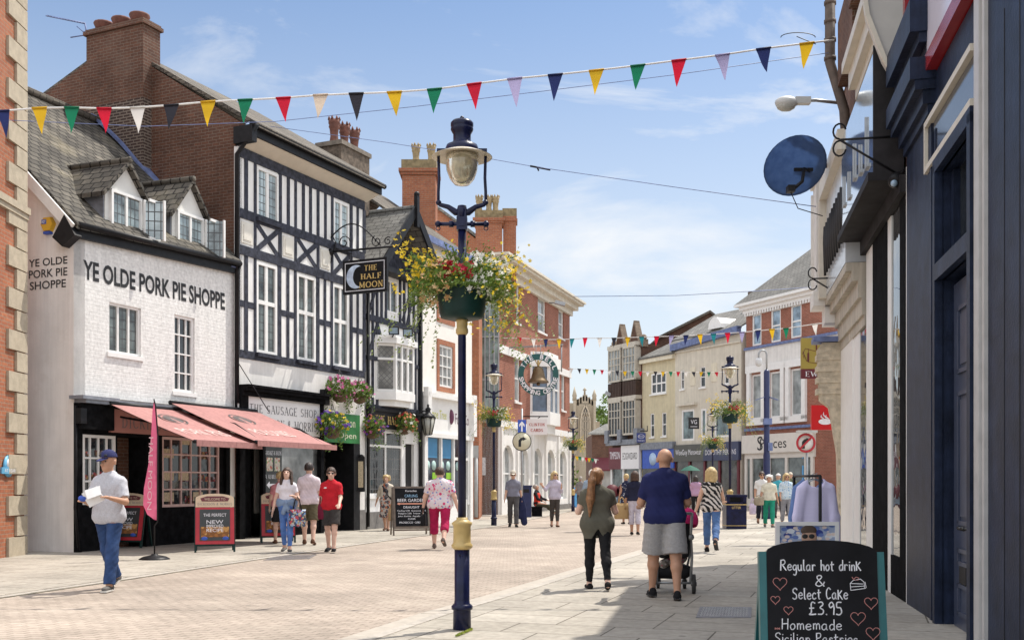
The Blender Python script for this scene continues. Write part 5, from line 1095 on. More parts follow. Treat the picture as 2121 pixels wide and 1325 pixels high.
for px, Y, sc, lb in ((1023, 34, 1.08, 'street lamp before the red brick corner block'), (1187, 51, 1.0, 'street lamp at the block corner, before the church'),
                  (1512, 32.8, 1.1, 'street lamp behind the litter bin on the right'), (1476, 49, 1.0, 'distant street lamp in front of the dark blue shop sign')):
    lamp(lb, ((px - CX) / F * Y, Y, 0), sc); lampbasket('flower planter on the ' + lb, (px - CX) / F * Y, Y, .5, random.choice((-1, 1)), sc)
# ---------------- bunting and wires ----------------
FM = {'navy': (.02, .03, .12), 'yellow': (.75, .47, .02), 'green': (.01, .2, .1), 'red': (.62, .012, .04), 'cream': (.72, .6, .48), 'white': (.75, .72, .68), 'black': (.03, .03, .04), 'lilac': (.4, .36, .58), 'blue': (.03, .1, .2), 'teal': (.02, .22, .25)}
FM = {k: leafmat(k + '_flag', tuple(x * .9 for x in c), c, .45) for k, c in FM.items()}
def bunting(label, ends, flags, Yf, w, h, r=.012, lean=0):
    p0 = W(*ends[0], Yf(ends[0][0])); rt = thing('bunting', label, 'bunting', p0)
    pts = [ends[0]] + [(x, y) for x, y, c in flags] + [ends[1]]; mb = MB(); mb.tube([W(x, y, Yf(x)) for x, y in pts], r, 6); mb.build('string', plain('white_cord', (.7, .68, .66), .7, .1, 5), rt)
    for i, (x, y, c) in enumerate(flags):
        Y = Yf(x); p = W(x, y, Y); q = pts[i + 2]; o = pts[i]; t = (W(*q, Yf(q[0])) - W(*o, Yf(o[0]))).normalized(); hh = h * random.uniform(.94, 1.06); tip = Vector((random.gauss(0, .07) + lean, random.gauss(0, .12), -1)).normalized() * hh
        a, b = p - t * w / 2, p + t * w / 2 ; mb = MB(); N = 5; nv = Vector((0, -1, 0)); rows = []; ph = random.uniform(0, 6)
        vs = []
        for k in range(N + 1):
            f = k / N; sw = nv * .04 * math.sin(ph + f * 4.5) * f
            vs += [a.lerp(p + tip, f) + sw, b.lerp(p + tip, f) + sw * .6 + nv * .012 * f]
        mb.add(vs, [(2 * k, 2 * k + 2, 2 * k + 3, 2 * k + 1) for k in range(N)], True); mb.tube([a + Vector((0, -.004, 0)), b + Vector((0, -.004, 0))], r * 1.25, 5)
        mb.build('flag', FM[c], rt)
    return rt
B1 = [(5, 230, 'navy'), (82, 224, 'yellow'), (149, 223, 'green'), (216, 225, 'red'), (285, 223, 'white'), (355, 218, 'black'), (431, 211, 'yellow'), (508, 207, 'green'), (587, 203, 'red'), (664, 197, 'cream'), (738, 194, 'black'), (817, 191, 'yellow'), (900, 185, 'green'), (982, 174, 'red'), (1066, 163, 'lilac'), (1150, 155, 'navy'), (1235, 146, 'yellow'), (1321, 136, 'green'), (1406, 125, 'red'), (1496, 114, 'lilac'), (1581, 101, 'navy'), (1671, 90, 'yellow')]
bunting('long bunting of coloured pennants strung high across the foreground', ((-420, 250), (1728, 83)), B1, lambda x: 14 if x > 0 else 14.5, .2, .34, .012, .02)
cy = ['yellow', 'teal', 'red', 'lilac', 'navy']
B2 = [(1076, 700, 'red'), (1105, 702, 'white'), (1130, 703, 'navy'), (1158, 703, 'yellow'), (1185, 702, 'teal'), (1212, 700, 'red'), (1242, 700, 'white'), (1272, 700, 'black'), (1300, 699, 'yellow'), (1329, 698, 'teal'), (1360, 697, 'red'), (1391, 696, 'lilac'), (1421, 695, 'navy'), (1450, 693, 'yellow'), (1478, 692, 'teal'), (1507, 690, 'red'), (1537, 688, 'lilac'), (1570, 685, 'navy'), (1599, 682, 'yellow'), (1628, 680, 'green'), (1688, 671, 'white')]
bunting('second bunting crossing the street in front of the brick corner block and the far shops', ((1040, 700), (1712, 668)), B2, lambda x: 36 - (x - 1040) * .014, .2, .3, .012)
B3 = [(1168 + i * 15.8, 762 + min(i, 8) * .9 + (i - 8) * .15 * (i > 8), ('red', 'white', 'black', 'yellow', 'green')[i % 5]) for i in range(21)]
bunting('thin distant bunting hung from the brick corner block to the cream building', ((1160, 760), (1512, 770)), B3, lambda x: 56, .2, .27, .012)
B4 = [(1188 + i * 6.5, 944 + i * .9, ('red', 'yellow', 'green', 'white')[i % 4]) for i in range(8)]
bunting('tiny bunting low beyond the street end near the burgundy awning', ((1180, 942), (1240, 952)), B4, lambda x: 90, .3, .38, .02)
def wire(label, pts, Y, r=.006):
    mb = MB(); Ys = Y if isinstance(Y, (list, tuple)) else [Y] * len(pts); mb.tube([W(x, y, q) for (x, y), q in zip(pts, Ys)], r, 5); o = mb.build('overhead_wire', M['leadblue'], None, W(*pts[0], Ys[0])); tag(o, label, 'wire')
wire('thin blue wire running just below the foreground bunting', [(-300, 235), (300, 262), (570, 252), (850, 222), (1118, 190), (1400, 155), (1716, 110)], 15, .005)
wire('thin wire crossing from the timbered building past the lamp head to the satellite dish', [(560, 262), (800, 295), (1020, 330), (1110, 346), (1400, 388), (1690, 428)], [26, 25, 24, 22, 20, 17], .007)
wire('faint far wire between the brick corner cornice and the white oriel', [(1188, 614), (1400, 612), (1560, 603), (1690, 594)], 40, .012)
mb = MB(); mb.tube([W(1098, 344, 22), W(1125, 349, 22), W(1140, 352, 22)], .02); mb.tube([W(1112, 346, 22), W(1116, 354, 22)], .016); tag(mb.build('cable_clip', M['black'], None, W(1112, 346, 22)), 'small black cable clip knotted on the overhead wire', 'cable clip')
mb = MB(); P = [W(1617 + 36 + 36 * math.cos(t), 84 + 10 * math.sin(t) - 6, 14) for t in [math.pi + i * math.pi / 10 for i in range(11)]]; mb.tube(P, .006, 5); mb.tube([W(1650, 76, 14), W(1690, 92, 14)], .006, 5); tag(mb.build('cable_loop', M['black'], None, P[0]), 'loose black cable loop above the yellow pennant on the right', 'cable')

# ---------------- awnings, flag, A-boards by the pie shop ----------------
pinka = brick('faded_pink_canvas', (.43, .21, .195), (.415, .2, .187), (.32, .15, .14), 1.1, 9, .012, var=.12, bmp=.1, rough=.75)
def awning(label, u0, u1, oa, ob, za, zb, words):
    rt = thing('awning', label, 'awning', fB.pt((u0 + u1) / 2, za, oa), 'two pink awnings over the shopfronts')
    mb = MB(); nu, nv = 12, 8   # canvas sagging a little between its bars
    for t in (0, -.012): mb.add([fB.pt(u0 + (u1 - u0) * i / nu, za + (zb - za) * j / nv + t - .035 * math.sin(math.pi * j / nv) * (.6 + .4 * math.sin(i * 1.9)), oa + (ob - oa) * j / nv) for i in range(nu + 1) for j in range(nv + 1)], [(i * (nv + 1) + j, (i + 1) * (nv + 1) + j, (i + 1) * (nv + 1) + j + 1, i * (nv + 1) + j + 1) for i in range(nu) for j in range(nv)], True)
    mb.hexa([fB.pt(u, zb + t, ob + e) for u in (u0, u1) for e in (.036, .045) for t in (-.1, .02)]); cv = mb.build('canvas', pinka, rt)
    mb = MB(); mb.tube([fB.pt(u0 - .03, zb - .01, ob), fB.pt(u1 + .03, zb - .01, ob)], .035); mb.tube([fB.pt(u0, za, oa), fB.pt(u1, za, oa)], .05)
    for u in (u0 + .3, u1 - .3): mb.tube([fB.pt(u, za - .25, oa), fB.pt(u + .5, za - .45, (oa + ob) / 2), fB.pt(u, zb - .03, ob - .02)], .022)
    mb.build('frame', M['black'], rt)
    um = (u0 + u1) / 2
    def sl(a, b): return fB.pt(um + a, za + (zb - za) * b + .012 - .024 * math.sin(math.pi * b), oa + (ob - oa) * b)
    mb = MB(); n = 24
    for k0, k1 in ((.36, .31), (.25, .0)):
        V = [sl(k * math.cos(t), .33 + k * .36 * math.sin(t)) for k in (k0, k1) for t in [2 * math.pi * i / n for i in range(n)]]; mb.add(V, [(i, (i + 1) % n, n + (i + 1) % n, n + i) for i in range(n)])
    mb.build('emblem', plain('faded_grey_print', (.09, .075, .075), .8, .5, 20), cv)
    mb = MB(); letter(mb, words, lambda a, b: sl(-.75 + 1.5 * a, .78 - .16 * b)); mb.build('lettering', plain('faded_pink_lettering', (.72, .52, .48), .8, .1, 5), cv)
oB = 2.4
uaL, uaR = fB.uv(215, 817, .15)[0], fB.uv(540, 916, oB)[0]
ubR = fB.uv(690, 921, oB)[0]
awning('pink canvas awning over the pie shop bow window', uaL, uaR, .3, oB, 2.98, 2.2, 'PORK PIES')
awning('pink canvas awning reaching over the sausage shop window, right of the other', uaR - .25, ubR, .22, oB + .06, 3.14, 2.26, 'POLONIES')
# feather flag
p = G(320, 1160); rt = thing('feather_flag', 'tall deep pink feather flag on a round black base outside the pie shop', 'flag', p)
mb = MB(); mb.lathe(p, [(.27, 0), (.27, .03), (.2, .07), (.06, .1), (.05, .12), (0, .12)], 24); mb.build('base', M['black'], rt)
Yp = p.y; mb = MB(); mb.tube([(p.x, Yp, .1), (p.x, Yp, .62), W(326, 1080, Yp), W(327, 900, Yp), W(322, 840, Yp), W(319, 826, Yp)], .013); mb.build('pole', M['black'], rt)
mb = MB(); L = [(319, 826), (314, 850), (312, 900), (309, 960), (300, 1010), (296, 1045), (303, 1065), (318, 1075)]; Rr = [(320, 825), (324, 850), (327, 900), (327.5, 960), (327, 1010), (326.5, 1045), (326.5, 1065), (326, 1077)]
vs = []
for i, (a, b) in enumerate(zip(L, Rr)):
    for f in (0, .5, 1): q = W(a[0] + (b[0] - a[0]) * f, a[1] + (b[1] - a[1]) * f, Yp); q.y += .05 * math.sin(i * 1.3 + f * 2) * (1 - f); vs.append(q)
mb.add(vs, [(i * 3 + j, i * 3 + j + 1, i * 3 + j + 4, i * 3 + j + 3) for i in range(7) for j in (0, 1)], True); fl_ = mb.build('banner', leafmat('deep_pink_cloth', (.68, .13, .25), (.76, .19, .32), .45), rt)
mb = MB(); letter(mb, 'HALF MOON', lambda a, b: W(307 + 9 * b + 4 * (1 - a), 905 + 150 * a, Yp) + Vector((0, -.06, 0))); mb.build('lettering', plain('pale_pink_lettering', (.75, .5, .55), .7, .1, 5), fl_)
def aboard(name, label, loc, rz, w, h, framem, cat='A-board', group=None, arch=0, lean=.2):
    """folding pavement board built in its own axes, face towards -Y"""
    rt = thing(name, label, cat, loc, group, rz if rz else 1e-6)
    fl = lambda z: -.3 * (1 - z / h) * 1.0 * (lean / .2)
    def pt(x, z, o=0): return Vector((x, fl(z) - o, z))
    mb = MB()
    for s in (-1, 1):
        mb.beam(pt(s * (w / 2 - .02), 0), pt(s * (w / 2 - .02), h * .96), .04, .045, (0, 1, 0)); a = pt(s * (w / 2 - .03), h * .93); mb.beam((a.x, -a.y + .05, 0) if False else (s * (w / 2 - .03), .3 * lean / .2, 0), (a.x, .02, a.z), .04, .04, (0, 1, 0))
    mb.beam(pt(-w / 2, .14), pt(w / 2, .14), .04, .05, (0, 1, 0)); mb.beam((-w / 2 + .02, .2 * lean / .2, h * .3), (w / 2 - .02, .2 * lean / .2, h * .3), .03, .04, (0, 1, 0))
    mb.build('frame', framem, rt); return rt, pt
def panel(rt, pt, pts, o, th, m, name):
    mb = MB(); A = [pt(x, z, o) for x, z in pts]; mb.prism(A, (0, -th, 0)); return mb.build(name, m, rt)
def rect(a, b, c, d): return [(a, c), (b, c), (b, d), (a, d)]
def archp(w, z0, z1, rise): return [(-w / 2, z0), (w / 2, z0), (w / 2, z1)] + [(w / 2 * math.cos(t), z1 + rise * math.sin(t)) for t in [i * math.pi / 12 for i in range(1, 12)]] + [(-w / 2, z1)]
creamb = plain('cream_board', (.66, .52, .36), .5, .06, 4)
for k, (px, py, rz, lb) in enumerate(((445, 1141, .28, 'red framed pie advertising board with cream arched top, middle of the shop pavement'), (575, 1122, .28, 'red framed pie advertising board partly hidden behind the walking girl'), (268, 1132, -.05, 'red framed pie advertising board half hidden behind the man in the cap'))):
    rt, pt = aboard('advertising_board', lb, G(px, py, .02), rz, .78, 1.12, M['green'], 'A-board', 'red pie shop A-boards')
    panel(rt, pt, rect(-.37, .37, .16, .88), .02, .03, M['red'], 'red_panel'); tp = panel(rt, pt, archp(.74, .885, 1.06, .09), .02, .028, creamb, 'cream_top'); pic = panel(rt, pt, rect(-.29, .29, .23, .84), .052, .01, plain('black_poster', (.03, .035, .035)), 'poster')
    panel(pic, pt, rect(-.27, .27, .3, .5), .0635, .004, blobs('pie_print', (.22, .1, .04), [(.5, .28, .1), (.35, .15, .05)], 9, .45), 'pie_picture')
    mb = MB()
    for t, z0, z1 in (('NEW', .56, .63), ('IMPROVED', .48, .545), ('RECIPE', .4, .465)): letter(mb, t, lambda a, b: pt(-.16 + .32 * a, z0 + (z1 - z0) * b, .07))
    letter(mb, 'THE PERFECT', lambda a, b: pt(-.22 + .44 * a, .7 + .06 * b, .064)); mb.build('poster_lettering', M['chalk'], pic)
    mb = MB(); letter(mb, 'DICKINSON & MORRIS', lambda a, b: pt(-.33 + .66 * a, .92 + .05 * b, .05), serif=True); mb.build('top_lettering', M['grey'], tp)
    ribb = panel(tp, pt, [(-.25, 1.0), (.25, 1.0), (.28, 1.06), (.15, 1.1), (-.15, 1.1), (-.28, 1.06)], .05, .004, M['burgundy'], 'ribbon'); mb = MB(); letter(mb, 'WELCOME TO', lambda a, b: pt(-.2 + .4 * a, 1.02 + .045 * b, .056)); mb.build('ribbon_lettering', creamb, ribb)
    mb = MB(); mb.ball(pt(.2, .27, .066), (.06, .006, .04)); mb.ball(pt(-.2, .27, .066), (.06, .006, .04)); mb.build('badge', M['blue'], pic)
# pub blackboard
rt, pt = aboard('pub_blackboard', 'weathered wooden framed pub blackboard reading BEER GARDEN beside the floral topped walker', 'x' and G(850, 1107, .02), .25, 1.0, 1.3, plain('weathered_wood', (.16, .125, .1), .7, .25, 8, .3))
panel(rt, pt, rect(-.47, .47, .17, 1.27), .02, .03, plain('weathered_wood', (.16, .125, .1)), 'board'); bb = panel(rt, pt, rect(-.42, .42, .24, 1.22), .052, .006, M['blackboard'], 'slate')
mb = MB()
for t, x, z0, z1, w in (('Karaoke', 0, 1.13, 1.18, .3), ('BEER GARDEN', 0, .87, .95, .72), ('DRAUGHT', 0, .7, .76, .42), ('Carling 2.50  Guinness 3.20', 0, .61, .66, .75), ('Pedigree 2.80  Tribute 2.90', 0, .54, .59, .7), ('John Smiths  Aspalls 3.10', 0, .47, .52, .72), ('CASK', 0, .41, .45, .2), ('PROSECCO  OPEN 11', 0, .31, .36, .66)): letter(mb, t, lambda a, b: pt(x - w / 2 + w * a, z0 + (z1 - z0) * b, .061))
mb.build('chalk_writing', M['chalk'], bb)
mb = MB(); mb.prism([pt(x, z, .06) for x, z in ((-.38, .82), (-.31, .855), (-.31, .835), (.36, .835), (.36, .805), (-.31, .805), (-.31, .785))], (0, -.003, 0)); mb.build('chalk_arrow', plain('salmon_chalk', (.75, .35, .25), .9, .1, 9), bb)
mb = MB(); letter(mb, 'CARLING', lambda a, b: pt(-.17 + .34 * a, .99 + .07 * b, .061)); mb.build('chalk_heading', plain('blue_chalk', (.3, .5, .7), .9, .1, 9), bb)

# ---------------- big chalkboard, lower right ----------------
GL = {'R': [[(0, 0), (.05, 1)], [(.03, .95), (.35, 1), (.5, .8), (.35, .58), (.05, .52)], [(.2, .52), (.6, 0)]], 'e': [[(.05, .28), (.4, .33), (.36, .5), (.2, .55), (.03, .35), (.08, .08), (.25, 0), (.42, .1)]],
 'g': [[(.38, .5), (.2, .55), (.03, .4), (.05, .15), (.2, .08), (.36, .25), (.38, .5), (.38, -.15), (.25, -.42), (.05, -.35)]], 'u': [[(.03, .55), (.05, .15), (.2, 0), (.35, .15), (.38, .55), (.42, 0)]], 'l': [[(.08, 1), (.08, .1), (.2, 0)]],
 'a': [[(.38, .5), (.2, .55), (.03, .35), (.06, .08), (.2, 0), (.36, .2), (.38, .52), (.39, .1), (.46, 0)]], 'r': [[(.05, .55), (.06, 0)], [(.06, .35), (.2, .55), (.36, .48)]], 'h': [[(.05, 1), (.05, 0)], [(.05, .35), (.2, .55), (.35, .45), (.37, 0)]],
 'o': [[(.2, .55), (.03, .35), (.07, .06), (.22, 0), (.38, .2), (.34, .48), (.2, .55)]], 't': [[(.15, .85), (.15, .1), (.28, 0)], [(0, .57), (.36, .6)]], 'd': [[(.38, 1), (.38, 0)], [(.38, .45), (.2, .55), (.03, .35), (.06, .08), (.2, 0), (.38, .2)]],
 'i': [[(.06, .55), (.07, 0)], [(.06, .76), (.08, .82)]], 'n': [[(.05, .55), (.05, 0)], [(.05, .35), (.2, .55), (.35, .45), (.37, 0)]], 'K': [[(.05, .85), (.05, 0)], [(.45, .8), (.05, .38)], [(.14, .45), (.5, 0)]],
 'S': [[(.5, .85), (.35, 1), (.1, .9), (.08, .65), (.4, .4), (.42, .12), (.22, 0), (0, .1)]], 'c': [[(.38, .48), (.2, .55), (.03, .35), (.06, .08), (.22, 0), (.4, .1)]], 'C': [[(.5, .85), (.3, 1), (.08, .75), (.05, .3), (.2, 0), (.5, .12)]],
 'k': [[(.05, .85), (.05, 0)], [(.4, .6), (.05, .25)], [(.14, .33), (.45, 0)]], '&': [[(.5, 0), (.12, .7), (.15, .95), (.3, .98), (.36, .8), (.1, .4), (.02, .15), (.2, 0), (.45, .2), (.52, .4)]],
 '£': [[(.45, .9), (.3, 1), (.16, .85), (.16, .2), (.02, 0), (.5, .03)], [(.02, .5), (.36, .52)]], '3': [[(.05, .95), (.3, 1), (.4, .8), (.18, .55), (.42, .35), (.35, .05), (.02, .02)]], '9': [[(.4, .75), (.25, 1), (.05, .8), (.15, .55), (.4, .7), (.38, 0)]],
 '5': [[(.42, 1), (.1, .98), (.08, .6), (.35, .55), (.42, .2), (.25, 0), (.02, .05)]], '.': [[(.06, .02), (.09, .06)]], 'H': [[(.05, 1), (.02, 0)], [(.5, 1), (.46, 0)], [(.02, .5), (.5, .55)]], 'm': [[(.05, .55), (.05, 0)], [(.05, .35), (.18, .55), (.28, .4), (.28, 0)], [(.28, .35), (.42, .55), (.52, .4), (.54, 0)]],
 'P': [[(.08, 0), (.08, 1)], [(.05, .95), (.4, .98), (.48, .75), (.35, .55), (.08, .5)]], 's': [[(.34, .48), (.18, .55), (.05, .42), (.3, .22), (.28, .04), (.02, .03)]], '*': [[(.05, .3), (.35, .5)], [(.05, .5), (.35, .3)], [(.2, .55), (.2, .25)]], ' ': []}
def hand(mb, text, x0, x1, z0, ch, pt, o, w):
    adv = []; x = 0
    for c in text: adv.append(x); x += (max([p[0] for s in GL[c] for p in s]) if GL[c] else .28) + .16
    sc = (x1 - x0) / (x - .16)
    for c, a in zip(text, adv):
        jz = random.uniform(-.03, .03)
        for s in GL[c]:
            # smooth the stroke
            P = [Vector(p) for p in s]; Q = []
            for i in range(len(P) - 1):
                a0, b0, c0, d0 = P[max(i - 1, 0)], P[i], P[i + 1], P[min(i + 2, len(P) - 1)]
                for k in range(5):
                    t = k / 5; Q.append(.5 * (2 * b0 + (c0 - a0) * t + (2 * a0 - 5 * b0 + 4 * c0 - d0) * t * t + (3 * b0 - a0 - 3 * c0 + d0) * t ** 3))
            Q.append(P[-1]); Q = [Vector((x0 + (a + q.x) * sc, z0 + (q.y + jz) * ch)) for q in Q]
            for i in range(len(Q) - 1):
                d = (Q[i + 1] - Q[i]); 
                if d.length < 1e-5: continue
                d.normalize(); n = Vector((-d.y, d.x)) * w * random.uniform(.42, .55); e = d * w * .2; a1, b1 = Q[i] - e, Q[i + 1] + e
                mb.quad(*[pt(v.x, v.y, o) for v in (a1 - n, b1 - n, b1 + n, a1 + n)])
Yb = 5.6; cx = (1698 - CX) / F * Yb
rt = thing('chalkboard', 'arched cafe chalkboard with teal side posts offering hot drink and cake, nearest to the camera', 'A-board', (cx, Yb, 0), None, R_(-3))
def pt(x, z, o=0): return Vector((x, -.12 * (1 - z / 1.1) - o, z))
zt = lambda py: CH + (HY - py) / F * (Yb - .03)
mb = MB()
for s in (-1, 1): mb.beam(pt(s * .302 + (.012 if s > 0 else 0), 0), pt(s * .302, zt(1143)), .042, .05, (0, 1, 0)); mb.beam((s * .29, .35, 0), (s * .29, .04, .98), .035, .035, (0, 1, 0))
mb.beam(pt(-.3, .12), pt(.3, .12), .03, .05, (0, 1, 0)); mb.build('frame', M['teal'], rt)
bd = panel(rt, pt, archp(.57, .2, zt(1143), zt(1118) - zt(1143)), .012, .02, M['blackboard'], 'slate')
xs = lambda px: (px - 1698) / F * Yb
mb = MB()
for t, x0, x1, py, ch, w in (('Regular hot drinK', 1614, 1776, 1180, 21, .0062), ('&', 1684, 1702, 1212, 22, .0058), ('Select CaKe', 1637, 1748, 1238, 22, .006), ('£3.95', 1670, 1735, 1270, 25, .0066), ('Homemade', 1614, 1734, 1300, 21, .0052), ('Sicilian Pastries', 1600, 1765, 1328, 21, .0052)):
    hand(mb, t, xs(x0), xs(x1), zt(py), ch / F * Yb, pt, .0335, w)
mb.build('chalk_writing', M['chalk'], bd)
mb = MB(); cw = .0028
def stroke(mb, pts, w=.003):
    for a, b in zip(pts, pts[1:]):
        a, b = Vector(a), Vector(b); d = (b - a).normalized(); n = Vector((-d.y, d.x)) * w / 2; mb.quad(*[pt(v.x, v.y, .0335) for v in (a - n - d * w * .2, b - n + d * w * .2, b + n + d * w * .2, a + n - d * w * .2)])
def heart(px, py, r):
    global mb
    P = []; mb = MB()
    for i in range(25):
        t = -math.pi + 2 * math.pi * i / 24; P.append((xs(px) + r * math.sin(t) ** 3, zt(py) + r / 16 * (13 * math.cos(t) - 5 * math.cos(2 * t) - 2 * math.cos(3 * t) - math.cos(4 * t))))
    stroke(mb, P); mb.build('chalk_heart', M['chalkpink'], bd)
for h in ((1612, 1206, .036), (1602, 1240, .024), (1628, 1261, .024), (1795, 1245, .034), (1768, 1276, .038), (1797, 1306, .036)): heart(*h)
mb = MB(); hand(mb, '*', xs(1598), xs(1610), zt(1303), .03, pt, .0335, .004); stroke(mb, [(xs(1758), zt(1193)), (xs(1762), zt(1199)), (xs(1770), zt(1199)), (xs(1772), zt(1195)), (xs(1766), zt(1193)), (xs(1762), zt(1197))]); mb.build('chalk_asterisk', M['chalkpink'], bd)
mb = MB()
for P in ([(1754, 1206), (1760, 1200), (1775, 1197), (1782, 1203), (1783, 1216), (1755, 1220), (1754, 1206), (1780, 1207)], [(1755, 1213), (1783, 1211)], [(1784, 1203), (1786, 1214), (1784, 1216)]): stroke(mb, [(xs(a), zt(b)) for a, b in P])
mb.build('chalk_cake', M['chalk'], bd)
# poster frame behind it and the clothes rail
Yq = 10.2; a, b = W(1606, 1080, Yq), W(1736, 1080, Yq); cx = (a.x + b.x) / 2
rt = thing('poster_stand', 'white framed pavement poster of a man in sunglasses behind the chalkboard', 'poster stand', (cx, Yq, 0))
w = b.x - a.x; z1 = a.z
mb = MB()
for k in ((a.x, a.x + .035, .05, z1), (b.x - .035, b.x, .05, z1), (a.x + .035, b.x - .035, z1 - .035, z1), (a.x + .035, b.x - .035, .05, .1)): mb.hexa([(x, y, z) for x in k[:2] for y in (Yq - .03, Yq + .02) for z in k[2:]])
mb.beam((a.x + .1, Yq + .02, z1 - .1), (a.x + .1, Yq + .4, 0), .03, .03); mb.beam((b.x - .1, Yq + .02, z1 - .1), (b.x - .1, Yq + .4, 0), .03, .03); mb.build('frame', plain('white_metal_frame', (.7, .7, .7), .35, .04, 4), rt)
mb = MB(); mb.hexa([(x, y, z) for x in (a.x + .03, b.x - .03) for y in (Yq - .015, Yq) for z in (.1, z1 - .03)]); po = mb.build('poster', blobs('blue_street_print', (.3, .36, .5), [(.04, .06, .25), (.6, .64, .7), (.12, .18, .42), (.65, .55, .5)], 7, .38, .3, (1, 1, 1.6)), rt)
mb = MB(); hx = W(1675, 1100, Yq); mb.ball((hx.x, Yq - .016, hx.z - .06), (.075, .008, .1)); mb.ball((hx.x, Yq - .014, hx.z - .33), (.2, .006, .2)); hd = mb.build('printed_figure', plain('printed_skin', (.42, .26, .19), .4, .12, 12), po)
mb = MB(); mb.ball((hx.x - .005, Yq - .0165, hx.z + .01), (.078, .007, .05)); mb.build('printed_hair', plain('printed_hair', (.08, .05, .035), .5, .2, 12), hd)
mb = MB()
for s in (-1, 1): mb.ball((hx.x + s * .032 - .01, Yq - .024, hx.z - .045), (.028, .004, .022))
mb.build('printed_sunglasses', M['ink'], hd)
Yc = 11.6; c = W(1690, 985, Yc)
rt = thing('clothes_rail', 'black clothes rail pole standing on the pavement', 'clothes rail', (c.x, Yc, 0))
mb = MB(); mb.tube([(c.x, Yc - .16, 0), (c.x, Yc - .16, c.z)], .018); mb.tube([(c.x, Yc - .16, c.z), (c.x, Yc + .9, c.z)], .014); mb.tube([(c.x - .3, Yc - .16, .03), (c.x + .3, Yc - .16, .03)], .02); mb.tube([(c.x, Yc + .9, 0), (c.x, Yc + .9, c.z)], .018); mb.build('rail', M['black'], rt)
JUMP = []
def garment(label, y, m, dx=0, wd=.8):
    rt = thing('hanging_jumper', label, 'jumper', (c.x + dx, y, c.z - .05), 'jumpers on the clothes rail'); X = c.x + dx
    JUMP.append((rt, m, wd))
    mb = MB(); mb.tube([(X - .2 * wd, y, c.z - .1), (X, y, c.z - .03), (X + .2 * wd, y, c.z - .1)], .008, 6); mb.tube([(X, y, c.z - .03), (X, y, c.z + .02), (X + .02, y, c.z + .03)], .005, 5); mb.build('hanger', M['steel'], rt)
lil = stripes('lilac_knit', (.62, .58, .82), (.68, .65, .86), 22, 'Z', 1.5, .5)
garment('lilac ribbed jumper hanging at the front of the rail', Yc, lil)
garment('mid blue jumper hanging just behind the lilac one', Yc + .16, plain('denim_blue_knit', (.12, .2, .42), .9, .2, 12), .01, .85)

# ---------------- signs and small street furniture ----------------
# half moon hanging sign
um, zm = fC.uv(684, 522); k0 = fC.pt(um, 0); zs = CH + (HY - 522) / F * k0.y; nn = fC.n.to_3d()
rt = thing('hanging_pub_sign', 'black hanging pub sign with a pale crescent moon on a scrolled iron bracket', 'hanging sign', fC.pt(um, zs, .05))
def S(o, z, t=0): return fC.pt(um + t, z, o)
mb = MB(); mb.tube([S(0, zs), S(2.1, zs - .03)], .03); mb.ball(S(0.02, zs), .09); mb.ball(S(2.1, zs - .03), .05)
sc = lambda o, z, r, n=14, a0=0, tw=1.6: mb.tube([S(o + (r * (1 - .8 * i / n)) * math.cos(a0 + i * tw * 2 * math.pi / n / 1.2), z + (r * (1 - .8 * i / n)) * math.sin(a0 + i * tw * 2 * math.pi / n / 1.2)) for i in range(n)], .016, 6)
mb.tube([S(.02 + 1.6 * i / 12, zs + .68 * math.sin(math.pi * (.18 + .82 * i / 12)) + .03) for i in range(13)], .018, 6); mb.tube([S(.02, zs - .3 + .3 * 0), S(.18, zs + .25), S(.05, zs + .5)], .016, 6)
sc(.45, zs + .22, .2); sc(1.5, zs + .16, .17, a0=2); sc(1.85, zs + .13, .12, a0=1)
for o in (.7, 1.6): mb.tube([S(o, zs), S(o, zs - .33)], .01, 5)
mb.build('bracket', M['black'], rt)
o0, o1 = .44, 1.84; z1_, z0_ = zs - .3, zs - 1.22
bdn = -fC.d.to_3d()
def face(o, z, e): p = S(o, z); return p + bdn * e
mb = MB(); mb.prism([face(o, z, -.04) for o, z in ((o0, z0_), (o1, z0_), (o1, z1_), (o0, z1_))], tuple(bdn * .08)); bd = mb.build('board', M['black'], rt)
mb = MB(); t = .02; ins = .07
for (a, b, c_, d_) in ((o0 + ins, o1 - ins, z0_ + ins, z0_ + ins + t), (o0 + ins, o1 - ins, z1_ - ins - t, z1_ - ins), (o0 + ins, o0 + ins + t, z0_ + ins + t, z1_ - ins - t), (o1 - ins - t, o1 - ins, z0_ + ins + t, z1_ - ins - t)): mb.quad(*[face(o, z, .045) for o, z in ((a, c_), (b, c_), (b, d_), (a, d_))])
mb.build('border', M['chalk'], bd)
mb = MB(); mc = (o0 + .42, (z0_ + z1_) / 2); out = [(mc[0] + .3 * math.cos(t), mc[1] + .32 * math.sin(t)) for t in [R_(60 + 240 * i / 20) for i in range(21)]]; inn = [(mc[0] + .15 + .24 * math.cos(t), mc[1] + .0 + .277 * math.sin(t)) for t in [R_(90 + 180 * i / 20) for i in range(21)]]
mb.add([face(*p, .046) for p in out + inn], [(i, i + 1, 21 + i + 1, 21 + i) for i in range(20)]); mb.build('moon', plain('moon_paint', (.55, .66, .85), .6, .25, 7), bd)
mb = MB()
for tx, a, b, h in (('THE', .52, .9, .2), ('HALF', .4, 1.04, .2), ('MOON', .34, 1.1, .2)):
    i = ('THE', 'HALF', 'MOON').index(tx); zb = z1_ - .33 - i * .225; letter(mb, tx, lambda s_, t_: face(o0 + .18 + a + (b - a) * s_, zb + .165 * t_, .046), serif=True, thick=.2, thin=.1)
mb.build('lettering', M['goldletter'], bd)
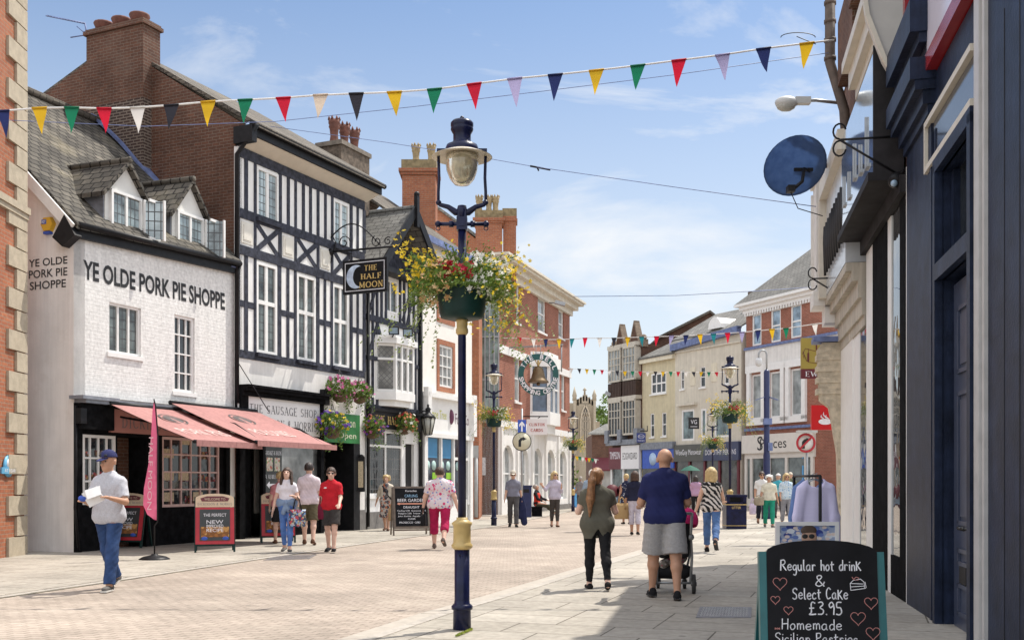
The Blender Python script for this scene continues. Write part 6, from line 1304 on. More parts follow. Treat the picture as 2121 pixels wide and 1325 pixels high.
# pub baskets, floodlights, lantern
hb = 'hanging flower baskets on the pub front'
for px, py, Y, r, cols, lb in ((703, 808, 29.2, .44, [('pink', 80), ('white', 15)], 'pink petunia hanging basket high on the timbered wall, left one'), (745, 814, 30, .4, [('pink', 60), ('white', 25)], 'pink and white hanging basket high beside the downpipe'),
        (688, 882, 28.6, .46, [('purple', 90), ('yellow', 60)], 'purple and yellow trailing basket in front of the green banner'), (771, 886, 31, .42, [('pink', 25), ('purple', 40), ('orange', 30)], 'mixed purple and orange basket under the pub name board'), (838, 878, 32.6, .42, [('orange', 45), ('red', 25), ('white', 30)], 'orange and red flower basket beside the pub lantern')):
    basket('hanging_basket', lb, W(px, py, Y), r, [(c_, int(n * .75), None) for c_, n in cols], 800, .09, 14, .6, bowl=plain('coir_basket', (.13, .085, .05), .9, .3, 9, .5), group=hb, bs=.055)
p = fD.pt(2.95, 3.3, .45); rt = thing('pub_lantern', 'black iron wall lantern on the pub corner', 'lantern', p)
mb = MB(); mb.tube([fD.pt(2.75, 3.5, .05), fD.pt(2.9, 3.65, .3), p + Vector((0, 0, .35))], .025); q = .2
mb.lathe(p, [(.1, -.42), (.12, -.4)], 6); mb.lathe(p, [(.26, .12), (.2, .2), (.09, .28), (.07, .36), (.1, .4), (.03, .48), (.04, .53), (0, .58)], 6)
for i in range(6): a = i * math.pi / 3; mb.tube([p + Vector((.12 * math.cos(a), .12 * math.sin(a), -.4)), p + Vector((.23 * math.cos(a), .23 * math.sin(a), .13))], .014, 5)
mb.build('iron_frame', M['black'], rt); mb = MB(); mb.lathe(p, [(.11, -.39), (.22, .12)], 6); mb.build('pane', plain('lantern_glass', (.4, .4, .36), .15, .1, 5), rt)
for px, py, lb in ((816, 684, 'open faced black floodlight above the oriel window, left'), (845, 688, 'black floodlight above the oriel window, right')):
    p = fD.pt(fD.uv(px, py, .55)[0], fD.uv(px, py, .55)[1], .55); rt = thing('floodlight', lb, 'floodlight', p, None); mb = MB(); mb.box(p, (.3, .14, .24), Matrix.Rotation(.35, 3, 'X')); mb.tube([p + Vector((0, .1, -.05)), p + Vector((-.15, .35, -.3))], .02); mb.build('housing', M['black'], rt)
    mb = MB(); mb.box(p + Vector((0, -.08, -.02)), (.24, .01, .18), Matrix.Rotation(.35, 3, 'X')); mb.build('lens', M['glassb'], rt)
# alarm box, wall plaque
p = fBg.pt(fBg.uv(103, 466)[0], fBg.uv(103, 466)[1], 0); rt = thing('alarm_box', 'yellow hexagonal alarm box with blue foot on the white gable', 'alarm box', p)
def hexp(r0, e): return [fBg.pt(fBg.uv(103, 466)[0] + r0 * math.cos(t), fBg.uv(103, 466)[1] + r0 * math.sin(t), e) for t in [i * math.pi / 3 for i in range(6)]]
mb = MB(); A = hexp(.17, 0); B = hexp(.15, .09); mb.add(A + B, [tuple(range(6, 12))] + [(i, (i + 1) % 6, 6 + (i + 1) % 6, 6 + i) for i in range(6)]); hx_ = mb.build('housing', plain('amber_plastic', (.72, .42, .03), .35, .05, 4), rt)
mb = MB(); u, z = fBg.uv(99, 464); fBg.box(mb, u - .07, u + .05, z - .02, z + .07, .09, .095); bl = mb.build('label_panel', M['blue'], hx_); mb = MB(); ftext(mb, fBg, 'ADT', (u - .06, u + .04, z - .005, z + .055), .098, bold=.02); mb.build('lettering', M['chalk'], bl)
mb = MB(); u, z = fBg.uv(103, 481); fBg.box(mb, u - .08, u + .08, z - .05, z + .0, .0, .093); mb.build('foot', M['blue'], rt)
u, z = fA.uv(14, 965); rt = thing('wall_plaque', 'round blue and white town plaque on the far left brick wall', 'plaque', fA.pt(u, z))
mb = MB(); mb.lathe(fA.pt(u, z, .02), [(.2, 0), (.2, .02)], 24, axis=tuple(fA.n.to_3d())); fA.box(mb, u - .3, u + .3, z - .14, z - .02, .02, .05); mb.build('plaque_face', plain('pale_blue_enamel', (.12, .38, .6), .4, .1, 5), rt); mb = MB(); ftext(mb, fA, 'AT REAR', (u - .2, u + .25, z - .11, z - .05), .053); mb.lathe(fA.pt(u, z + .05, .041), [(.09, 0), (.09, .003)], 16, axis=tuple(fA.n.to_3d())); mb.build('lettering', M['chalk'], rt)
# television aerial
p = fC.pt(.0, 13.2, -4.6); rt = thing('tv_aerial', 'long thin television aerial beside the big chimney', 'aerial', p); Y = p.y
mb = MB(); mb.tube([W(97, 33, Y), W(176, 49, Y)], .022, 6); mb.tube([W(146, 78, Y), W(182, 72, Y)], .016, 6); mb.tube([W(176, 49, Y), W(181, 76, Y)], .02, 6); mb.tube([W(159, 55, Y), W(172, 66, Y), W(181, 66, Y)], .012, 5)
for i in range(13): q = W(99 + i * 6, 33.5 + i * 1.22, Y); mb.tube([q + Vector((0, -.12, -.05)), q + Vector((0, .12, .05))], .012, 4)
mb.build('aerial_rods', M['leadblue'], rt)
# bell sign
Yb_ = 45.6; cb = W(1115, 776, Yb_); rt = thing('bell_ring_sign', 'round green ring sign with a bronze bell hung inside, on the red brick block', 'hanging sign', cb)
ring_r = (.9, .65); sx = .97
def rp(r, t, e): return Vector((cb.x + r * math.sin(t) * sx, cb.y + e + r * math.sin(t) * .15, cb.z + r * math.cos(t)))
mb = MB(); n = 48
for i in range(n):
    t0, t1 = 2 * math.pi * i / n, 2 * math.pi * (i + 1) / n; P = [rp(r, t, e) for t in (t0, t1) for r in ring_r for e in (-.06, .06)]; mb.add(P, [(0, 4, 6, 2), (1, 3, 7, 5), (0, 1, 5, 4), (2, 6, 7, 3)])
rg_ = mb.build('ring', plain('green_ring_paint', (.004, .075, .07), .4, .15, 5), rt)
mb = MB()
def arc(txt, t0, t1, inside):
    for i, ch in enumerate(txt):
        if ch == ' ': continue
        t = t0 + (t1 - t0) * (i + .5) / len(txt); V, P = textgeo(ch, .03); hw = .05 if ch == 'I' else .075
        up = Vector((math.sin(t) * sx, 0, math.cos(t))) * (1 if not inside else -1); si = Vector((up.z, 0, -up.x)); o_ = rp(.775, t, -.075)
        mb.add([o_ + si * (a - .5) * 2 * hw + up * (b - .5) * .2 for a, b in V], P)
arc('THE BELL', R_(-70), R_(75), False); arc('SHOPPING CENTRE', R_(262), R_(98), True); mb.build('ring_lettering', M['chalk'], rg_)
mb = MB(); mb.lathe((cb.x, cb.y, cb.z), [(.06, .36), (.16, .34), (.22, .25), (.25, .1), (.3, -.1), (.4, -.24), (.46, -.32), (.44, -.34), (.36, -.3)], 28); mb.lathe((cb.x, cb.y, cb.z), [(.05, -.32), (.08, -.38), (.07, -.45), (0, -.47)], 12); mb.build('bell', plain('bronze', (.17, .115, .06), .4, .2, 6, 0, .5), rt)
mb = MB(); mb.tube([(cb.x, cb.y, cb.z + .36), (cb.x, cb.y, cb.z + .62)], .05)
for s in (-1, 1): mb.tube([(cb.x, cb.y, cb.z + .36), (cb.x + s * .12, cb.y, cb.z + .6), (cb.x + s * .22, cb.y, cb.z + 1.0)], .02)
mb.build('bell_yoke', M['gold'], rt)
mb = MB(); zt_ = W(0, 714, Yb_).z; mb.beam((W(1055, 0, 46.4).x, 46.2, zt_ - .05), (W(1166, 0, Yb_).x, Yb_ - .05, zt_), .07, .07); mb.tube([(W(1163, 0, Yb_).x, Yb_, zt_), (W(1163, 0, Yb_).x, Yb_, W(0, 770, Yb_).z)], .03)
for s in (-1, 1): mb.tube([(cb.x + s * .1, Yb_, zt_), (cb.x + s * .1, Yb_, cb.z + .85)], .015)
mb.build('bracket', M['steel'], rt)
# post with arrow sign and round turn sign
Y = 40; x = (1081 - CX) / F * Y; rt = thing('road_sign_post', 'grey post carrying a blue arrow plate above a round turn right sign', 'road sign', (x, Y, 0))
mb = MB(); mb.tube([(x, Y, 0), (x, Y, W(0, 846, Y).z)], .04); mb.build('post', M['steel'], rt)
mb = MB(); z = W(0, 883, Y).z; mb.box((x, Y - .06, z), (.31, .02, .5)); s = mb.build('arrow_plate', M['blue'], rt)
mb = MB(); mb.prism([(x + a, Y - .072, z + b) for a, b in ((-.03, -.2), (.03, -.2), (.03, .06), (.1, -.02), (.1, .08), (0, .2), (-.1, .08), (-.1, -.02), (-.03, .06))], (0, -.004, 0)); mb.build('arrow', M['chalk'], s)
z = W(0, 914, Y).z
mb = MB(); mb.lathe((x, Y - .03, z), [(.36, 0), (.36, .05)], 32, axis=(0, -1, 0)); ds = mb.build('sign_back', M['ink'], rt); mb = MB(); mb.lathe((x, Y - .082, z), [(.33, 0), (.33, .004)], 32, axis=(0, -1, 0)); f_ = mb.build('sign_disc', plain('cream_sign', (.62, .58, .44), .5, .05, 4), ds)
def turn(mb, x, y, z, s): mb.prism([(x + a * s, y, z + b * s) for a, b in ((-.1, -.2), (.0, -.2), (.0, .0), (.06, .07), (.06, .02), (.2, .1), (.06, .19), (.06, .15), (-.02, .13), (-.1, .04))], (0, -.004, 0))
mb = MB(); turn(mb, x - .03, Y - .088, z, 1.0); mb.build('turn_arrow', M['ink'], f_)
# clinton cards hanging sign
Y = 44.8; p = W(1112, 884, Y); rt = thing('hanging_shop_sign', 'white hanging sign with red lettering on the red brick block', 'hanging sign', p)
mb = MB(); mb.box(p, (.86, .05, .66)); b_ = mb.build('board', plain('white_signboard', (.76, .74, .74)), rt); mb = MB()
for t, a, b in (('CLINTON', .04, .17), ('CARDS', -.2, -.07)): w_ = .33 if t == 'CLINTON' else .26; letter(mb, t, lambda s_, t_: Vector((p.x - w_ + 2 * w_ * s_, p.y - .03, p.z + a + (b - a) * t_)), serif=True, thick=.24, thin=.12)
mb.build('lettering', plain('brick_red_lettering', (.45, .05, .03), .6, .1, 5), b_); mb = MB(); mb.tube([W(1083, 862, Y + .3), W(1135, 862, Y)], .025); mb.tube([W(1120, 862, Y), W(1114, 866, Y)], .015); mb.build('bracket', M['black'], rt)
# CCTV pole
Y = 40; x = (1588 - CX) / F * Y; rt = thing('cctv_pole', 'tall blue camera pole with a hooked top and drooping side arms', 'camera pole', (x, Y, 0))
mb = MB(); mb.lathe((x, Y, 0), [(.2, 0), (.2, .9), (.13, 1.1), (.13, 2.4), (.11, 2.5), (.11, W(0, 770, Y).z), (.06, W(0, 765, Y).z)], 16); mb.build('pole', plain('royal_blue_paint', (.012, .02, .085), .4, .2, 5), rt)
mb = MB(); zt_ = W(0, 735, Y).z; mb.tube([(x, Y, W(0, 768, Y).z), (x, Y, zt_)] + [(x - .15 + .15 * math.cos(t), Y, zt_ + .18 * math.sin(t)) for t in [i * math.pi / 8 for i in range(1, 9)]] + [(x - .3, Y, zt_ - .12)], .035); mb.build('hook', M['steel'], rt)
mb = MB(); q = (x - .3, Y, zt_ - .12); mb.lathe(q, [(.09, 0), (.13, -.08), (.13, -.2), (.1, -.28), (0, -.33)], 14); mb.build('dome_camera', plain('white_plastic', (.6, .6, .6), .4, .05, 4), rt)
mb = MB()
for s in (-1, 1): mb.prism([(x + s * .1, Y - .1, W(0, 823, Y).z), (x + s * .1, Y + .1, W(0, 823, Y).z), (x + s * .42, Y + .08, W(0, 829, Y).z), (x + s * .42, Y - .08, W(0, 829, Y).z)], (0, 0, .03))
mb.box((x, Y - .12, W(0, 873, Y).z), (.3, .2, .24)); mb.box((x + .1, Y - .12, W(0, 925, Y).z), (.16, .16, .3)); mb.build('pole_fittings', M['leadblue'], rt)
# no right turn sign with lamp
Y = 30; x = (1668 - CX) / F * Y; rt = thing('no_turn_sign', 'red ringed no right turn sign under a small lamp', 'road sign', (x, Y, 0))
mb = MB(); mb.tube([(x + .06, Y + .05, 0), (x + .06, Y + .05, W(0, 895, Y).z)], .035); mb.build('post', M['steel'], rt)
z = W(0, 917, Y).z; mb = MB(); mb.lathe((x, Y - .03, z), [(.27, 0), (.27, .02)], 32, axis=(0, -1, 0)); d_ = mb.build('sign_disc', plain('white_sign', (.7, .68, .66), .45, .04, 4), rt)
mb = MB(); mb.lathe((x, Y - .052, z), [(.275, 0), (.275, .012), (.215, .012), (.215, 0)], 32, axis=(0, -1, 0), cap=False); mb.beam((x - .17, Y - .07, z - .17), (x + .17, Y - .07, z + .17), .05, .008, (0, -1, 0)); mb.build('red_ring', M['red'], d_)
mb = MB(); turn(mb, x - .03, Y - .056, z, .8); mb.build('turn_arrow', M['ink'], d_)
mb = MB(); mb.box((x, Y - .15, W(0, 894, Y).z), (.55, .22, .07)); mb.tube([(x + .06, Y + .05, W(0, 900, Y).z), (x, Y - .1, W(0, 893, Y).z)], .02); mb.build('sign_lamp', plain('pale_grey_plastic', (.5, .5, .48), .4, .1, 4), rt)
# opticians hanging sign
Y = 66; p = W(1328, 906, Y); rt = thing('blue_hanging_sign', 'small square blue opticians sign hung from an iron bracket', 'hanging sign', p)
mb = MB(); mb.box(p, (.56, .06, .58)); b_ = mb.build('board', plain('navy_sign', (.02, .04, .2), .4, .1, 5), rt); mb = MB(); letter(mb, 'Opticians', lambda s_, t_: Vector((p.x - .22 + .44 * s_, p.y - .035, p.z - .24 + .11 * t_)))
n = 24; V = [Vector((p.x + .2 * k * math.cos(t), p.y - .035, p.z + .08 + .13 * k * math.sin(t))) for k in (1, .86) for t in [2 * math.pi * i / n for i in range(n)]]; mb.add(V, [(i, (i + 1) % n, n + (i + 1) % n, n + i) for i in range(n)]); letter(mb, 'Boots', lambda s_, t_: Vector((p.x - .12 + .24 * s_, p.y - .035, p.z + .04 + .09 * t_))); mb.build('lettering', M['chalk'], b_)
mb = MB(); mb.tube([W(1326, 892, Y), W(1341, 892, Y), W(1341, 882, Y + 2)], .03); mb.build('bracket', M['black'], rt)
# small black square hanging sign on cream building
Y = 62; p = W(1437, 876, Y); rt = thing('black_hanging_sign', 'small black square sign on the front of the cream building', 'hanging sign', p); mb = MB(); mb.box(p, (.62, .06, .66)); b_ = mb.build('board', M['ink'], rt); mb = MB(); letter(mb, 'VG', lambda s_, t_: Vector((p.x - .18 + .36 * s_, p.y - .035, p.z - .05 + .25 * t_))); mb.box((p.x, p.y - .035, p.z - .2), (.4, .004, .03)); mb.build('lettering', M['chalk'], b_)
# estate agent and bank signs on the right row
Y = 24.5; a, b = W(1659, 700, Y), W(1728, 784, Y); rt = thing('estate_agent_sign', 'olive and maroon projecting sign with a house drawing, lettered EW', 'projecting sign', ((a.x + b.x) / 2, Y, (a.z + b.z) / 2))
mb = MB(); zm = W(0, 764, Y).z; mb.hexa([(x, y, z) for x in (a.x, b.x) for y in (Y - .04, Y + .04) for z in (zm, a.z)]); b_ = mb.build('board', plain('olive_board', (.36, .28, .06), .5, .06, 3), rt)
mb = MB(); mb.hexa([(x, y, z) for x in (a.x, b.x) for y in (Y - .042, Y + .042) for z in (b.z, zm - .002)]); b2_ = mb.build('lower_board', M['burgundy'], rt); mb = MB(); letter(mb, 'EW', lambda s_, t_: Vector((W(1667, 0, Y).x + .3 * s_, Y - .047, W(0, 781, Y).z + .14 * t_)), serif=True); mb.build('lettering', M['chalk'], b2_)
mb = MB()
def dl(*pp): mb.tube([W(x_, y_, Y) + Vector((0, -.042, 0)) for x_, y_ in pp], .006, 4)
dl((1661, 734), (1667, 722), (1690, 728), (1691, 752)); dl((1662, 728), (1670, 748)); dl((1674, 722), (1673, 750), (1692, 753)); dl((1664, 733), (1664, 742))
for x_ in (1690, 1709): mb.box(W(x_, 716, Y) + Vector((0, -.045, 0)), (.03, .006, .2))
mb.box(W(1673, 740, Y) + Vector((0, -.045, 0)), (.04, .006, .2)); mb.build('house_drawing', M['burgundy'], b_)
Y = 26.5; a, b = W(1680, 839, Y), W(1732, 890, Y); rt = thing('bank_sign', 'red projecting bank sign with a white flame emblem', 'projecting sign', ((a.x + b.x) / 2, Y, (a.z + b.z) / 2)); mb = MB(); mb.hexa([(x, y, z) for x in (a.x, b.x) for y in (Y - .05, Y + .05) for z in (b.z, a.z)]); b_ = mb.build('board', plain('bright_red_sign', (.55, .015, .02), .35, .05, 4), rt)
mb = MB(); e = W(1708, 873, Y); n = 24; V = [Vector((e.x + k * .17 * math.cos(t) , Y - .056, e.z + k * .075 * math.sin(t))) for k in (1, 0) for t in [2 * math.pi * i / n for i in range(n)]]; mb.add(V, [(i, (i + 1) % n, n + (i + 1) % n, n + i) for i in range(n)])
for k, t_ in ((-.06, .17), (.0, .24), (.06, .17)): mb.tube([Vector((e.x + k - .04, Y - .06, e.z + t_)), Vector((e.x + k - .05, Y - .06, e.z + t_ * .7)), Vector((e.x + k + .02, Y - .06, e.z + t_ * .4)), Vector((e.x + k + .02, Y - .06, e.z + .08))], [.004, .014, .016, .006], 6)
mb.build('flame_emblem', M['chalk'], b_)
# satellite dish, wall light, scroll brackets
Y = 17; cd = W(1643, 338, Y); rt = thing('satellite_dish', 'dark mesh satellite dish on the right hand shopfronts', 'satellite dish', cd)
ax = Vector((-.06, .76, .62)).normalized(); mb = MB(); mb.lathe(cd, [(0, 0), (.2, .015), (.36, .05), (.46, .085), (.505, .11), (.505, .12), (.46, .095), (.2, .03), (0, .012)], 32, axis=tuple(-ax)); mb.build('dish', leafmat('blue_mesh', (.13, .2, .34), (.17, .25, .4), .72), rt)
mb = MB(); p1 = cd + Vector((.08, -.3, -.5)); mb.tube([cd + Vector((.3, .1, -.1)), cd + Vector((.12, -.2, -.15)), cd + Vector((.06, -.3, -.38)), p1 - Vector((.16, 0, 0))], .028); mb.box(p1 - Vector((.2, 0, .0)), (.11, .16, .1)); mb.tube([cd + Vector((.1, .12, 0)), cd + Vector((.75, .2, .02))], .04); mb.box(cd + Vector((.15, -.05, -.12)), (.3, .05, .05)); mb.tube([p1 - Vector((.2, 0, .04)), cd + Vector((.05, -.1, -.75)), cd + Vector((.5, .1, -.82))], .008, 5); mb.build('mount', M['black'], rt)
Y = 18; rt = thing('wall_street_light', 'grey street light head on a short arm from the right hand wall', 'street light', W(1700, 209, Y)); mb = MB(); mb.tube([W(1735, 213, Y), W(1690, 208, Y), W(1650, 209, Y)], .03); mb.build('arm', M['steel'], rt)
mb = MB(); q = W(1629, 213, Y); mb.ball(q, (.2, .13, .11), 14, 8); mb.box(q + Vector((.27, 0, .03)), (.26, .13, .11)); mb.build('head', plain('pale_grey_plastic', (.5, .5, .48)), rt); mb = MB(); mb.ball(q - Vector((.01, 0, .05)), (.17, .11, .1), 12, 6); mb.build('lens', plain('lantern_glass', (.4, .4, .36)), rt)
def scroll(label, p, L, rise):
    rt = thing('scroll_bracket', label, 'bracket', p); n_ = fR.n.to_3d(); mb = MB(); e = p + n_ * L; mb.tube([p, e], .014, 6); mb.tube([p - Vector((0, 0, rise)), e], .014, 6)
    for s in (1, -1): mb.tube([e + n_ * (.09 * math.sin(t) * .8) + Vector((0, 0, s * (.1 - .09 * math.cos(t)))) for t in [i * .5 for i in range(10)]], .012, 5)
    mb.build('iron_bar', M['black'], rt)
p = fR.pt(uA - .25, 5.42, .12); scroll('black iron bracket with curled end under the mirrored sign', p, .62, .42)
p = fR.pt(uR(1752), 4.9, .1); scroll('thin black iron bracket over the cream fascia', p, .45, .3)
Y = 12.3; p = W(1857, 372, Y); rt = thing('security_light', 'small black security light under the mirrored sign box', 'security light', p); mb = MB(); mb.lathe(p, [(.05, -.09), (.075, -.05), (.085, .06), (.06, .08)], 12, axis=(-.5, -.6, -.6)); mb.tube([p, p + Vector((.1, .0, .12))], .02); mb.build('housing', M['black'], rt); mb = MB(); mb.ball(p + Vector((-.05, -.06, -.06)), .04); mb.build('lens', M['glassb'], rt)
# bins
Y = 31.6; x = (1521 - CX) / F * Y; rt = thing('litter_bin', 'navy square litter bin with gold bands on the right pavement', 'litter bin', (x, Y, .02))
z1 = W(0, 1024, Y).z; w = .3
mb = MB(); mb.box((x, Y, z1 * .38 + .02), (w * 2, w * 2, z1 * .76)); 
for sx_ in (-1, 1):
    for sy in (-1, 1): mb.box((x + sx_ * (w - .05), Y + sy * (w - .05), z1 * .85), (.1, .1, z1 * .2))
mb.box((x, Y, z1 * .97), (w * 2 + .04, w * 2 + .04, .07)); mb.box((x, Y, z1 * .78), (.44, .44, .02)); bn = mb.build('bin_body', M['navy'], rt)
mb = MB(); mb.box((x, Y - .003, .12), (w * 2 + .006, w * 2 + .006, .015)); mb.box((x, Y - .003, z1 * .72), (w * 2 + .006, w * 2 + .006, .02)); letter(mb, 'LITTER', lambda s_, t_: Vector((x - .13 + .26 * s_, Y - w - .005, z1 * .6 + .07 * t_))); mb.build('gold_lettering', M['goldletter'], bn)
mb = MB(); mb.box((x, Y, z1 * .86), (.3, .3, .15)); mb.build('dark_opening', M['dark'], bn)
Y = 42; x = (1088 - CX) / F * Y; rt = thing('blue_bin', 'bright blue square bin beside the seated person in red', 'bin', (x, Y, .02)); z1 = W(0, 1006, Y).z; mb = MB(); mb.box((x, Y, z1 / 2), (.48, .48, z1)); mb.box((x, Y, z1), (.54, .54, .06)); mb.build('bin_body', plain('royal_blue_paint', (.03, .05, .2)), rt); mb = MB(); mb.box((x, Y - .2, z1 * .85), (.3, .1, .14)); mb.build('dark_opening', M['dark'], rt)
# street cabinet by the cream shop, meter box, manhole and gullies
p = W(985, 935, 39.4); rt = thing('meter_box', 'grey electricity box on the wall beside the cream shop', 'meter box', p); mb = MB(); mb.box((p.x - .05, 39.5, p.z), (.3, .25, .45)); mb.tube([(p.x + .02, 39.42, p.z - .2), (p.x + .02, 39.42, .1)], .07); mb.build('housing', plain('grey_cabinet', (.36, .37, .38), .5, .1, 5), rt)
def cover(label, q, kind, m):
    z = .024 if 'right' in label else .005; P = [G(*k) for k in q]; c_ = sum(P, Vector()) / 4; rt = thing('drain_cover', label, 'cover', (c_.x, c_.y, z)); mb = MB(); mb.prism([(k.x, k.y, z - .01) for k in P], (0, 0, .012)); fr = mb.build('frame', plain('worn_iron', (.16, .15, .15), .5, .3, 12, .3), rt)
    mb = MB(); N = 16 if kind else 7
    for i in range(N):
        for j in range(9 if kind else 1):
            f = (i + .5) / N; g = (j + .5) / (9 if kind else 1); a = P[0].lerp(P[1], .06 + .88 * f); b = P[3].lerp(P[2], .06 + .88 * f); k = a.lerp(b, .08 + .84 * g)
            if kind: mb.box((k.x, k.y, z + .004), (.028 if (i + j) % 2 else .012, .012 if (i + j) % 2 else .028, .006))
            else: q0, q1 = a.lerp(b, .1), a.lerp(b, .9); mb.beam((q0.x, q0.y, z + .003), (q1.x, q1.y, z + .003), .03, .006)
    mb.build('tread_pattern' if kind else 'grating', m, fr)
cover('patterned rectangular iron inspection cover in the right pavement', [(1441, 1283), (1556, 1283), (1557, 1261), (1450, 1260)], 1, plain('worn_light_iron', (.4, .39, .38), .4, .15, 12))
cover('dark iron inspection cover by the left kerb near the woman in the red top', [(545, 1160), (640, 1157), (655, 1149), (575, 1150)], 1, plain('worn_dark_iron', (.26, .22, .2), .5, .2, 12))
cover('small square gully grate in the drain channel beside the lamp post', [(862, 1289), (887, 1291), (899, 1284), (876, 1282)], 0, plain('worn_iron', (.16, .15, .15))); cover('small square gully grate in the drain channel, nearest the camera', [(803, 1308), (828, 1310), (842, 1303), (818, 1301)], 0, plain('worn_iron', (.16, .15, .15)))
# small things further off
def tiny(name, label, cat, px, py, Y, parts):
    p = W(px, py, Y); rt = thing(name, label, cat, p)
    for nm, m, fn in parts: mb = MB(); fn(mb, p); mb.build(nm, m, rt)
Y = 31; 
tiny('menu_box', 'narrow black framed menu box on the white pier left of the pub window', 'menu box', 748, 982, 30.6, [('housing', M['black'], lambda mb, p: (mb.box(p, (.2, .14, 1.0)), mb.lathe(p + Vector((0, 0, .5)), [(.1, 0), (.06, .06), (0, .08)], 10))), ('menu', plain('cream_notice', (.55, .45, .3)), lambda mb, p: mb.box(p + Vector((.0, -.075, 0)), (.14, .01, .75)))])
tiny('floodlight', 'grey floodlight under the white cornice of the red brick block', 'floodlight', 1160, 628, 50.5, [('housing', M['steel'], lambda mb, p: (mb.box(p, (.5, .3, .16), Matrix.Rotation(.25, 3, 'Y')), mb.tube([p, p + Vector((-.5, .4, .1))], .03)))])
tiny('floodlight', 'small grey floodlight on the left edge of the dark gabled building', 'floodlight', 1259, 815, 74.2, [('housing', M['steel'], lambda mb, p: (mb.box(p, (.4, .3, .22), Matrix.Rotation(.5, 3, 'Y')), mb.tube([p, p + Vector((.35, .3, .3))], .04)))])
for px, lb in ((1268, 'blue pavement board with rounded burgundy top outside the far shops, left one'), (1292, 'blue pavement board with rounded burgundy top outside the far shops, right one')):
    g = G(px, 1046); tiny('sandwich_board', lb, 'A-board', px, 1046, g.y, [('board', M['burgundy'], lambda mb, p: (mb.lathe(p + Vector((0, .02, .85)), [(.42, 0), (.42, .05)], 20, axis=(0, -1, 0)), mb.box(p + Vector((0, .1, .45)), (.8, .06, .9)))), ('poster', plain('blue_white_print', (.3, .4, .5), .5, .5, 6), lambda mb, p: mb.box(p + Vector((0, .06, .42)), (.66, .02, .7)))])
g = G(1199, 1050); tiny('sandwich_board', 'bright blue pavement board near the far corner of the red brick block', 'A-board', 1199, 1050, g.y, [('board', M['cyan'], lambda mb, p: (mb.box(p + Vector((0, 0, .55)), (.55, .05, 1.1), Matrix.Rotation(-.12, 3, 'X')), mb.box(p + Vector((0, .3, .5)), (.5, .04, 1.0), Matrix.Rotation(.2, 3, 'X'))))])
tiny('parasol', 'small green parasol in front of the dark shopfronts', 'parasol', 1430, 965, 52, [('canopy', plain('green_canvas', (.006, .09, .06), .8, .15, 4), lambda mb, p: mb.lathe(p, [(.5, -.22), (.3, -.08), (0, .05)], 8, cap=False)), ('pole', M['steel'], lambda mb, p: mb.tube([p, p - Vector((0, 0, p.z))], .025))])
mb = MB(); mb.tube([fB.pt(-.03, 2.9, .09), fB.pt(-.02, 1.6, .08), fB.pt(-.06, .9, .09), fB.pt(.03, .05, .1)], .028, 6); mb.build('cable_pipe', M['black'], bB)
mb = MB(); fB.box(mb, -.06, .1, 2.55, 2.85, .1, .24); mb.build('sensor_box', M['black'], bB)
mb = MB(); mb.tube([fC.pt(.0, 4.3, .06), fC.pt(.3, 3.1, .75)], .012, 5); mb.build('stay_rod', M['black'], bC)
# moss at the foot of the lamp post
mb = MB()
for i in range(500):
    f = random.random(); g = G(944 + 34 * f + random.gauss(0, 1), 1323 - 14 * f + random.gauss(0, .8)); leafquad(mb, Vector((g.x, g.y, .028 + random.random() * .012)), .018)
tag(mb.build('moss', leafmat('moss', (.2, .26, .03), (.36, .4, .08)), None, G(960, 1316)), 'bright green moss in a slab joint at the foot of the foreground lamp', 'moss', kind='stuff')
# ---------------- people: smooth-blended limbs turned into one skin by surface nets ----------------
def V3(*a): return np.array(a, float)
class Pr:
    def __init__(s, p0, p1, r0, r1=None, n=None, f=1.0, k=.02, cut=False):
        s.p0 = np.array(p0, float); s.p1 = np.array(p1, float); s.r0 = r0; s.r1 = r0 if r1 is None else r1; s.n = None if n is None else np.array(n, float) / np.linalg.norm(n); s.f = f; s.k = k; s.cut = cut
    def infl(s, g, cut=None, frac=1.0, r1=None):
        q = Pr(s.p0, s.p0 + (s.p1 - s.p0) * frac, s.r0 + g, (s.r0 + (s.r1 - s.r0) * frac + g) if r1 is None else r1, s.n, s.f, s.k, s.cut if cut is None else cut); return q
    def d(s, P):
        q = P - s.p0; a = s.p1 - s.p0
        if s.n is not None:
            q = q + ((q @ s.n) * (1 / s.f - 1))[..., None] * s.n; a = a + s.n * (a @ s.n) * (1 / s.f - 1)
        L2 = max(a @ a, 1e-9); tt = (q @ a) / L2; t = np.clip(tt, 0, 1)
        d = np.linalg.norm(q - t[..., None] * a, axis=-1) - (s.r0 + (s.r1 - s.r0) * t)
        if s.cut: d = np.maximum(d, (tt - 1) * math.sqrt(L2))
        return d
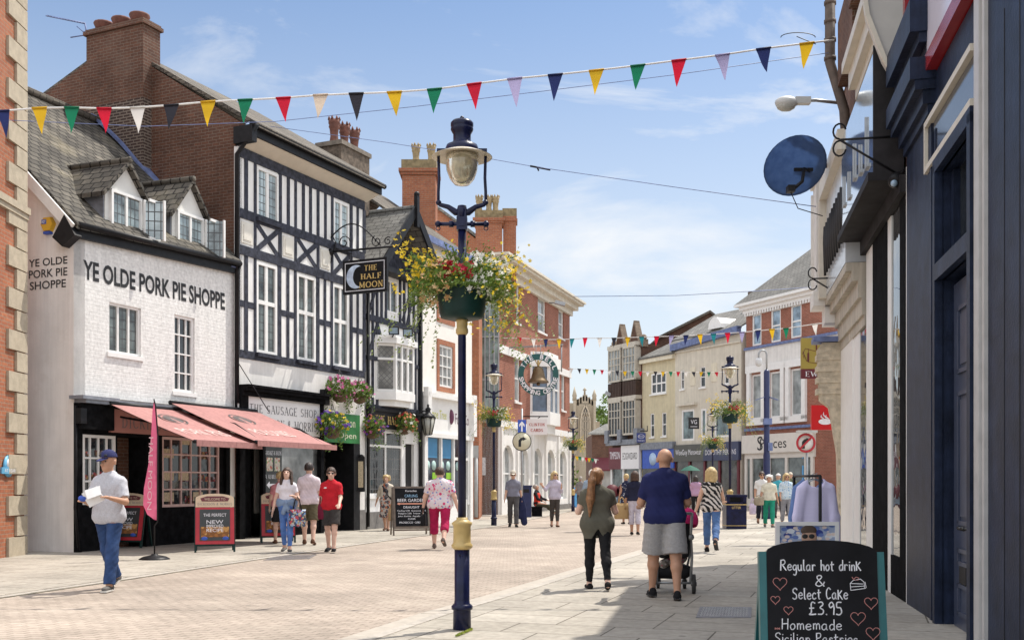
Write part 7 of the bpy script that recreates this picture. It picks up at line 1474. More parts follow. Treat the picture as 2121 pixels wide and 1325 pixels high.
def field(prims, h, post=None):
    m = max(max(p.r0, p.r1) for p in prims); lo = np.min([np.minimum(p.p0, p.p1) - max(p.r0, p.r1) for p in prims], 0) - 3 * h; hi = np.max([np.maximum(p.p0, p.p1) + max(p.r0, p.r1) for p in prims], 0) + 3 * h
    n = np.ceil((hi - lo) / h).astype(int) + 1; D = np.full(n, .3, np.float32)
    for p in prims:
        a = np.maximum(np.floor((np.minimum(p.p0, p.p1) - max(p.r0, p.r1) - p.k - 2 * h - lo) / h).astype(int), 0); b = np.minimum(np.ceil((np.maximum(p.p0, p.p1) + max(p.r0, p.r1) + p.k + 2 * h - lo) / h).astype(int) + 1, n)
        G_ = np.stack(np.meshgrid(*[lo[i] + h * np.arange(a[i], b[i]) for i in range(3)], indexing='ij'), -1); d = p.d(G_); sl = tuple(slice(a[i], b[i]) for i in range(3)); o = D[sl]
        k = p.k; e = np.maximum(k - np.abs(o - d), 0) / k; D[sl] = np.minimum(o, d) - e * e * k * .25
    if post is not None:
        G_ = np.stack(np.meshgrid(*[lo[i] + h * np.arange(n[i]) for i in range(3)], indexing='ij'), -1); D = post(D, G_)
    return D, lo
def nets(D, lo, h):
    S = D < 0; nx, ny, nz = D.shape; cs = np.zeros((nx - 1, ny - 1, nz - 1), np.int8); acc = np.zeros((nx - 1, ny - 1, nz - 1, 3), np.float32); cnt = np.zeros((nx - 1, ny - 1, nz - 1), np.float32)
    off = [(i, j, k) for i in (0, 1) for j in (0, 1) for k in (0, 1)]; sub = lambda A, o: A[o[0]:nx - 1 + o[0], o[1]:ny - 1 + o[1], o[2]:nz - 1 + o[2]]
    for o in off:
        for ax in range(3):
            if o[ax]: continue
            e = list(o); e[ax] = 1; e = tuple(e); a, b = sub(D, o), sub(D, e); m = sub(S, o) != sub(S, e)
            with np.errstate(divide='ignore', invalid='ignore'): t = np.where(m, a / (a - b), 0)
            for c in range(3): acc[..., c] += np.where(m, o[c] + (t if c == ax else 0), 0)
            cnt += m
    act = cnt > 0; idx = -np.ones(act.shape, int); idx[act] = np.arange(act.sum()); ijk = np.argwhere(act); v = lo + h * (ijk + acc[act] / cnt[act][:, None]); F_ = []
    for ax in range(3):
        u, w = (ax + 1) % 3, (ax + 2) % 3; sl0 = [slice(None)] * 3; sl1 = [slice(None)] * 3; sl0[ax] = slice(0, -1); sl1[ax] = slice(1, None); ch = S[tuple(sl0)] != S[tuple(sl1)]
        q = np.argwhere(ch); q = q[(q[:, u] > 0) & (q[:, w] > 0) & (q[:, u] < D.shape[u] - 1) & (q[:, w] < D.shape[w] - 1)]
        if not len(q): continue
        def cell(du, dw): c = q.copy(); c[:, u] -= du; c[:, w] -= dw; return idx[c[:, 0], c[:, 1], c[:, 2]]
        f = np.stack([cell(1, 1), cell(0, 1), cell(0, 0), cell(1, 0)], 1); s = S[q[:, 0], q[:, 1], q[:, 2]]; f[~s] = f[~s][:, ::-1]; F_.append(f)
    return v, np.concatenate(F_)
def skin(name, prims, h, mat, parent, post=None):
    D, lo = field(prims, h, post); v, f = nets(D, lo, h); me = bpy.data.meshes.new(name); me.from_pydata(v.tolist(), [], f.tolist()); me.polygons.foreach_set('use_smooth', [True] * len(f)); me.materials.append(mat); me.validate()
    o = bpy.data.objects.new(name, me); COL.objects.link(o)
    if parent is not None: o.parent = parent
    PO[o.name] = Vector((0, 0, 0)); return o
for rt, m, wd in JUMP:      # the knitted jumpers hanging on the rail: flat body, open neck, long sleeves
    L = [Pr((-.15 * wd, 0, -.08), (.15 * wd, 0, -.08), .05, n=(0, 1, 0), f=.6, k=.05), Pr((0, 0, -.12), (0, 0, -.72), .2 * wd, .235 * wd, n=(0, 1, 0), f=.2, k=.06)] + [Pr((q * .19 * wd, 0, -.1), (q * .255 * wd, -.01, -.4), .06, .055, n=(0, 1, 0), f=.7, k=.04) for q in (-1, 1)] + [Pr((q * .255 * wd, -.01, -.4), (q * .275 * wd, -.03, -.84), .055, .042, n=(0, 1, 0), f=.7, k=.02) for q in (-1, 1)]
    skin('knit', L, .011, m, rt, lambda D, G_: np.maximum(np.maximum(D, np.where(np.abs(G_[..., 0]) < .19 * wd, -.82 - G_[..., 2], -9)), .085 - np.hypot(G_[..., 0], (G_[..., 2] + .01) * 1.3)) + .004 * np.sin(G_[..., 0] * 60 + np.sin(G_[..., 2] * 9)))
def cloth(n, c, var=.12): return plain(n, c, .85, var * 1.5, 7, .5, spec=.2)
SK = plain('skin', (.56, .33, .23), .55, .08, 9); SKP = plain('pale_skin', (.62, .4, .31), .55, .08, 9); SKT = plain('tanned_skin', (.46, .25, .16), .55, .08, 9)
HAIR = {'brown': plain('brown_hair', (.06, .03, .018), .5, .5, 25, .8), 'blonde': plain('blonde_hair', (.5, .36, .17), .5, .25, 25, .4), 'auburn': plain('auburn_hair', (.25, .12, .05), .45, .35, 25, .4), 'white': plain('white_hair', (.72, .7, .66), .6, .1, 25, .4), 'grey': plain('grey_hair', (.36, .33, .3), .6, .2, 25, .4), 'black': plain('dark_hair', (.03, .02, .018), .5, .4, 25, .4)}
def person(label, px, py, Y, ang, h, legs, arms, top, bottom, shoes, hair, skinm=SK, w=1.0, vox=.012, yaw=0, pitch=0, glasses=None, seat=None, group=None, x=None, bare=False, belly=0, extra=None, depth=1.0):
    """px,Y place the feet; ang turns the walker (0 faces away from the camera, 180 towards it)"""
    X = (px - CX) / F * Y if x is None else x
    rt = thing('person', label, 'person', (X, Y, .02), group, R_(ang) if ang else 1e-6); s = h / 1.75; fy = (0, 1, 0); J = {}; B = {}
    hip = .93
    for sd, nm, (sw, bend, out) in ((-1, 'l', legs[0]), (1, 'r', legs[1])):
        sw, bend, out = R_(sw), R_(bend), R_(out); hp = V3(sd * .088 * w, 0, hip); d = V3(sd * math.sin(out), math.sin(sw), -math.cos(sw)); kn = hp + d / np.linalg.norm(d) * .43; e = sw - bend; d2 = V3(sd * math.sin(out) * .5, math.sin(e), -math.cos(e)); an = kn + d2 / np.linalg.norm(d2) * .42
        pt_ = min(0, e + .12) * .9 if e < -.12 else (.18 if sw > .25 and bend < R_(10) else 0); fd = V3(sd * .12, math.cos(pt_), math.sin(pt_)); J[nm] = (hp, kn, an, fd, pt_)
    zmin = min(min((j[2] - .075 * V3(0, -math.sin(j[4]), math.cos(j[4])) - j[3] * .06)[2], (j[2] - .075 * V3(0, -math.sin(j[4]), math.cos(j[4])) + j[3] * .16)[2]) for j in J.values())
    dz = -zmin if seat is None else seat - hip + .1; up = V3(0, 0, dz)
    def P(*a, **k): return Pr(V3(*a[0]) + up, V3(*a[1]) + up, *a[2:], **k)
    bw = .6 * w + .4
    T = {'pelvis': P((-.08 * w, 0, .95), (.08 * w, 0, .95), .104 * bw, n=fy, f=.88 * depth, k=.05), 'belly': P((-.07 * w, .012 + belly * .5, 1.06), (.07 * w, .012 + belly * .5, 1.06), .094 * bw + belly * .5, n=fy, f=.84 * depth, k=.06), 'waist': P((-.06 * w, .005, 1.16), (.06 * w, .005, 1.16), .09 * bw, n=fy, f=.82 * depth, k=.06),
         'chest': P((-.085 * w, .0, 1.3), (.085 * w, .0, 1.3), .104 * bw, n=fy, f=.86 * depth, k=.06), 'sh': P((-.13 * w, -.01, 1.37), (0, -.01, 1.42), .055, .06, n=fy, f=1, k=.06), 'sh2': P((.13 * w, -.01, 1.37), (0, -.01, 1.42), .055, .06, n=fy, f=1, k=.06), 'neck': P((0, -.01, 1.4), (0, .015, 1.55), .06 * bw, .054 * bw, k=.05)}
    for nm in 'lr':
        hp, kn, an, fd, pt_ = J[nm]; T['th' + nm] = P(hp, kn, .088 * bw, .057 * bw, k=.04); q = kn + (an - kn) * .3; T['cf' + nm] = P(kn, q + V3(0, -.012, 0), .056 * bw, .057 * bw, k=.03); T['sn' + nm] = P(q + V3(0, -.008, 0), an, .054 * bw, .036, k=.03)
    H = {}
    for sd, nm, a in ((-1, 'L', arms[0]), (1, 'R', arms[1])):
        fw, out, el, inn = R_(a[0]), R_(a[1]), R_(a[2]), a[3]; sh = V3(sd * (.155 * w + .008), -.01, 1.365); d = V3(sd * math.sin(out), math.sin(fw) * math.cos(out), -math.cos(fw) * math.cos(out)); elb = sh + d * .275; e = fw + el; d2 = V3(sd * (math.sin(out) - inn), math.sin(e), -math.cos(e)); d2 /= np.linalg.norm(d2); wr = elb + d2 * .245
        T['ua' + nm] = P(sh, elb, .048 * bw, .041 * bw, k=.03); T['fa' + nm] = P(elb, wr, .041 * bw, .027, k=.02); lat = np.cross(d2, V3(0, 1, 0) if abs(d2[1]) < .7 else V3(0, 0, 1)); lat /= np.linalg.norm(lat); H[nm] = (wr, d2, lat, sd)
    hd = Matrix.Rotation(R_(yaw), 3, 'Z') @ Matrix.Rotation(R_(-pitch), 3, 'X'); hd = np.array(hd); nk = V3(0, .0, 1.53)
    hs = 1.08; sink = V3(0, 0, .022 + max(0, w - 1.05) * .08)
    def hp_(*p): return hd @ ((V3(*p) - nk) * hs) + nk - sink
    hx = hd @ V3(1, 0, 0); Hd = [P(hp_(0, .04, 1.575), hp_(0, .0, 1.655), .056, .09, n=hx, f=.88, k=.03), P(hp_(0, .055, 1.56), hp_(0, .05, 1.6), .036, .05, n=hx, f=.9, k=.03), P(hp_(0, .092, 1.64), hp_(0, .117, 1.6), .01, .017, k=.012)] + [P(hp_(sx * .077, -.005, 1.64), hp_(sx * .08, -.01, 1.61), .016, .013, k=.01) for sx in (-1, 1)] + [P(hp_(-.03, .083, 1.652), hp_(.03, .083, 1.652), .012, k=.015)]
    for q_ in Hd: q_.r0 *= hs; q_.r1 *= hs
    fing = []
    for nm, (wr, d2, lat, sd) in H.items():
        pn = np.cross(d2, lat); curl = V3(-sd * .5, .35, 0) if abs(d2[2]) > .6 else V3(-sd * .3, 0, -.5); ax = pn if abs(d2[2]) > .6 else lat; nr = np.cross(d2, ax)
        fing.append(P(wr, wr + d2 * .075, .03, .036, n=nr, f=.55, k=.015))
        for i in range(4):
            o_ = (i - 1.5) * .0195; b = wr + d2 * (.085 - abs(i - 1.3) * .004) + ax * o_; L = (.038, .044, .041, .032)[i]; c_ = b + (d2 + curl * .25) * L; e_ = c_ + (d2 * .75 + curl * .7) * L * .8; fing += [P(b - d2 * .015, c_, .0105, .0095, k=.006), P(c_, e_, .0095, .008, k=.006)]
        b = wr + d2 * .03 + ax * (.03 if (ax @ V3(0, 1, 0)) > 0 or abs(d2[2]) < .6 else -.03); c_ = b + (d2 * .7 + ax * np.sign((b - wr) @ ax) * .6) * .04; fing += [P(b, c_, .013, .011, k=.01), P(c_, c_ + (d2 + curl * .3) * .03, .011, .009, k=.008)]
    feet = []; sole = []
    for nm in 'lr':
        hp, kn, an, fd, pt_ = J[nm]; dn = V3(0, math.sin(pt_) * 1.0, -math.cos(pt_)); heel = an + dn * .045 - fd * .035; toe = an + dn * .05 + fd * .135; feet.append((P(an, heel, .036, .036, k=.02), P(heel, toe, .036, .03, n=dn, f=.8, k=.03), dn, heel, toe))
    def sc(L): return [Pr(p.p0 * s, p.p1 * s, p.r0 * s, p.r1 * s, p.n, p.f, p.k * s, p.cut) for p in L]
    skin('body', sc(list(T.values()) + Hd + fing + [f for a in feet for f in a[:2]]), vox, skinm, rt)
    g = top.get('g', .014)
    if top:
        fr = top.get('sleeve', .65); L = [T[k].infl(g) for k in ('chest', 'sh', 'sh2', 'waist', 'belly')] + [P((0, -.01, 1.42), (0, -.002, 1.46), .074, .062, k=.05)]
        hem = top.get('hem', .9)
        if hem < 1.03: L.append(T['pelvis'].infl(g + top.get('flare', .016)))
        if hem < .8:
            rr = top.get('skirt', .2); L.append(P((-.05, 0, .95), (-.05, 0, hem), .13 * bw, rr, n=fy, f=.8, k=.06)); L.append(P((.05, 0, .95), (.05, 0, hem), .13 * bw, rr, n=fy, f=.8, k=.06))
        for nm in 'LR':
            if fr > 0: L.append(T['ua' + nm].infl(g * .8, True, min(fr, 1), None if fr < 1 else T['ua' + nm].r1 + g))
            if fr > 1: L.append(T['fa' + nm].infl(g, True, fr - 1))
        zh = (hem + dz) * s; split = top.get('split')
        def post(D, G_, zh=zh):
            z = zh + 0 * G_[..., 0]
            if split: z = zh + .13 * np.clip(1 - np.abs(G_[..., 0]) / .08, 0, 1) * (G_[..., 1] < 0)
            D = np.maximum(D, z - G_[..., 2] + .004 * np.sin(G_[..., 0] * 40 + G_[..., 1] * 25))
            if fr == 0: pass
            return D + .003 * np.sin(G_[..., 2] * 55 + G_[..., 0] * 38) * np.sin(G_[..., 0] * 47 + G_[..., 1] * 31)
        tp = skin(top.get('name', 'shirt'), sc(L), vox, top['m'], rt, post)
        if top.get('collar'):
            mb = MB(); c_ = (V3(0, -.0, 1.455) + up) * s; mb.lathe(tuple(c_), [(.078 * s, -.012), (.07 * s, .03), (.066 * s, .03)], 20); mb.build('collar', top['collar'], tp)
    if bottom:
        gb = bottom.get('g', .012); fr = bottom.get('len', 1.0); lo = bottom.get('loose', 0); L = [T['pelvis'].infl(gb), T['belly'].infl(gb * .6, None)]
        for nm in 'lr':
            if fr <= .5:
                t = T['th' + nm]; L.append(t.infl(gb, True, fr * 2, t.r0 + (t.r1 - t.r0) * fr * 2 + gb + lo))
            else:
                L.append(T['th' + nm].infl(gb)); L.append(T['cf' + nm].infl(gb + lo * .5)); sn = T['sn' + nm]; fs = (fr - .5) * 2
                L.append(sn.infl(gb, True, max(.05, (fs - .3) / .7) if fs > .3 else .05, (sn.r0 + (sn.r1 - sn.r0) * fs) + gb + lo))
        wz = ((min(1.07, top.get('hem', 1.07) + .015) if top and not top.get('split') else 1.07) + dz) * s
        skin(bottom.get('name', 'trousers'), sc(L), vox, bottom['m'], rt, lambda D, G_: np.maximum(D + .003 * np.sin(G_[..., 2] * 60 + G_[..., 0] * 50) * np.sin(G_[..., 1] * 40 + G_[..., 2] * 21), G_[..., 2] - wz))
    for a in feet:
        if shoes is None: break
        an, ft, dn, heel, toe = a; L = [ft.infl(.009), Pr(heel + up, heel + up - dn * .03, .042, .04, k=.02)] if not shoes.get('flat') else [ft.infl(.009), Pr(heel + up, heel + up - dn * .012, .041, .04, k=.02)]
        pl = toe + dn * .026 + up
        ob = skin('shoe', sc(L), min(vox, .009), shoes['m'], rt, (lambda D, G_, dn=dn, pl=pl, heel=heel: np.maximum(D, ((G_ / s - pl) @ (dn)) * s)))
        if shoes.get('sole'):
            mb = MB(); c_ = ((heel + toe) / 2 + up + dn * .024) * s; f_ = (toe - heel); yaw_ = math.atan2(f_[1], f_[0]); Mx = Matrix.Rotation(yaw_, 3, 'Z') @ Matrix.Rotation(-math.atan2(f_[2], math.hypot(f_[0], f_[1])), 3, 'Y'); mb.box(tuple(c_), (.25 * s, .082 * s, .02 * s), Mx); mb.build('sole', shoes['sole'], ob)
    # hair or cap
    st, hm = hair; R0 = Hd[0]
    inv = hd.T
    def loc(G_): return ((G_ / s - up - nk + sink) @ hd) / hs + nk
    if st != 'bald':
        L = [P(hp_(0, .0, 1.655), hp_(0, -.012, 1.665), .1, .098, n=hx, f=.9, k=.02)]; zc = 1.6; yc = .03
        if st == 'cap': L = [P(hp_(0, .005, 1.68), hp_(0, -.005, 1.68), .102, .1, n=hx, f=.9, k=.02)]
        if st in ('long', 'bob', 'pony', 'bun', 'curly', 'mid'): L.append(P(hp_(0, -.045, 1.65), hp_(0, -.05, 1.6), .075, .07, n=hx, f=1, k=.04))
        if st == 'curly': L += [P(hp_(.085 * math.cos(t), -.02 + .075 * math.sin(t), 1.66 + .05 * math.sin(t * 3)), hp_(.085 * math.cos(t), -.02 + .075 * math.sin(t), 1.67), .04, k=.02) for t in [i * .7 for i in range(9)]]
        zc = {'short': 1.6, 'cap': 1.688, 'curly': 1.575, 'bob': 1.5, 'mid': 1.47}.get(st, 1.2)
        if st in ('bob', 'mid'): L += [P(hp_(sx * .05, -.04, 1.65), hp_(sx * .062, -.045, 1.5), .06, .052, k=.03) for sx in (-1, 0, 1)] + [P(hp_(sx * .078, .01, 1.66), hp_(sx * .085, .01, 1.53), .03, .03, k=.02) for sx in (-1, 1)]
        if st == 'long': L += [P(hp_(sx * .045, -.06, 1.62), hp_(sx * .06, -.085, 1.34), .058, .04, k=.03) for sx in (-1, 0, 1)] + [P(hp_(sx * .075, .01, 1.65), hp_(sx * .1, .03, 1.43), .036, .03, k=.02) for sx in (-1, 1)]; zc = 1.0
        if st == 'pony': zc = 0; L += [P(hp_(0, -.1, 1.69), hp_(0, -.125, 1.69), .03, .03, k=.02), P(hp_(0, -.125, 1.69), hp_(-.015, -.16, 1.58), .034, .048, k=.03), P(hp_(-.015, -.16, 1.58), hp_(-.04, -.15, 1.34), .05, .055, k=.03), P(hp_(-.04, -.15, 1.34), hp_(-.05, -.15, 1.12), .052, .012, k=.03)]
        if st == 'bun': zc = 1.585; L.append(P(hp_(0, -.1, 1.66), hp_(0, -.115, 1.66), .04, .04, k=.02))
        neckx = st in ('long', 'pony', 'bob', 'mid')
        for q_ in L: q_.r0 *= hs; q_.r1 *= hs
        def hpost(D, G_):
            q = loc(G_); cut = q[..., 1] - (yc + (np.maximum(q[..., 2], 1.57) - 1.635) * 1.25); 
            if st == 'cap': return np.maximum(D, zc - q[..., 2])
            cut = np.where(np.abs(q[..., 0]) < (.07 if neckx else .095), cut, -1); D = np.maximum(D, cut); D = np.maximum(D, zc - q[..., 2])
            if not neckx: D = np.maximum(D, (1.575 - q[..., 2]) + 0 * D)
            return D + .003 * np.sin(q[..., 0] * 160 + q[..., 2] * 20) * np.sin(q[..., 1] * 90)
        hr = skin('cap' if st == 'cap' else 'hair', sc(L), min(vox, .009), hm, rt, hpost)
        if st == 'cap': skin('brim', sc([P(hp_(0, .08, 1.675), hp_(0, .15, 1.655), .062, .05, n=hd @ V3(0, .25, 1), f=.16, k=.01)]), .007, hm, hr)
        if st == 'pony': mb = MB(); mb.lathe(tuple((hp_(0, -.115, 1.69) + up) * s), [(.034, -.01), (.038, 0), (.034, .01)], 12, axis=(0, 1, 0)); mb.build('hair_tie', cloth('pale_tie', (.5, .35, .32)), hr)
    mb = MB()
    for sx in (-1, 1): mb.ball(tuple((hp_(sx * .031, .092, 1.642) + up) * s), (.014 * s, .008 * s, .008 * s), 8, 6)
    if glasses != 'dark' and vox < .013: mb.build('eyes', M['ink'], rt)
    if vox < .013: mb = MB(); mb.ball(tuple((hp_(0, .094, 1.574) + up) * s), (.024 * s, .008 * s, .006 * s), 8, 6); mb.build('lips', plain('lips', (.35, .12, .1), .5, .1, 9), rt)
    if glasses:
        mb = MB(); yg = .1
        for sx in (-1, 1): mb.ball(tuple((hp_(sx * .034, yg, 1.638) + up) * s), (.027 * s, .01 * s, .02 * s), 10, 6); mb.tube([tuple((hp_(sx * .06, yg - .01, 1.643) + up) * s), tuple((hp_(sx * .083, 0, 1.645) + up) * s)], .004, 5)
        mb.build('sunglasses', M['ink'], rt)
    info = {'rt': rt, 's': s, 'up': up, 'T': T, 'H': {k: (v[0] + up) * s for k, v in H.items()}, 'HD': {k: v[1] for k, v in H.items()}, 'P': P, 'sc': sc, 'hp': lambda *p: (hp_(*p) + up) * s, 'ang': R_(ang)}
    info['world'] = lambda p: Matrix.Translation(rt.location) @ Matrix.Rotation(R_(ang), 4, 'Z') @ Vector(p)
    return info
def bag(name, label, cat, p, size, m, handle=.25, group=None, rz=0, taper=.8):
    """soft carrier bag hanging below the world point p (its handles' top)"""
    w, d, h = size; rt = thing(name, label, cat, (p[0], p[1], p[2] - handle - h), group, rz or 1e-6); mb = MB(); N = 16; rows = []
    for z, k in ((0, .86), (.03, .95), (h * .4, 1.0), (h * .8, .95), (h, taper)):
        for i in range(N): a = 2 * math.pi * i / N; cx_ = math.copysign(abs(math.cos(a)) ** .5, math.cos(a)); sy = math.copysign(abs(math.sin(a)) ** .5, math.sin(a)); rows.append((cx_ * w / 2 * k, sy * d / 2 * (k if z < h else .6) + .01 * math.sin(i * 2 + z * 20), z))
    mb.add(rows, [(j * N + i, j * N + (i + 1) % N, (j + 1) * N + (i + 1) % N, (j + 1) * N + i) for j in range(4) for i in range(N)] + [tuple(range(N))[::-1], tuple(4 * N + i for i in range(N))], True); mb.build('bag_body', m, rt)
    mb = MB()
    for sy in (-1, 1): mb.tube([(-w * .25, sy * d * .25, h - .02), (-w * .12, sy * d * .1, h + handle * .7), (0, sy * .012, h + handle), (w * .12, sy * d * .1, h + handle * .7), (w * .25, sy * d * .25, h - .02)], .012, 6)
    mb.build('handle', m if taper < 1 else M['black'], rt); return rt
den = plain('denim', (.03, .06, .15), .85, .35, 5, .3, spec=.2); den2 = plain('bright_denim', (.1, .2, .5), .85, .25, 5, .3, spec=.2)
blk = cloth('black_cloth', (.014, .014, .016)); SHB = {'m': cloth('black_shoe', (.012, .012, .014)), 'sole': plain('dark_rubber', (.03, .03, .03), .8, .1, 5)}; SHW = {'m': cloth('grey_trainer', (.1, .095, .09), .4), 'sole': plain('pale_rubber', (.6, .58, .54), .8, .1, 5)}; SHN = {'m': cloth('brown_sandal', (.1, .05, .03))}; FLAT = {'m': cloth('black_flat', (.015, .014, .014)), 'flat': True}
# 1 man in cap, walking towards the camera, opening a paper packet
m1 = person('man in a navy cap, grey polo shirt and jeans opening a white paper packet', 226, 1222, 13.75, 172, 1.80, ((14, 4, 1), (-16, 16, 1)), ((18, 20, 84, .62), (20, 14, 74, .55)), {'m': plain('marl_grey_jersey', (.48, .48, .52), .9, .12, 60, .1), 'sleeve': .78, 'hem': .84, 'g': .024, 'collar': cloth('pale_collar', (.62, .58, .54))}, {'m': den, 'g': .016, 'loose': .022, 'len': 1.0}, SHW, ('cap', cloth('navy_cap', (.03, .035, .11))), SKT, .98, .0075, yaw=-12, pitch=2, belly=.01)
a = (m1['H']['L'] + m1['H']['R']) / 2; p = m1['world'](a + V3(0, .1, .02)); rt = thing('paper_packet', 'opened white paper packet held in the hands of the man in the cap', 'packet', p, None, R_(18)); mb = MB(); mb.box((0, 0, .02), (.2, .07, .2), Matrix.Rotation(-.5, 3, 'Y')); mb.add([(-.1, -.05, .1), (.08, -.05, .16), (.1, -.12, .05), (-.06, -.12, -.01)], [(0, 1, 2, 3)]); mb.build('paper', plain('white_paper', (.74, .73, .72), .7, .05, 12), rt); mb = MB(); mb.ball((-.12, -.0, .0), (.06, .05, .04)); mb.build('blue_wrapper', M['blue'], rt)
mb = MB()
for sx in (-1, 1): mb.ball(tuple(m1['hp'](sx * .035, .095, 1.71)), (.026, .012, .016), 10, 6)
mb.build('sunglasses', M['ink'], m1['rt'])
# 2 girl, white tee, jeans
m2 = person('young woman with long dark hair, white T-shirt and blue jeans', 594, 1144, 21.0, 183, 1.68, ((10, 2, 0), (-8, 12, 0)), ((6, 18, 96, .55), (4, 16, 12, .1)), {'m': cloth('white_tee', (.7, .68, .74)), 'sleeve': .55, 'hem': 1.0, 'g': .012}, {'m': den2, 'g': .007, 'len': .95}, SHW, ('long', HAIR['brown']), SKP, .9, .009, pitch=-14)
rt = m2['rt']; P, sc = m2['P'], m2['sc']; skin('tied_jacket', sc([P((-.1, 0, 1.02), (.1, 0, 1.02), .125, n=(0, 1, 0), f=.9, k=.03), P((0, .11, 1.0), (.05, .12, .82), .035, .05, k=.02), P((0, .11, 1.0), (-.06, .115, .86), .035, .045, k=.02), P((-.09, -.08, .98), (-.1, -.09, .62), .05, .07, k=.03), P((.09, -.08, .98), (.08, -.09, .66), .05, .07, k=.03)]), .011, plain('pale_denim', (.2, .28, .42), .9, .2, 9, .3), rt, lambda D, G_: np.maximum(D, np.abs(G_[..., 2] - .8) - .26))
p = m2['world'](m2['H']['L'] * .35 + (m2['T']['fa' + 'L'].p0 * m2['s']) * .65); bag('tote_bag', 'dark patterned tote bag hanging from the arm of the young woman in jeans', 'bag', p + Vector((.02, -.02, .03)), (.34, .16, .34), blobs('comic_print', (.05, .07, .13), [(.45, .5, .6), (.5, .08, .1), (.2, .35, .6), (.5, .45, .3)], 9, .4, .4), .26, rz=.2, taper=1.0)
# 3 man from behind, pink-white shirt
person('man seen from behind in a pale pink shirt and olive shorts beside the sausage shop', 640, 1129, 23.4, 4, 1.82, ((14, 4, 2), (-12, 10, 2)), ((8, 12, 35, .1), (6, 12, 40, .1)), {'m': cloth('pale_pink_shirt', (.68, .58, .62)), 'sleeve': .75, 'hem': .86, 'g': .022, 'collar': cloth('pale_pink_shirt', (.68, .58, .62))}, {'m': cloth('olive_cloth', (.1, .085, .05)), 'g': .02, 'loose': .03, 'len': .47}, SHN, ('short', HAIR['black']), SKP, 1.05, .011)
person('person in a pink top and dark shorts mostly hidden behind the young woman in jeans', 580, 1126, 23.8, 20, 1.62, ((8, 3, 1), (-8, 6, 1)), ((6, 10, 20, .1), (6, 10, 20, .1)), {'m': cloth('dusty_pink_top', (.55, .22, .24)), 'sleeve': .6, 'hem': .9}, {'m': blk, 'g': .018, 'loose': .03, 'len': .45}, SHN, ('short', HAIR['blonde']), SKP, 1, .012)
# 5 red polo
m5 = person('woman in a red polo shirt, dark shorts and sunglasses walking towards the camera', 686, 1142, 21.2, 178, 1.68, ((14, 4, 0), (-8, 8, 0)), ((22, 10, 38, .12), (-10, 12, 14, .05)), {'m': cloth('red_polo', (.5, .018, .03)), 'sleeve': .78, 'hem': .86, 'g': .02, 'collar': cloth('red_collar', (.52, .03, .04))}, {'m': cloth('charcoal_shorts', (.05, .046, .045)), 'g': .016, 'loose': .035, 'len': .44}, SHB, ('bun', HAIR['brown']), SKP, 1.02, .009, glasses='dark', yaw=8)
p = m5['world'](V3(.2, .0, 1.02) * m5['s']); bag('shoulder_bag', 'maroon shoulder bag at the side of the woman in the red polo', 'bag', p + Vector((0, .05, .22)), (.16, .26, .3), cloth('maroon_leather', (.16, .015, .04)), .26)
mb = MB(); mb.ball(tuple(V3(.1, .115, 1.32) * m5['s']), (.03, .012, .014)); mb.build('badge', M['chalk'], m5['rt'])
# 6 older woman, floral dress and cardigan
m6 = person('older blonde woman in a pale cardigan over a flowered dress by the pub window', 800, 1100, 30.2, 172, 1.6, ((10, 4, 0), (-10, 10, 0)), ((10, 10, 30, .1), (-16, 22, 14, .05)), {'m': blobs('flower_dress_print', (.5, .44, .4), [(.06, .06, .07), (.5, .16, .08), (.12, .12, .14)], 8, .4), 'sleeve': .3, 'hem': .42, 'skirt': .17, 'g': .014, 'name': 'dress'}, {}, SHN, ('curly', HAIR['blonde']), SK, 1.0, .013, pitch=-8)
skin('cardigan', m6['sc']([m6['T'][k].infl(.024) for k in ('chest', 'sh', 'sh2', 'waist', 'belly')] + [m6['T']['ua' + n].infl(.022, True) for n in 'LR'] + [m6['T']['fa' + n].infl(.018, True, .4) for n in 'LR']), .013, cloth('oatmeal_knit', (.6, .54, .45)), m6['rt'], lambda D, G_: np.maximum(np.maximum(D, .95 - G_[..., 2]), .075 - np.abs(G_[..., 0]) - (G_[..., 1] < .02) * 1))
mb = MB(); mb.tube([tuple(V3(.1, .1, 1.4) * m6['s']), tuple(V3(-.05, .15, 1.15) * m6['s']), tuple(V3(-.18, .1, .98) * m6['s'])], .014, 5); mb.build('bag_strap', blk, m6['rt'])
p = m6['world'](m6['H']['L']); bag('shopping_bag', 'tan paper shopping bag in the hand of the older woman in the flowered dress', 'bag', p, (.2, .12, .36), cloth('kraft_paper', (.42, .28, .15)), .18)
# 7 woman in floral top and crimson capris
m7 = person('broad woman seen from behind in a flowered white top and crimson cropped trousers', 911, 1137, 22.2, -4, 1.74, ((14, 4, 2), (-22, 22, 2)), ((4, 20, 10, .12), (-2, 20, 14, .1)), {'m': blobs('rose_print', (.7, .64, .67), [(.6, .06, .18), (.25, .3, .6), (.72, .35, .45)], 9.5, .3), 'sleeve': .72, 'hem': .86, 'g': .022, 'flare': .02}, {'m': cloth('crimson_cloth', (.38, .015, .075)), 'g': .014, 'loose': .012, 'len': .72}, {'m': cloth('taupe_shoe', (.13, .1, .085))}, ('short', HAIR['brown']), SKP, 1.34, .009, depth=1.1)
p = m7['world'](m7['H']['L']); bag('handbag', 'black handbag carried low by the woman in crimson trousers', 'bag', p + Vector((0, 0, .02)), (.12, .28, .24), blk, .16)
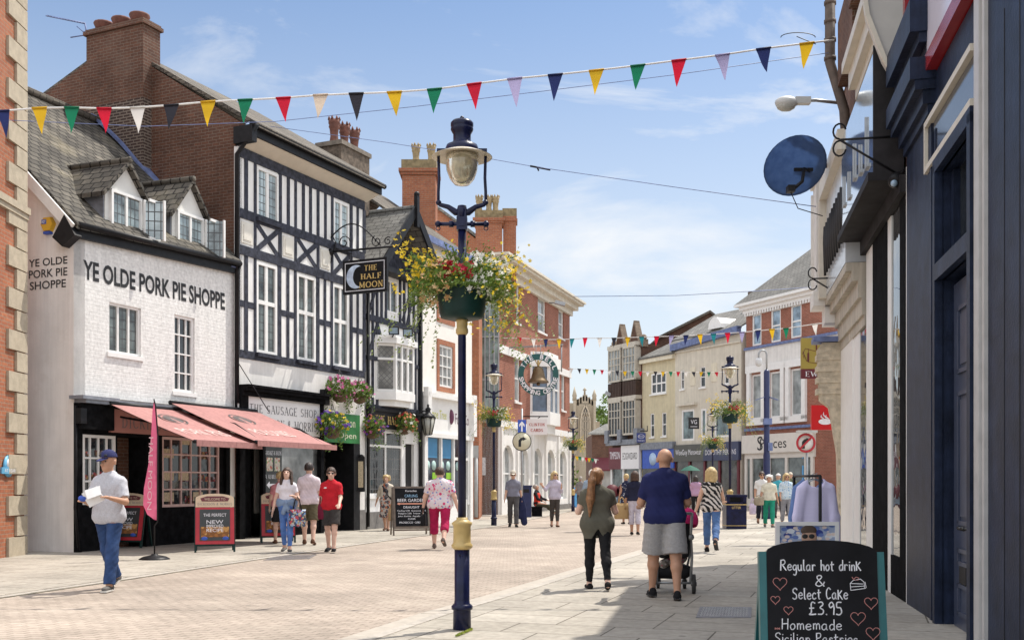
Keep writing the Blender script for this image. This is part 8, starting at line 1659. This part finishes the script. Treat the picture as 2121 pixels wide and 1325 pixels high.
# 8 older man, flat cap
m8 = person('older man in a pale cap, grey polo and grey trousers carrying a navy jacket', 1063, 1090, 33.0, 180, 1.74, ((12, 3, 1), (-12, 12, 1)), ((-14, 12, 10, .02), (6, 12, 20, .05)), {'m': cloth('blue_grey_polo', (.2, .2, .25)), 'sleeve': .8, 'hem': .95, 'g': .02, 'collar': cloth('blue_grey_polo', (.2, .2, .25))}, {'m': cloth('grey_flannel', (.085, .08, .082)), 'g': .016, 'loose': .02, 'len': 1}, SHB, ('cap', cloth('stone_cap', (.55, .5, .42))), SK, 1.0, .012, glasses='dark')
p = m8['world'](m8['H']['L']); rt = thing('folded_jacket', 'navy jacket hanging from the hand of the older man in the pale cap', 'jacket', p + Vector((0, 0, -.8))); skin('jacket_cloth', [Pr((0, 0, .86), (.02, 0, .5), .06, .13, n=(0, 1, 0), f=.5, k=.04), Pr((.02, 0, .5), (.08, 0, .08), .12, .1, n=(0, 1, 0), f=.45, k=.04), Pr((0, 0, .82), (-.08, 0, .25), .05, .07, k=.03)], .014, cloth('navy_jacket', (.02, .025, .07)), rt)
# 9 woman pointing
person('woman in a lilac shirt and dark cropped trousers raising one pointing hand', 1149, 1091, 32.8, 186, 1.72, ((4, 2, 0), (-6, 6, 0)), ((14, 10, 120, .25), (32, 34, 100, -.1)), {'m': cloth('lilac_shirt', (.5, .46, .55)), 'sleeve': 1.6, 'hem': .86, 'g': .018}, {'m': cloth('dark_taupe', (.06, .05, .045)), 'g': .012, 'len': .88}, SHN, ('bob', HAIR['blonde']), SK, .9, .012, glasses='dark', yaw=20)
# 10 person sitting in red vest
m10 = person('grey haired person in a red vest sitting low against the wall with legs stretched out', 1112, 1068, 43, -110, 1.7, ((78, 30, 2), (84, 12, 2)), ((35, 12, 40, .1), (30, 14, 40, .1)), {'m': cloth('black_jumper', (.02, .02, .022)), 'sleeve': 1.9, 'hem': .9, 'g': .02}, {'m': cloth('khaki_trousers', (.08, .08, .055)), 'g': .02, 'loose': .015, 'len': 1}, SHW, ('short', HAIR['grey']), SKT, 1.0, .014, seat=.42, pitch=-25)
skin('red_vest', m10['sc']([m10['T'][k].infl(.032) for k in ('chest', 'waist', 'belly', 'pelvis')]), .014, cloth('hi_vis_red', (.65, .05, .03)), m10['rt'])
rt = thing('crate_seat', 'low dark box the person in the red vest is sitting on', 'box', (m10['rt'].location.x, 43, .02)); mb = MB(); mb.box((m10['rt'].location.x, 43.02, .2), (.42, .36, .36)); mb.box((m10['rt'].location.x, 43.02, .39), (.46, .4, .03)); mb.build('box_body', M['blackwood'], rt)
# 11 pony tail woman
m11 = person('woman seen from behind with a long auburn ponytail, olive top and black leggings', 1237, 1223, 13.7, 3, 1.58, ((8, 2, 0), (-12, 14, 1)), ((20, 16, 78, .42), (20, 18, 86, .42)), {'m': plain('olive_jersey', (.105, .1, .078), .9, .12, 6, .15, spec=.2), 'sleeve': .55, 'hem': .74, 'g': .02, 'flare': .03, 'split': True, 'skirt': .15}, {'m': blk, 'g': .007, 'len': .96, 'name': 'leggings'}, FLAT, ('pony', HAIR['auburn']), SKP, 1.14, .0075, yaw=-28)
# 12 big man with pushchair
m12 = person('big bald man seen from behind in a navy polo and grey shorts pushing a pushchair', 1377, 1243, 12.55, -3, 1.80, ((14, 3, 2), (-7, 6, 2)), ((18, 15, 62, .26), (18, 15, 62, .26)), {'m': plain('navy_pique', (.018, .022, .085), .9, .15, 5, .15, spec=.2), 'sleeve': .78, 'hem': .87, 'g': .024, 'flare': .012, 'collar': cloth('navy_white_collar', (.02, .024, .08))}, {'m': plain('grey_marl_shorts', (.31, .3, .3), .9, .1, 40, .1), 'g': .022, 'loose': .05, 'len': .47}, SHB, ('bald', None), SKT, 1.2, .0075, depth=1.05)
rt = thing('pushchair', 'black framed pushchair with a bright pink hood in front of the big man', 'pushchair', ((1400 - CX) / F * 13.2, 13.2, .02), None, R_(-6)); X0 = 0
mb = MB(); rub = plain('dark_rubber', (.03, .03, .03))
for sx, y, r in ((-.3, 0, .12), (.22, 0, .12), (-.2, .62, .09), (.14, .62, .09)):
    mb = MB(); mb.lathe((sx, y, r), [(r * .75, -.022), (r, -.02), (r, .02), (r * .75, .022)], 24, axis=(1, 0, 0), cap=False); wh = mb.build('wheel', rub, rt)
    mb = MB(); mb.lathe((sx, y, r), [(r * .74, -.018), (r * .74, .018)], 20, axis=(1, 0, 0)); mb.lathe((sx, y, r), [(.03, -.035), (.03, .035)], 10, axis=(1, 0, 0))
    mb.build('rim', plain('dark_grey_plastic', (.12, .12, .125), .45, .15, 6), wh)
mb = MB()
for sx in (-.24, .18):
    mb.tube([(sx, 0, .13), (sx + .02, .05, .45), (sx, -.02, .72), (sx, -.3, 1.0)], .018, 8); mb.tube([(sx * .75, .62, .1), (sx, .3, .42), (sx, -.02, .72)], .016, 8); mb.ball((sx, -.02, .7), .045)
mb.tube([(-.3, 0, .13), (.22, 0, .13)], .016); mb.tube([(-.24, -.3, 1.0), (.18, -.3, 1.0)], .018); mb.build('frame', M['steel'], rt)
skin('seat', [Pr((-.16, .1, .5), (.1, .1, .5), .07, k=.04), Pr((-.16, .02, .5), (-.16, -.02, .85), .07, k=.04), Pr((.1, .02, .5), (.1, -.02, .85), .07, k=.04), Pr((-.1, .3, .48), (.04, .3, .48), .07, k=.05)], .014, cloth('black_pram_cloth', (.02, .02, .022)), rt)
skin('hood', [Pr((-.17, .05, .9), (.11, .05, .9), .17, k=.04)], .014, cloth('hot_pink_cloth', (.62, .03, .16)), rt, lambda D, G_: np.maximum(np.maximum(D, .84 - G_[..., 2] - .3 * G_[..., 1]), -(D + .025)))
skin('under_basket', [Pr((-.18, .12, .27), (.1, .12, .27), .1, k=.03), Pr((-.18, .42, .25), (.1, .42, .25), .09, k=.05)], .014, cloth('black_pram_cloth', (.02, .02, .022)), rt, lambda D, G_: np.maximum(D, G_[..., 2] - .34))
skin('basket_contents', [Pr((.0, .02, .38), (.08, .1, .44), .07, k=.03), Pr((-.15, .05, .36), (-.1, .1, .38), .06, k=.03)], .014, blobs('changing_bag_print', (.18, .16, .14), [(.5, .45, .42), (.3, .04, .08)], 12, .35), rt)
# 13..
m13 = person('woman in a navy top and pale lilac cropped trousers holding a big paper bag', 1315, 1109, 27.9, -8, 1.68, ((4, 2, 0), (-6, 6, 0)), ((4, 12, 16, .05), (16, 10, 95, .3)), {'m': cloth('navy_jersey', (.018, .02, .045)), 'sleeve': 1.3, 'hem': .93, 'g': .018, 'collar': cloth('mustard_scarf', (.6, .38, .08))}, {'m': cloth('pale_lilac_cloth', (.48, .45, .52)), 'g': .014, 'loose': .014, 'len': .76}, FLAT, ('bob', HAIR['brown']), SKT, .98, .011)
bag('paper_bag', 'big tan paper carrier bag held by the woman in the navy top', 'bag', m13['world'](m13['H']['L']) + Vector((-.1, 0, .16)), (.42, .18, .42), blobs('printed_kraft_paper', (.4, .27, .13), [(.25, .15, .07)], 4, .2), .16, rz=.3)
person('blonde woman in a navy dress with pale spots, near the far shops', 1297, 1085, 35, 10, 1.66, ((4, 2, 0), (-6, 6, 0)), ((4, 10, 16, .05), (10, 10, 40, .1)), {'m': blobs('white_leaf_print', (.02, .025, .06), [(.55, .55, .58)], 14, .28), 'sleeve': 0, 'hem': .55, 'skirt': .16, 'name': 'dress'}, {}, FLAT, ('short', HAIR['blonde']), SKT, .95, .014)
m15 = person('blonde woman in a zebra striped sleeveless top and turned up jeans walking away', 1474, 1145, 20.9, -12, 1.7, ((18, 6, 1), (-24, 26, 0)), ((-14, 16, 12, .0), (16, 12, 62, .15)), {'m': stripes('zebra_print', (.02, .02, .022), (.62, .58, .55), 5.5, 'D', 5, .5), 'sleeve': 0, 'hem': .84, 'g': .02, 'flare': .02}, {'m': plain('mid_denim', (.06, .13, .3), .85, .3, 5, .3), 'g': .012, 'loose': .012, 'len': .92}, SHB, ('mid', HAIR['blonde']), SK, 1.0, .009, yaw=-25)
skin('yoke', m15['sc']([m15['T']['sh'].infl(.022), m15['T']['sh2'].infl(.022), m15['T']['chest'].infl(.0205)]), .011, blk, m15['rt'], lambda D, G_: np.maximum(D, 1.37 * m15['s'] - G_[..., 2] + float(m15['up'][2])))
person('dark haired woman in a striped red and blue shirt in front of the dark shopfronts', 1441, 1066, 44, -5, 1.66, ((8, 2, 0), (-10, 8, 0)), ((4, 12, 16, .05), (6, 12, 30, .1)), {'m': stripes('candy_stripe', (.55, .12, .14), (.62, .55, .6), 9, 'Z', 0, .4, c3=(.2, .3, .55)), 'sleeve': 1.3, 'hem': .85, 'g': .02}, {'m': blk, 'len': 1.0}, SHW, ('bob', HAIR['black']), SK, 1.1, .014)
m17 = person('white haired woman in a cream top and green trousers walking towards the camera', 1593, 1093, 32.4, 176, 1.62, ((10, 3, 0), (-10, 10, 0)), ((-6, 14, 14, .05), (6, 16, 14, .05)), {'m': cloth('cream_top', (.66, .62, .5)), 'sleeve': .75, 'hem': .9, 'g': .018, 'flare': .014}, {'m': cloth('jade_cloth', (.02, .26, .17)), 'g': .013, 'loose': .012, 'len': .96}, SHW, ('curly', HAIR['white']), SKT, 1.08, .011, yaw=-15)
bag('rolled_coat', 'beige coat bundled under the arm of the white haired woman', 'coat', m17['world'](m17['H']['R']) + Vector((-.04, 0, .18)), (.3, .16, .26), cloth('beige_coat', (.36, .3, .22)), .05)
m18 = person('man in a white T-shirt and sunglasses carrying a pale plastic bag', 1578, 1084, 35.4, 178, 1.74, ((8, 3, 0), (-8, 8, 0)), ((-4, 22, 14, .02), (6, 12, 20, .1)), {'m': blobs('white_tee_print', (.68, .66, .64), [(.5, .15, .15)], 2.2, .16), 'sleeve': .75, 'hem': .86, 'g': .02}, {'m': cloth('dark_navy_trousers', (.02, .022, .035)), 'g': .014, 'loose': .02, 'len': .9}, SHN, ('short', HAIR['brown']), SKT, 1.02, .012, glasses='dark')
bag('carrier_bag', 'pale lilac plastic carrier bag hanging from the hand of the man in the white T-shirt', 'bag', m18['world'](m18['H']['R']) + Vector((-.08, 0, 0)), (.22, .14, .36), cloth('lilac_plastic', (.55, .46, .58)), .2)
person('woman in a pale blue flowered blouse and grey trousers, right of the white haired woman', 1629, 1086, 34.8, 184, 1.68, ((8, 3, 0), (-8, 8, 0)), ((4, 12, 14, .05), (10, 14, 30, .1)), {'m': blobs('blue_flower_print', (.5, .6, .68), [(.2, .35, .55), (.7, .72, .72)], 13, .33), 'sleeve': 1.1, 'hem': .85, 'g': .02, 'flare': .012}, {'m': cloth('pale_grey_trousers', (.27, .27, .3)), 'g': .014, 'loose': .014, 'len': .97}, SHW, ('bob', HAIR['blonde']), SKT, 1.05, .012, glasses='dark')
person('person in a white sun hat and turquoise shirt behind the white haired woman', 1612, 1072, 41, 5, 1.7, ((6, 3, 0), (-6, 6, 0)), ((4, 10, 14, .05), (6, 10, 20, .1)), {'m': cloth('turquoise_shirt', (.06, .35, .42)), 'sleeve': .75, 'hem': .87, 'g': .02}, {'m': cloth('grey_flannel', (.085, .08, .082))}, SHB, ('cap', cloth('white_hat', (.7, .68, .66))), SK, 1.1, .015)
person('man in an olive shirt and cap farthest of the group on the right', 1637, 1068, 44, 0, 1.78, ((6, 3, 0), (-6, 6, 0)), ((4, 10, 14, .05), (6, 10, 20, .1)), {'m': cloth('olive_shirt', (.12, .13, .07)), 'sleeve': .75, 'hem': .87, 'g': .02}, {'m': cloth('dark_navy_trousers', (.02, .022, .035))}, SHB, ('cap', cloth('stone_cap', (.55, .5, .42))), SK, 1.15, .015)
person('person in a grey top standing far off past the red brick corner block', 1202, 1058, 51.5, 10, 1.66, ((6, 3, 0), (-6, 6, 0)), ((4, 10, 24, .05), (6, 10, 20, .1)), {'m': cloth('mid_grey_top', (.22, .2, .2)), 'sleeve': .8, 'hem': .8, 'g': .02}, {'m': cloth('grey_flannel', (.085, .08, .082))}, SHB, ('short', HAIR['grey']), SKT, 1.05, .015)
person('white haired person in a pale denim shirt mostly hidden behind the ponytailed woman', 1226, 1090, 30, 5, 1.74, ((6, 3, 0), (-6, 6, 0)), ((4, 12, 24, .05), (6, 12, 20, .1)), {'m': cloth('pale_denim_shirt', (.3, .38, .48)), 'sleeve': 1.5, 'hem': .85, 'g': .02}, {'m': cloth('grey_flannel', (.085, .08, .082))}, SHB, ('short', HAIR['white']), SK, 1.1, .014)
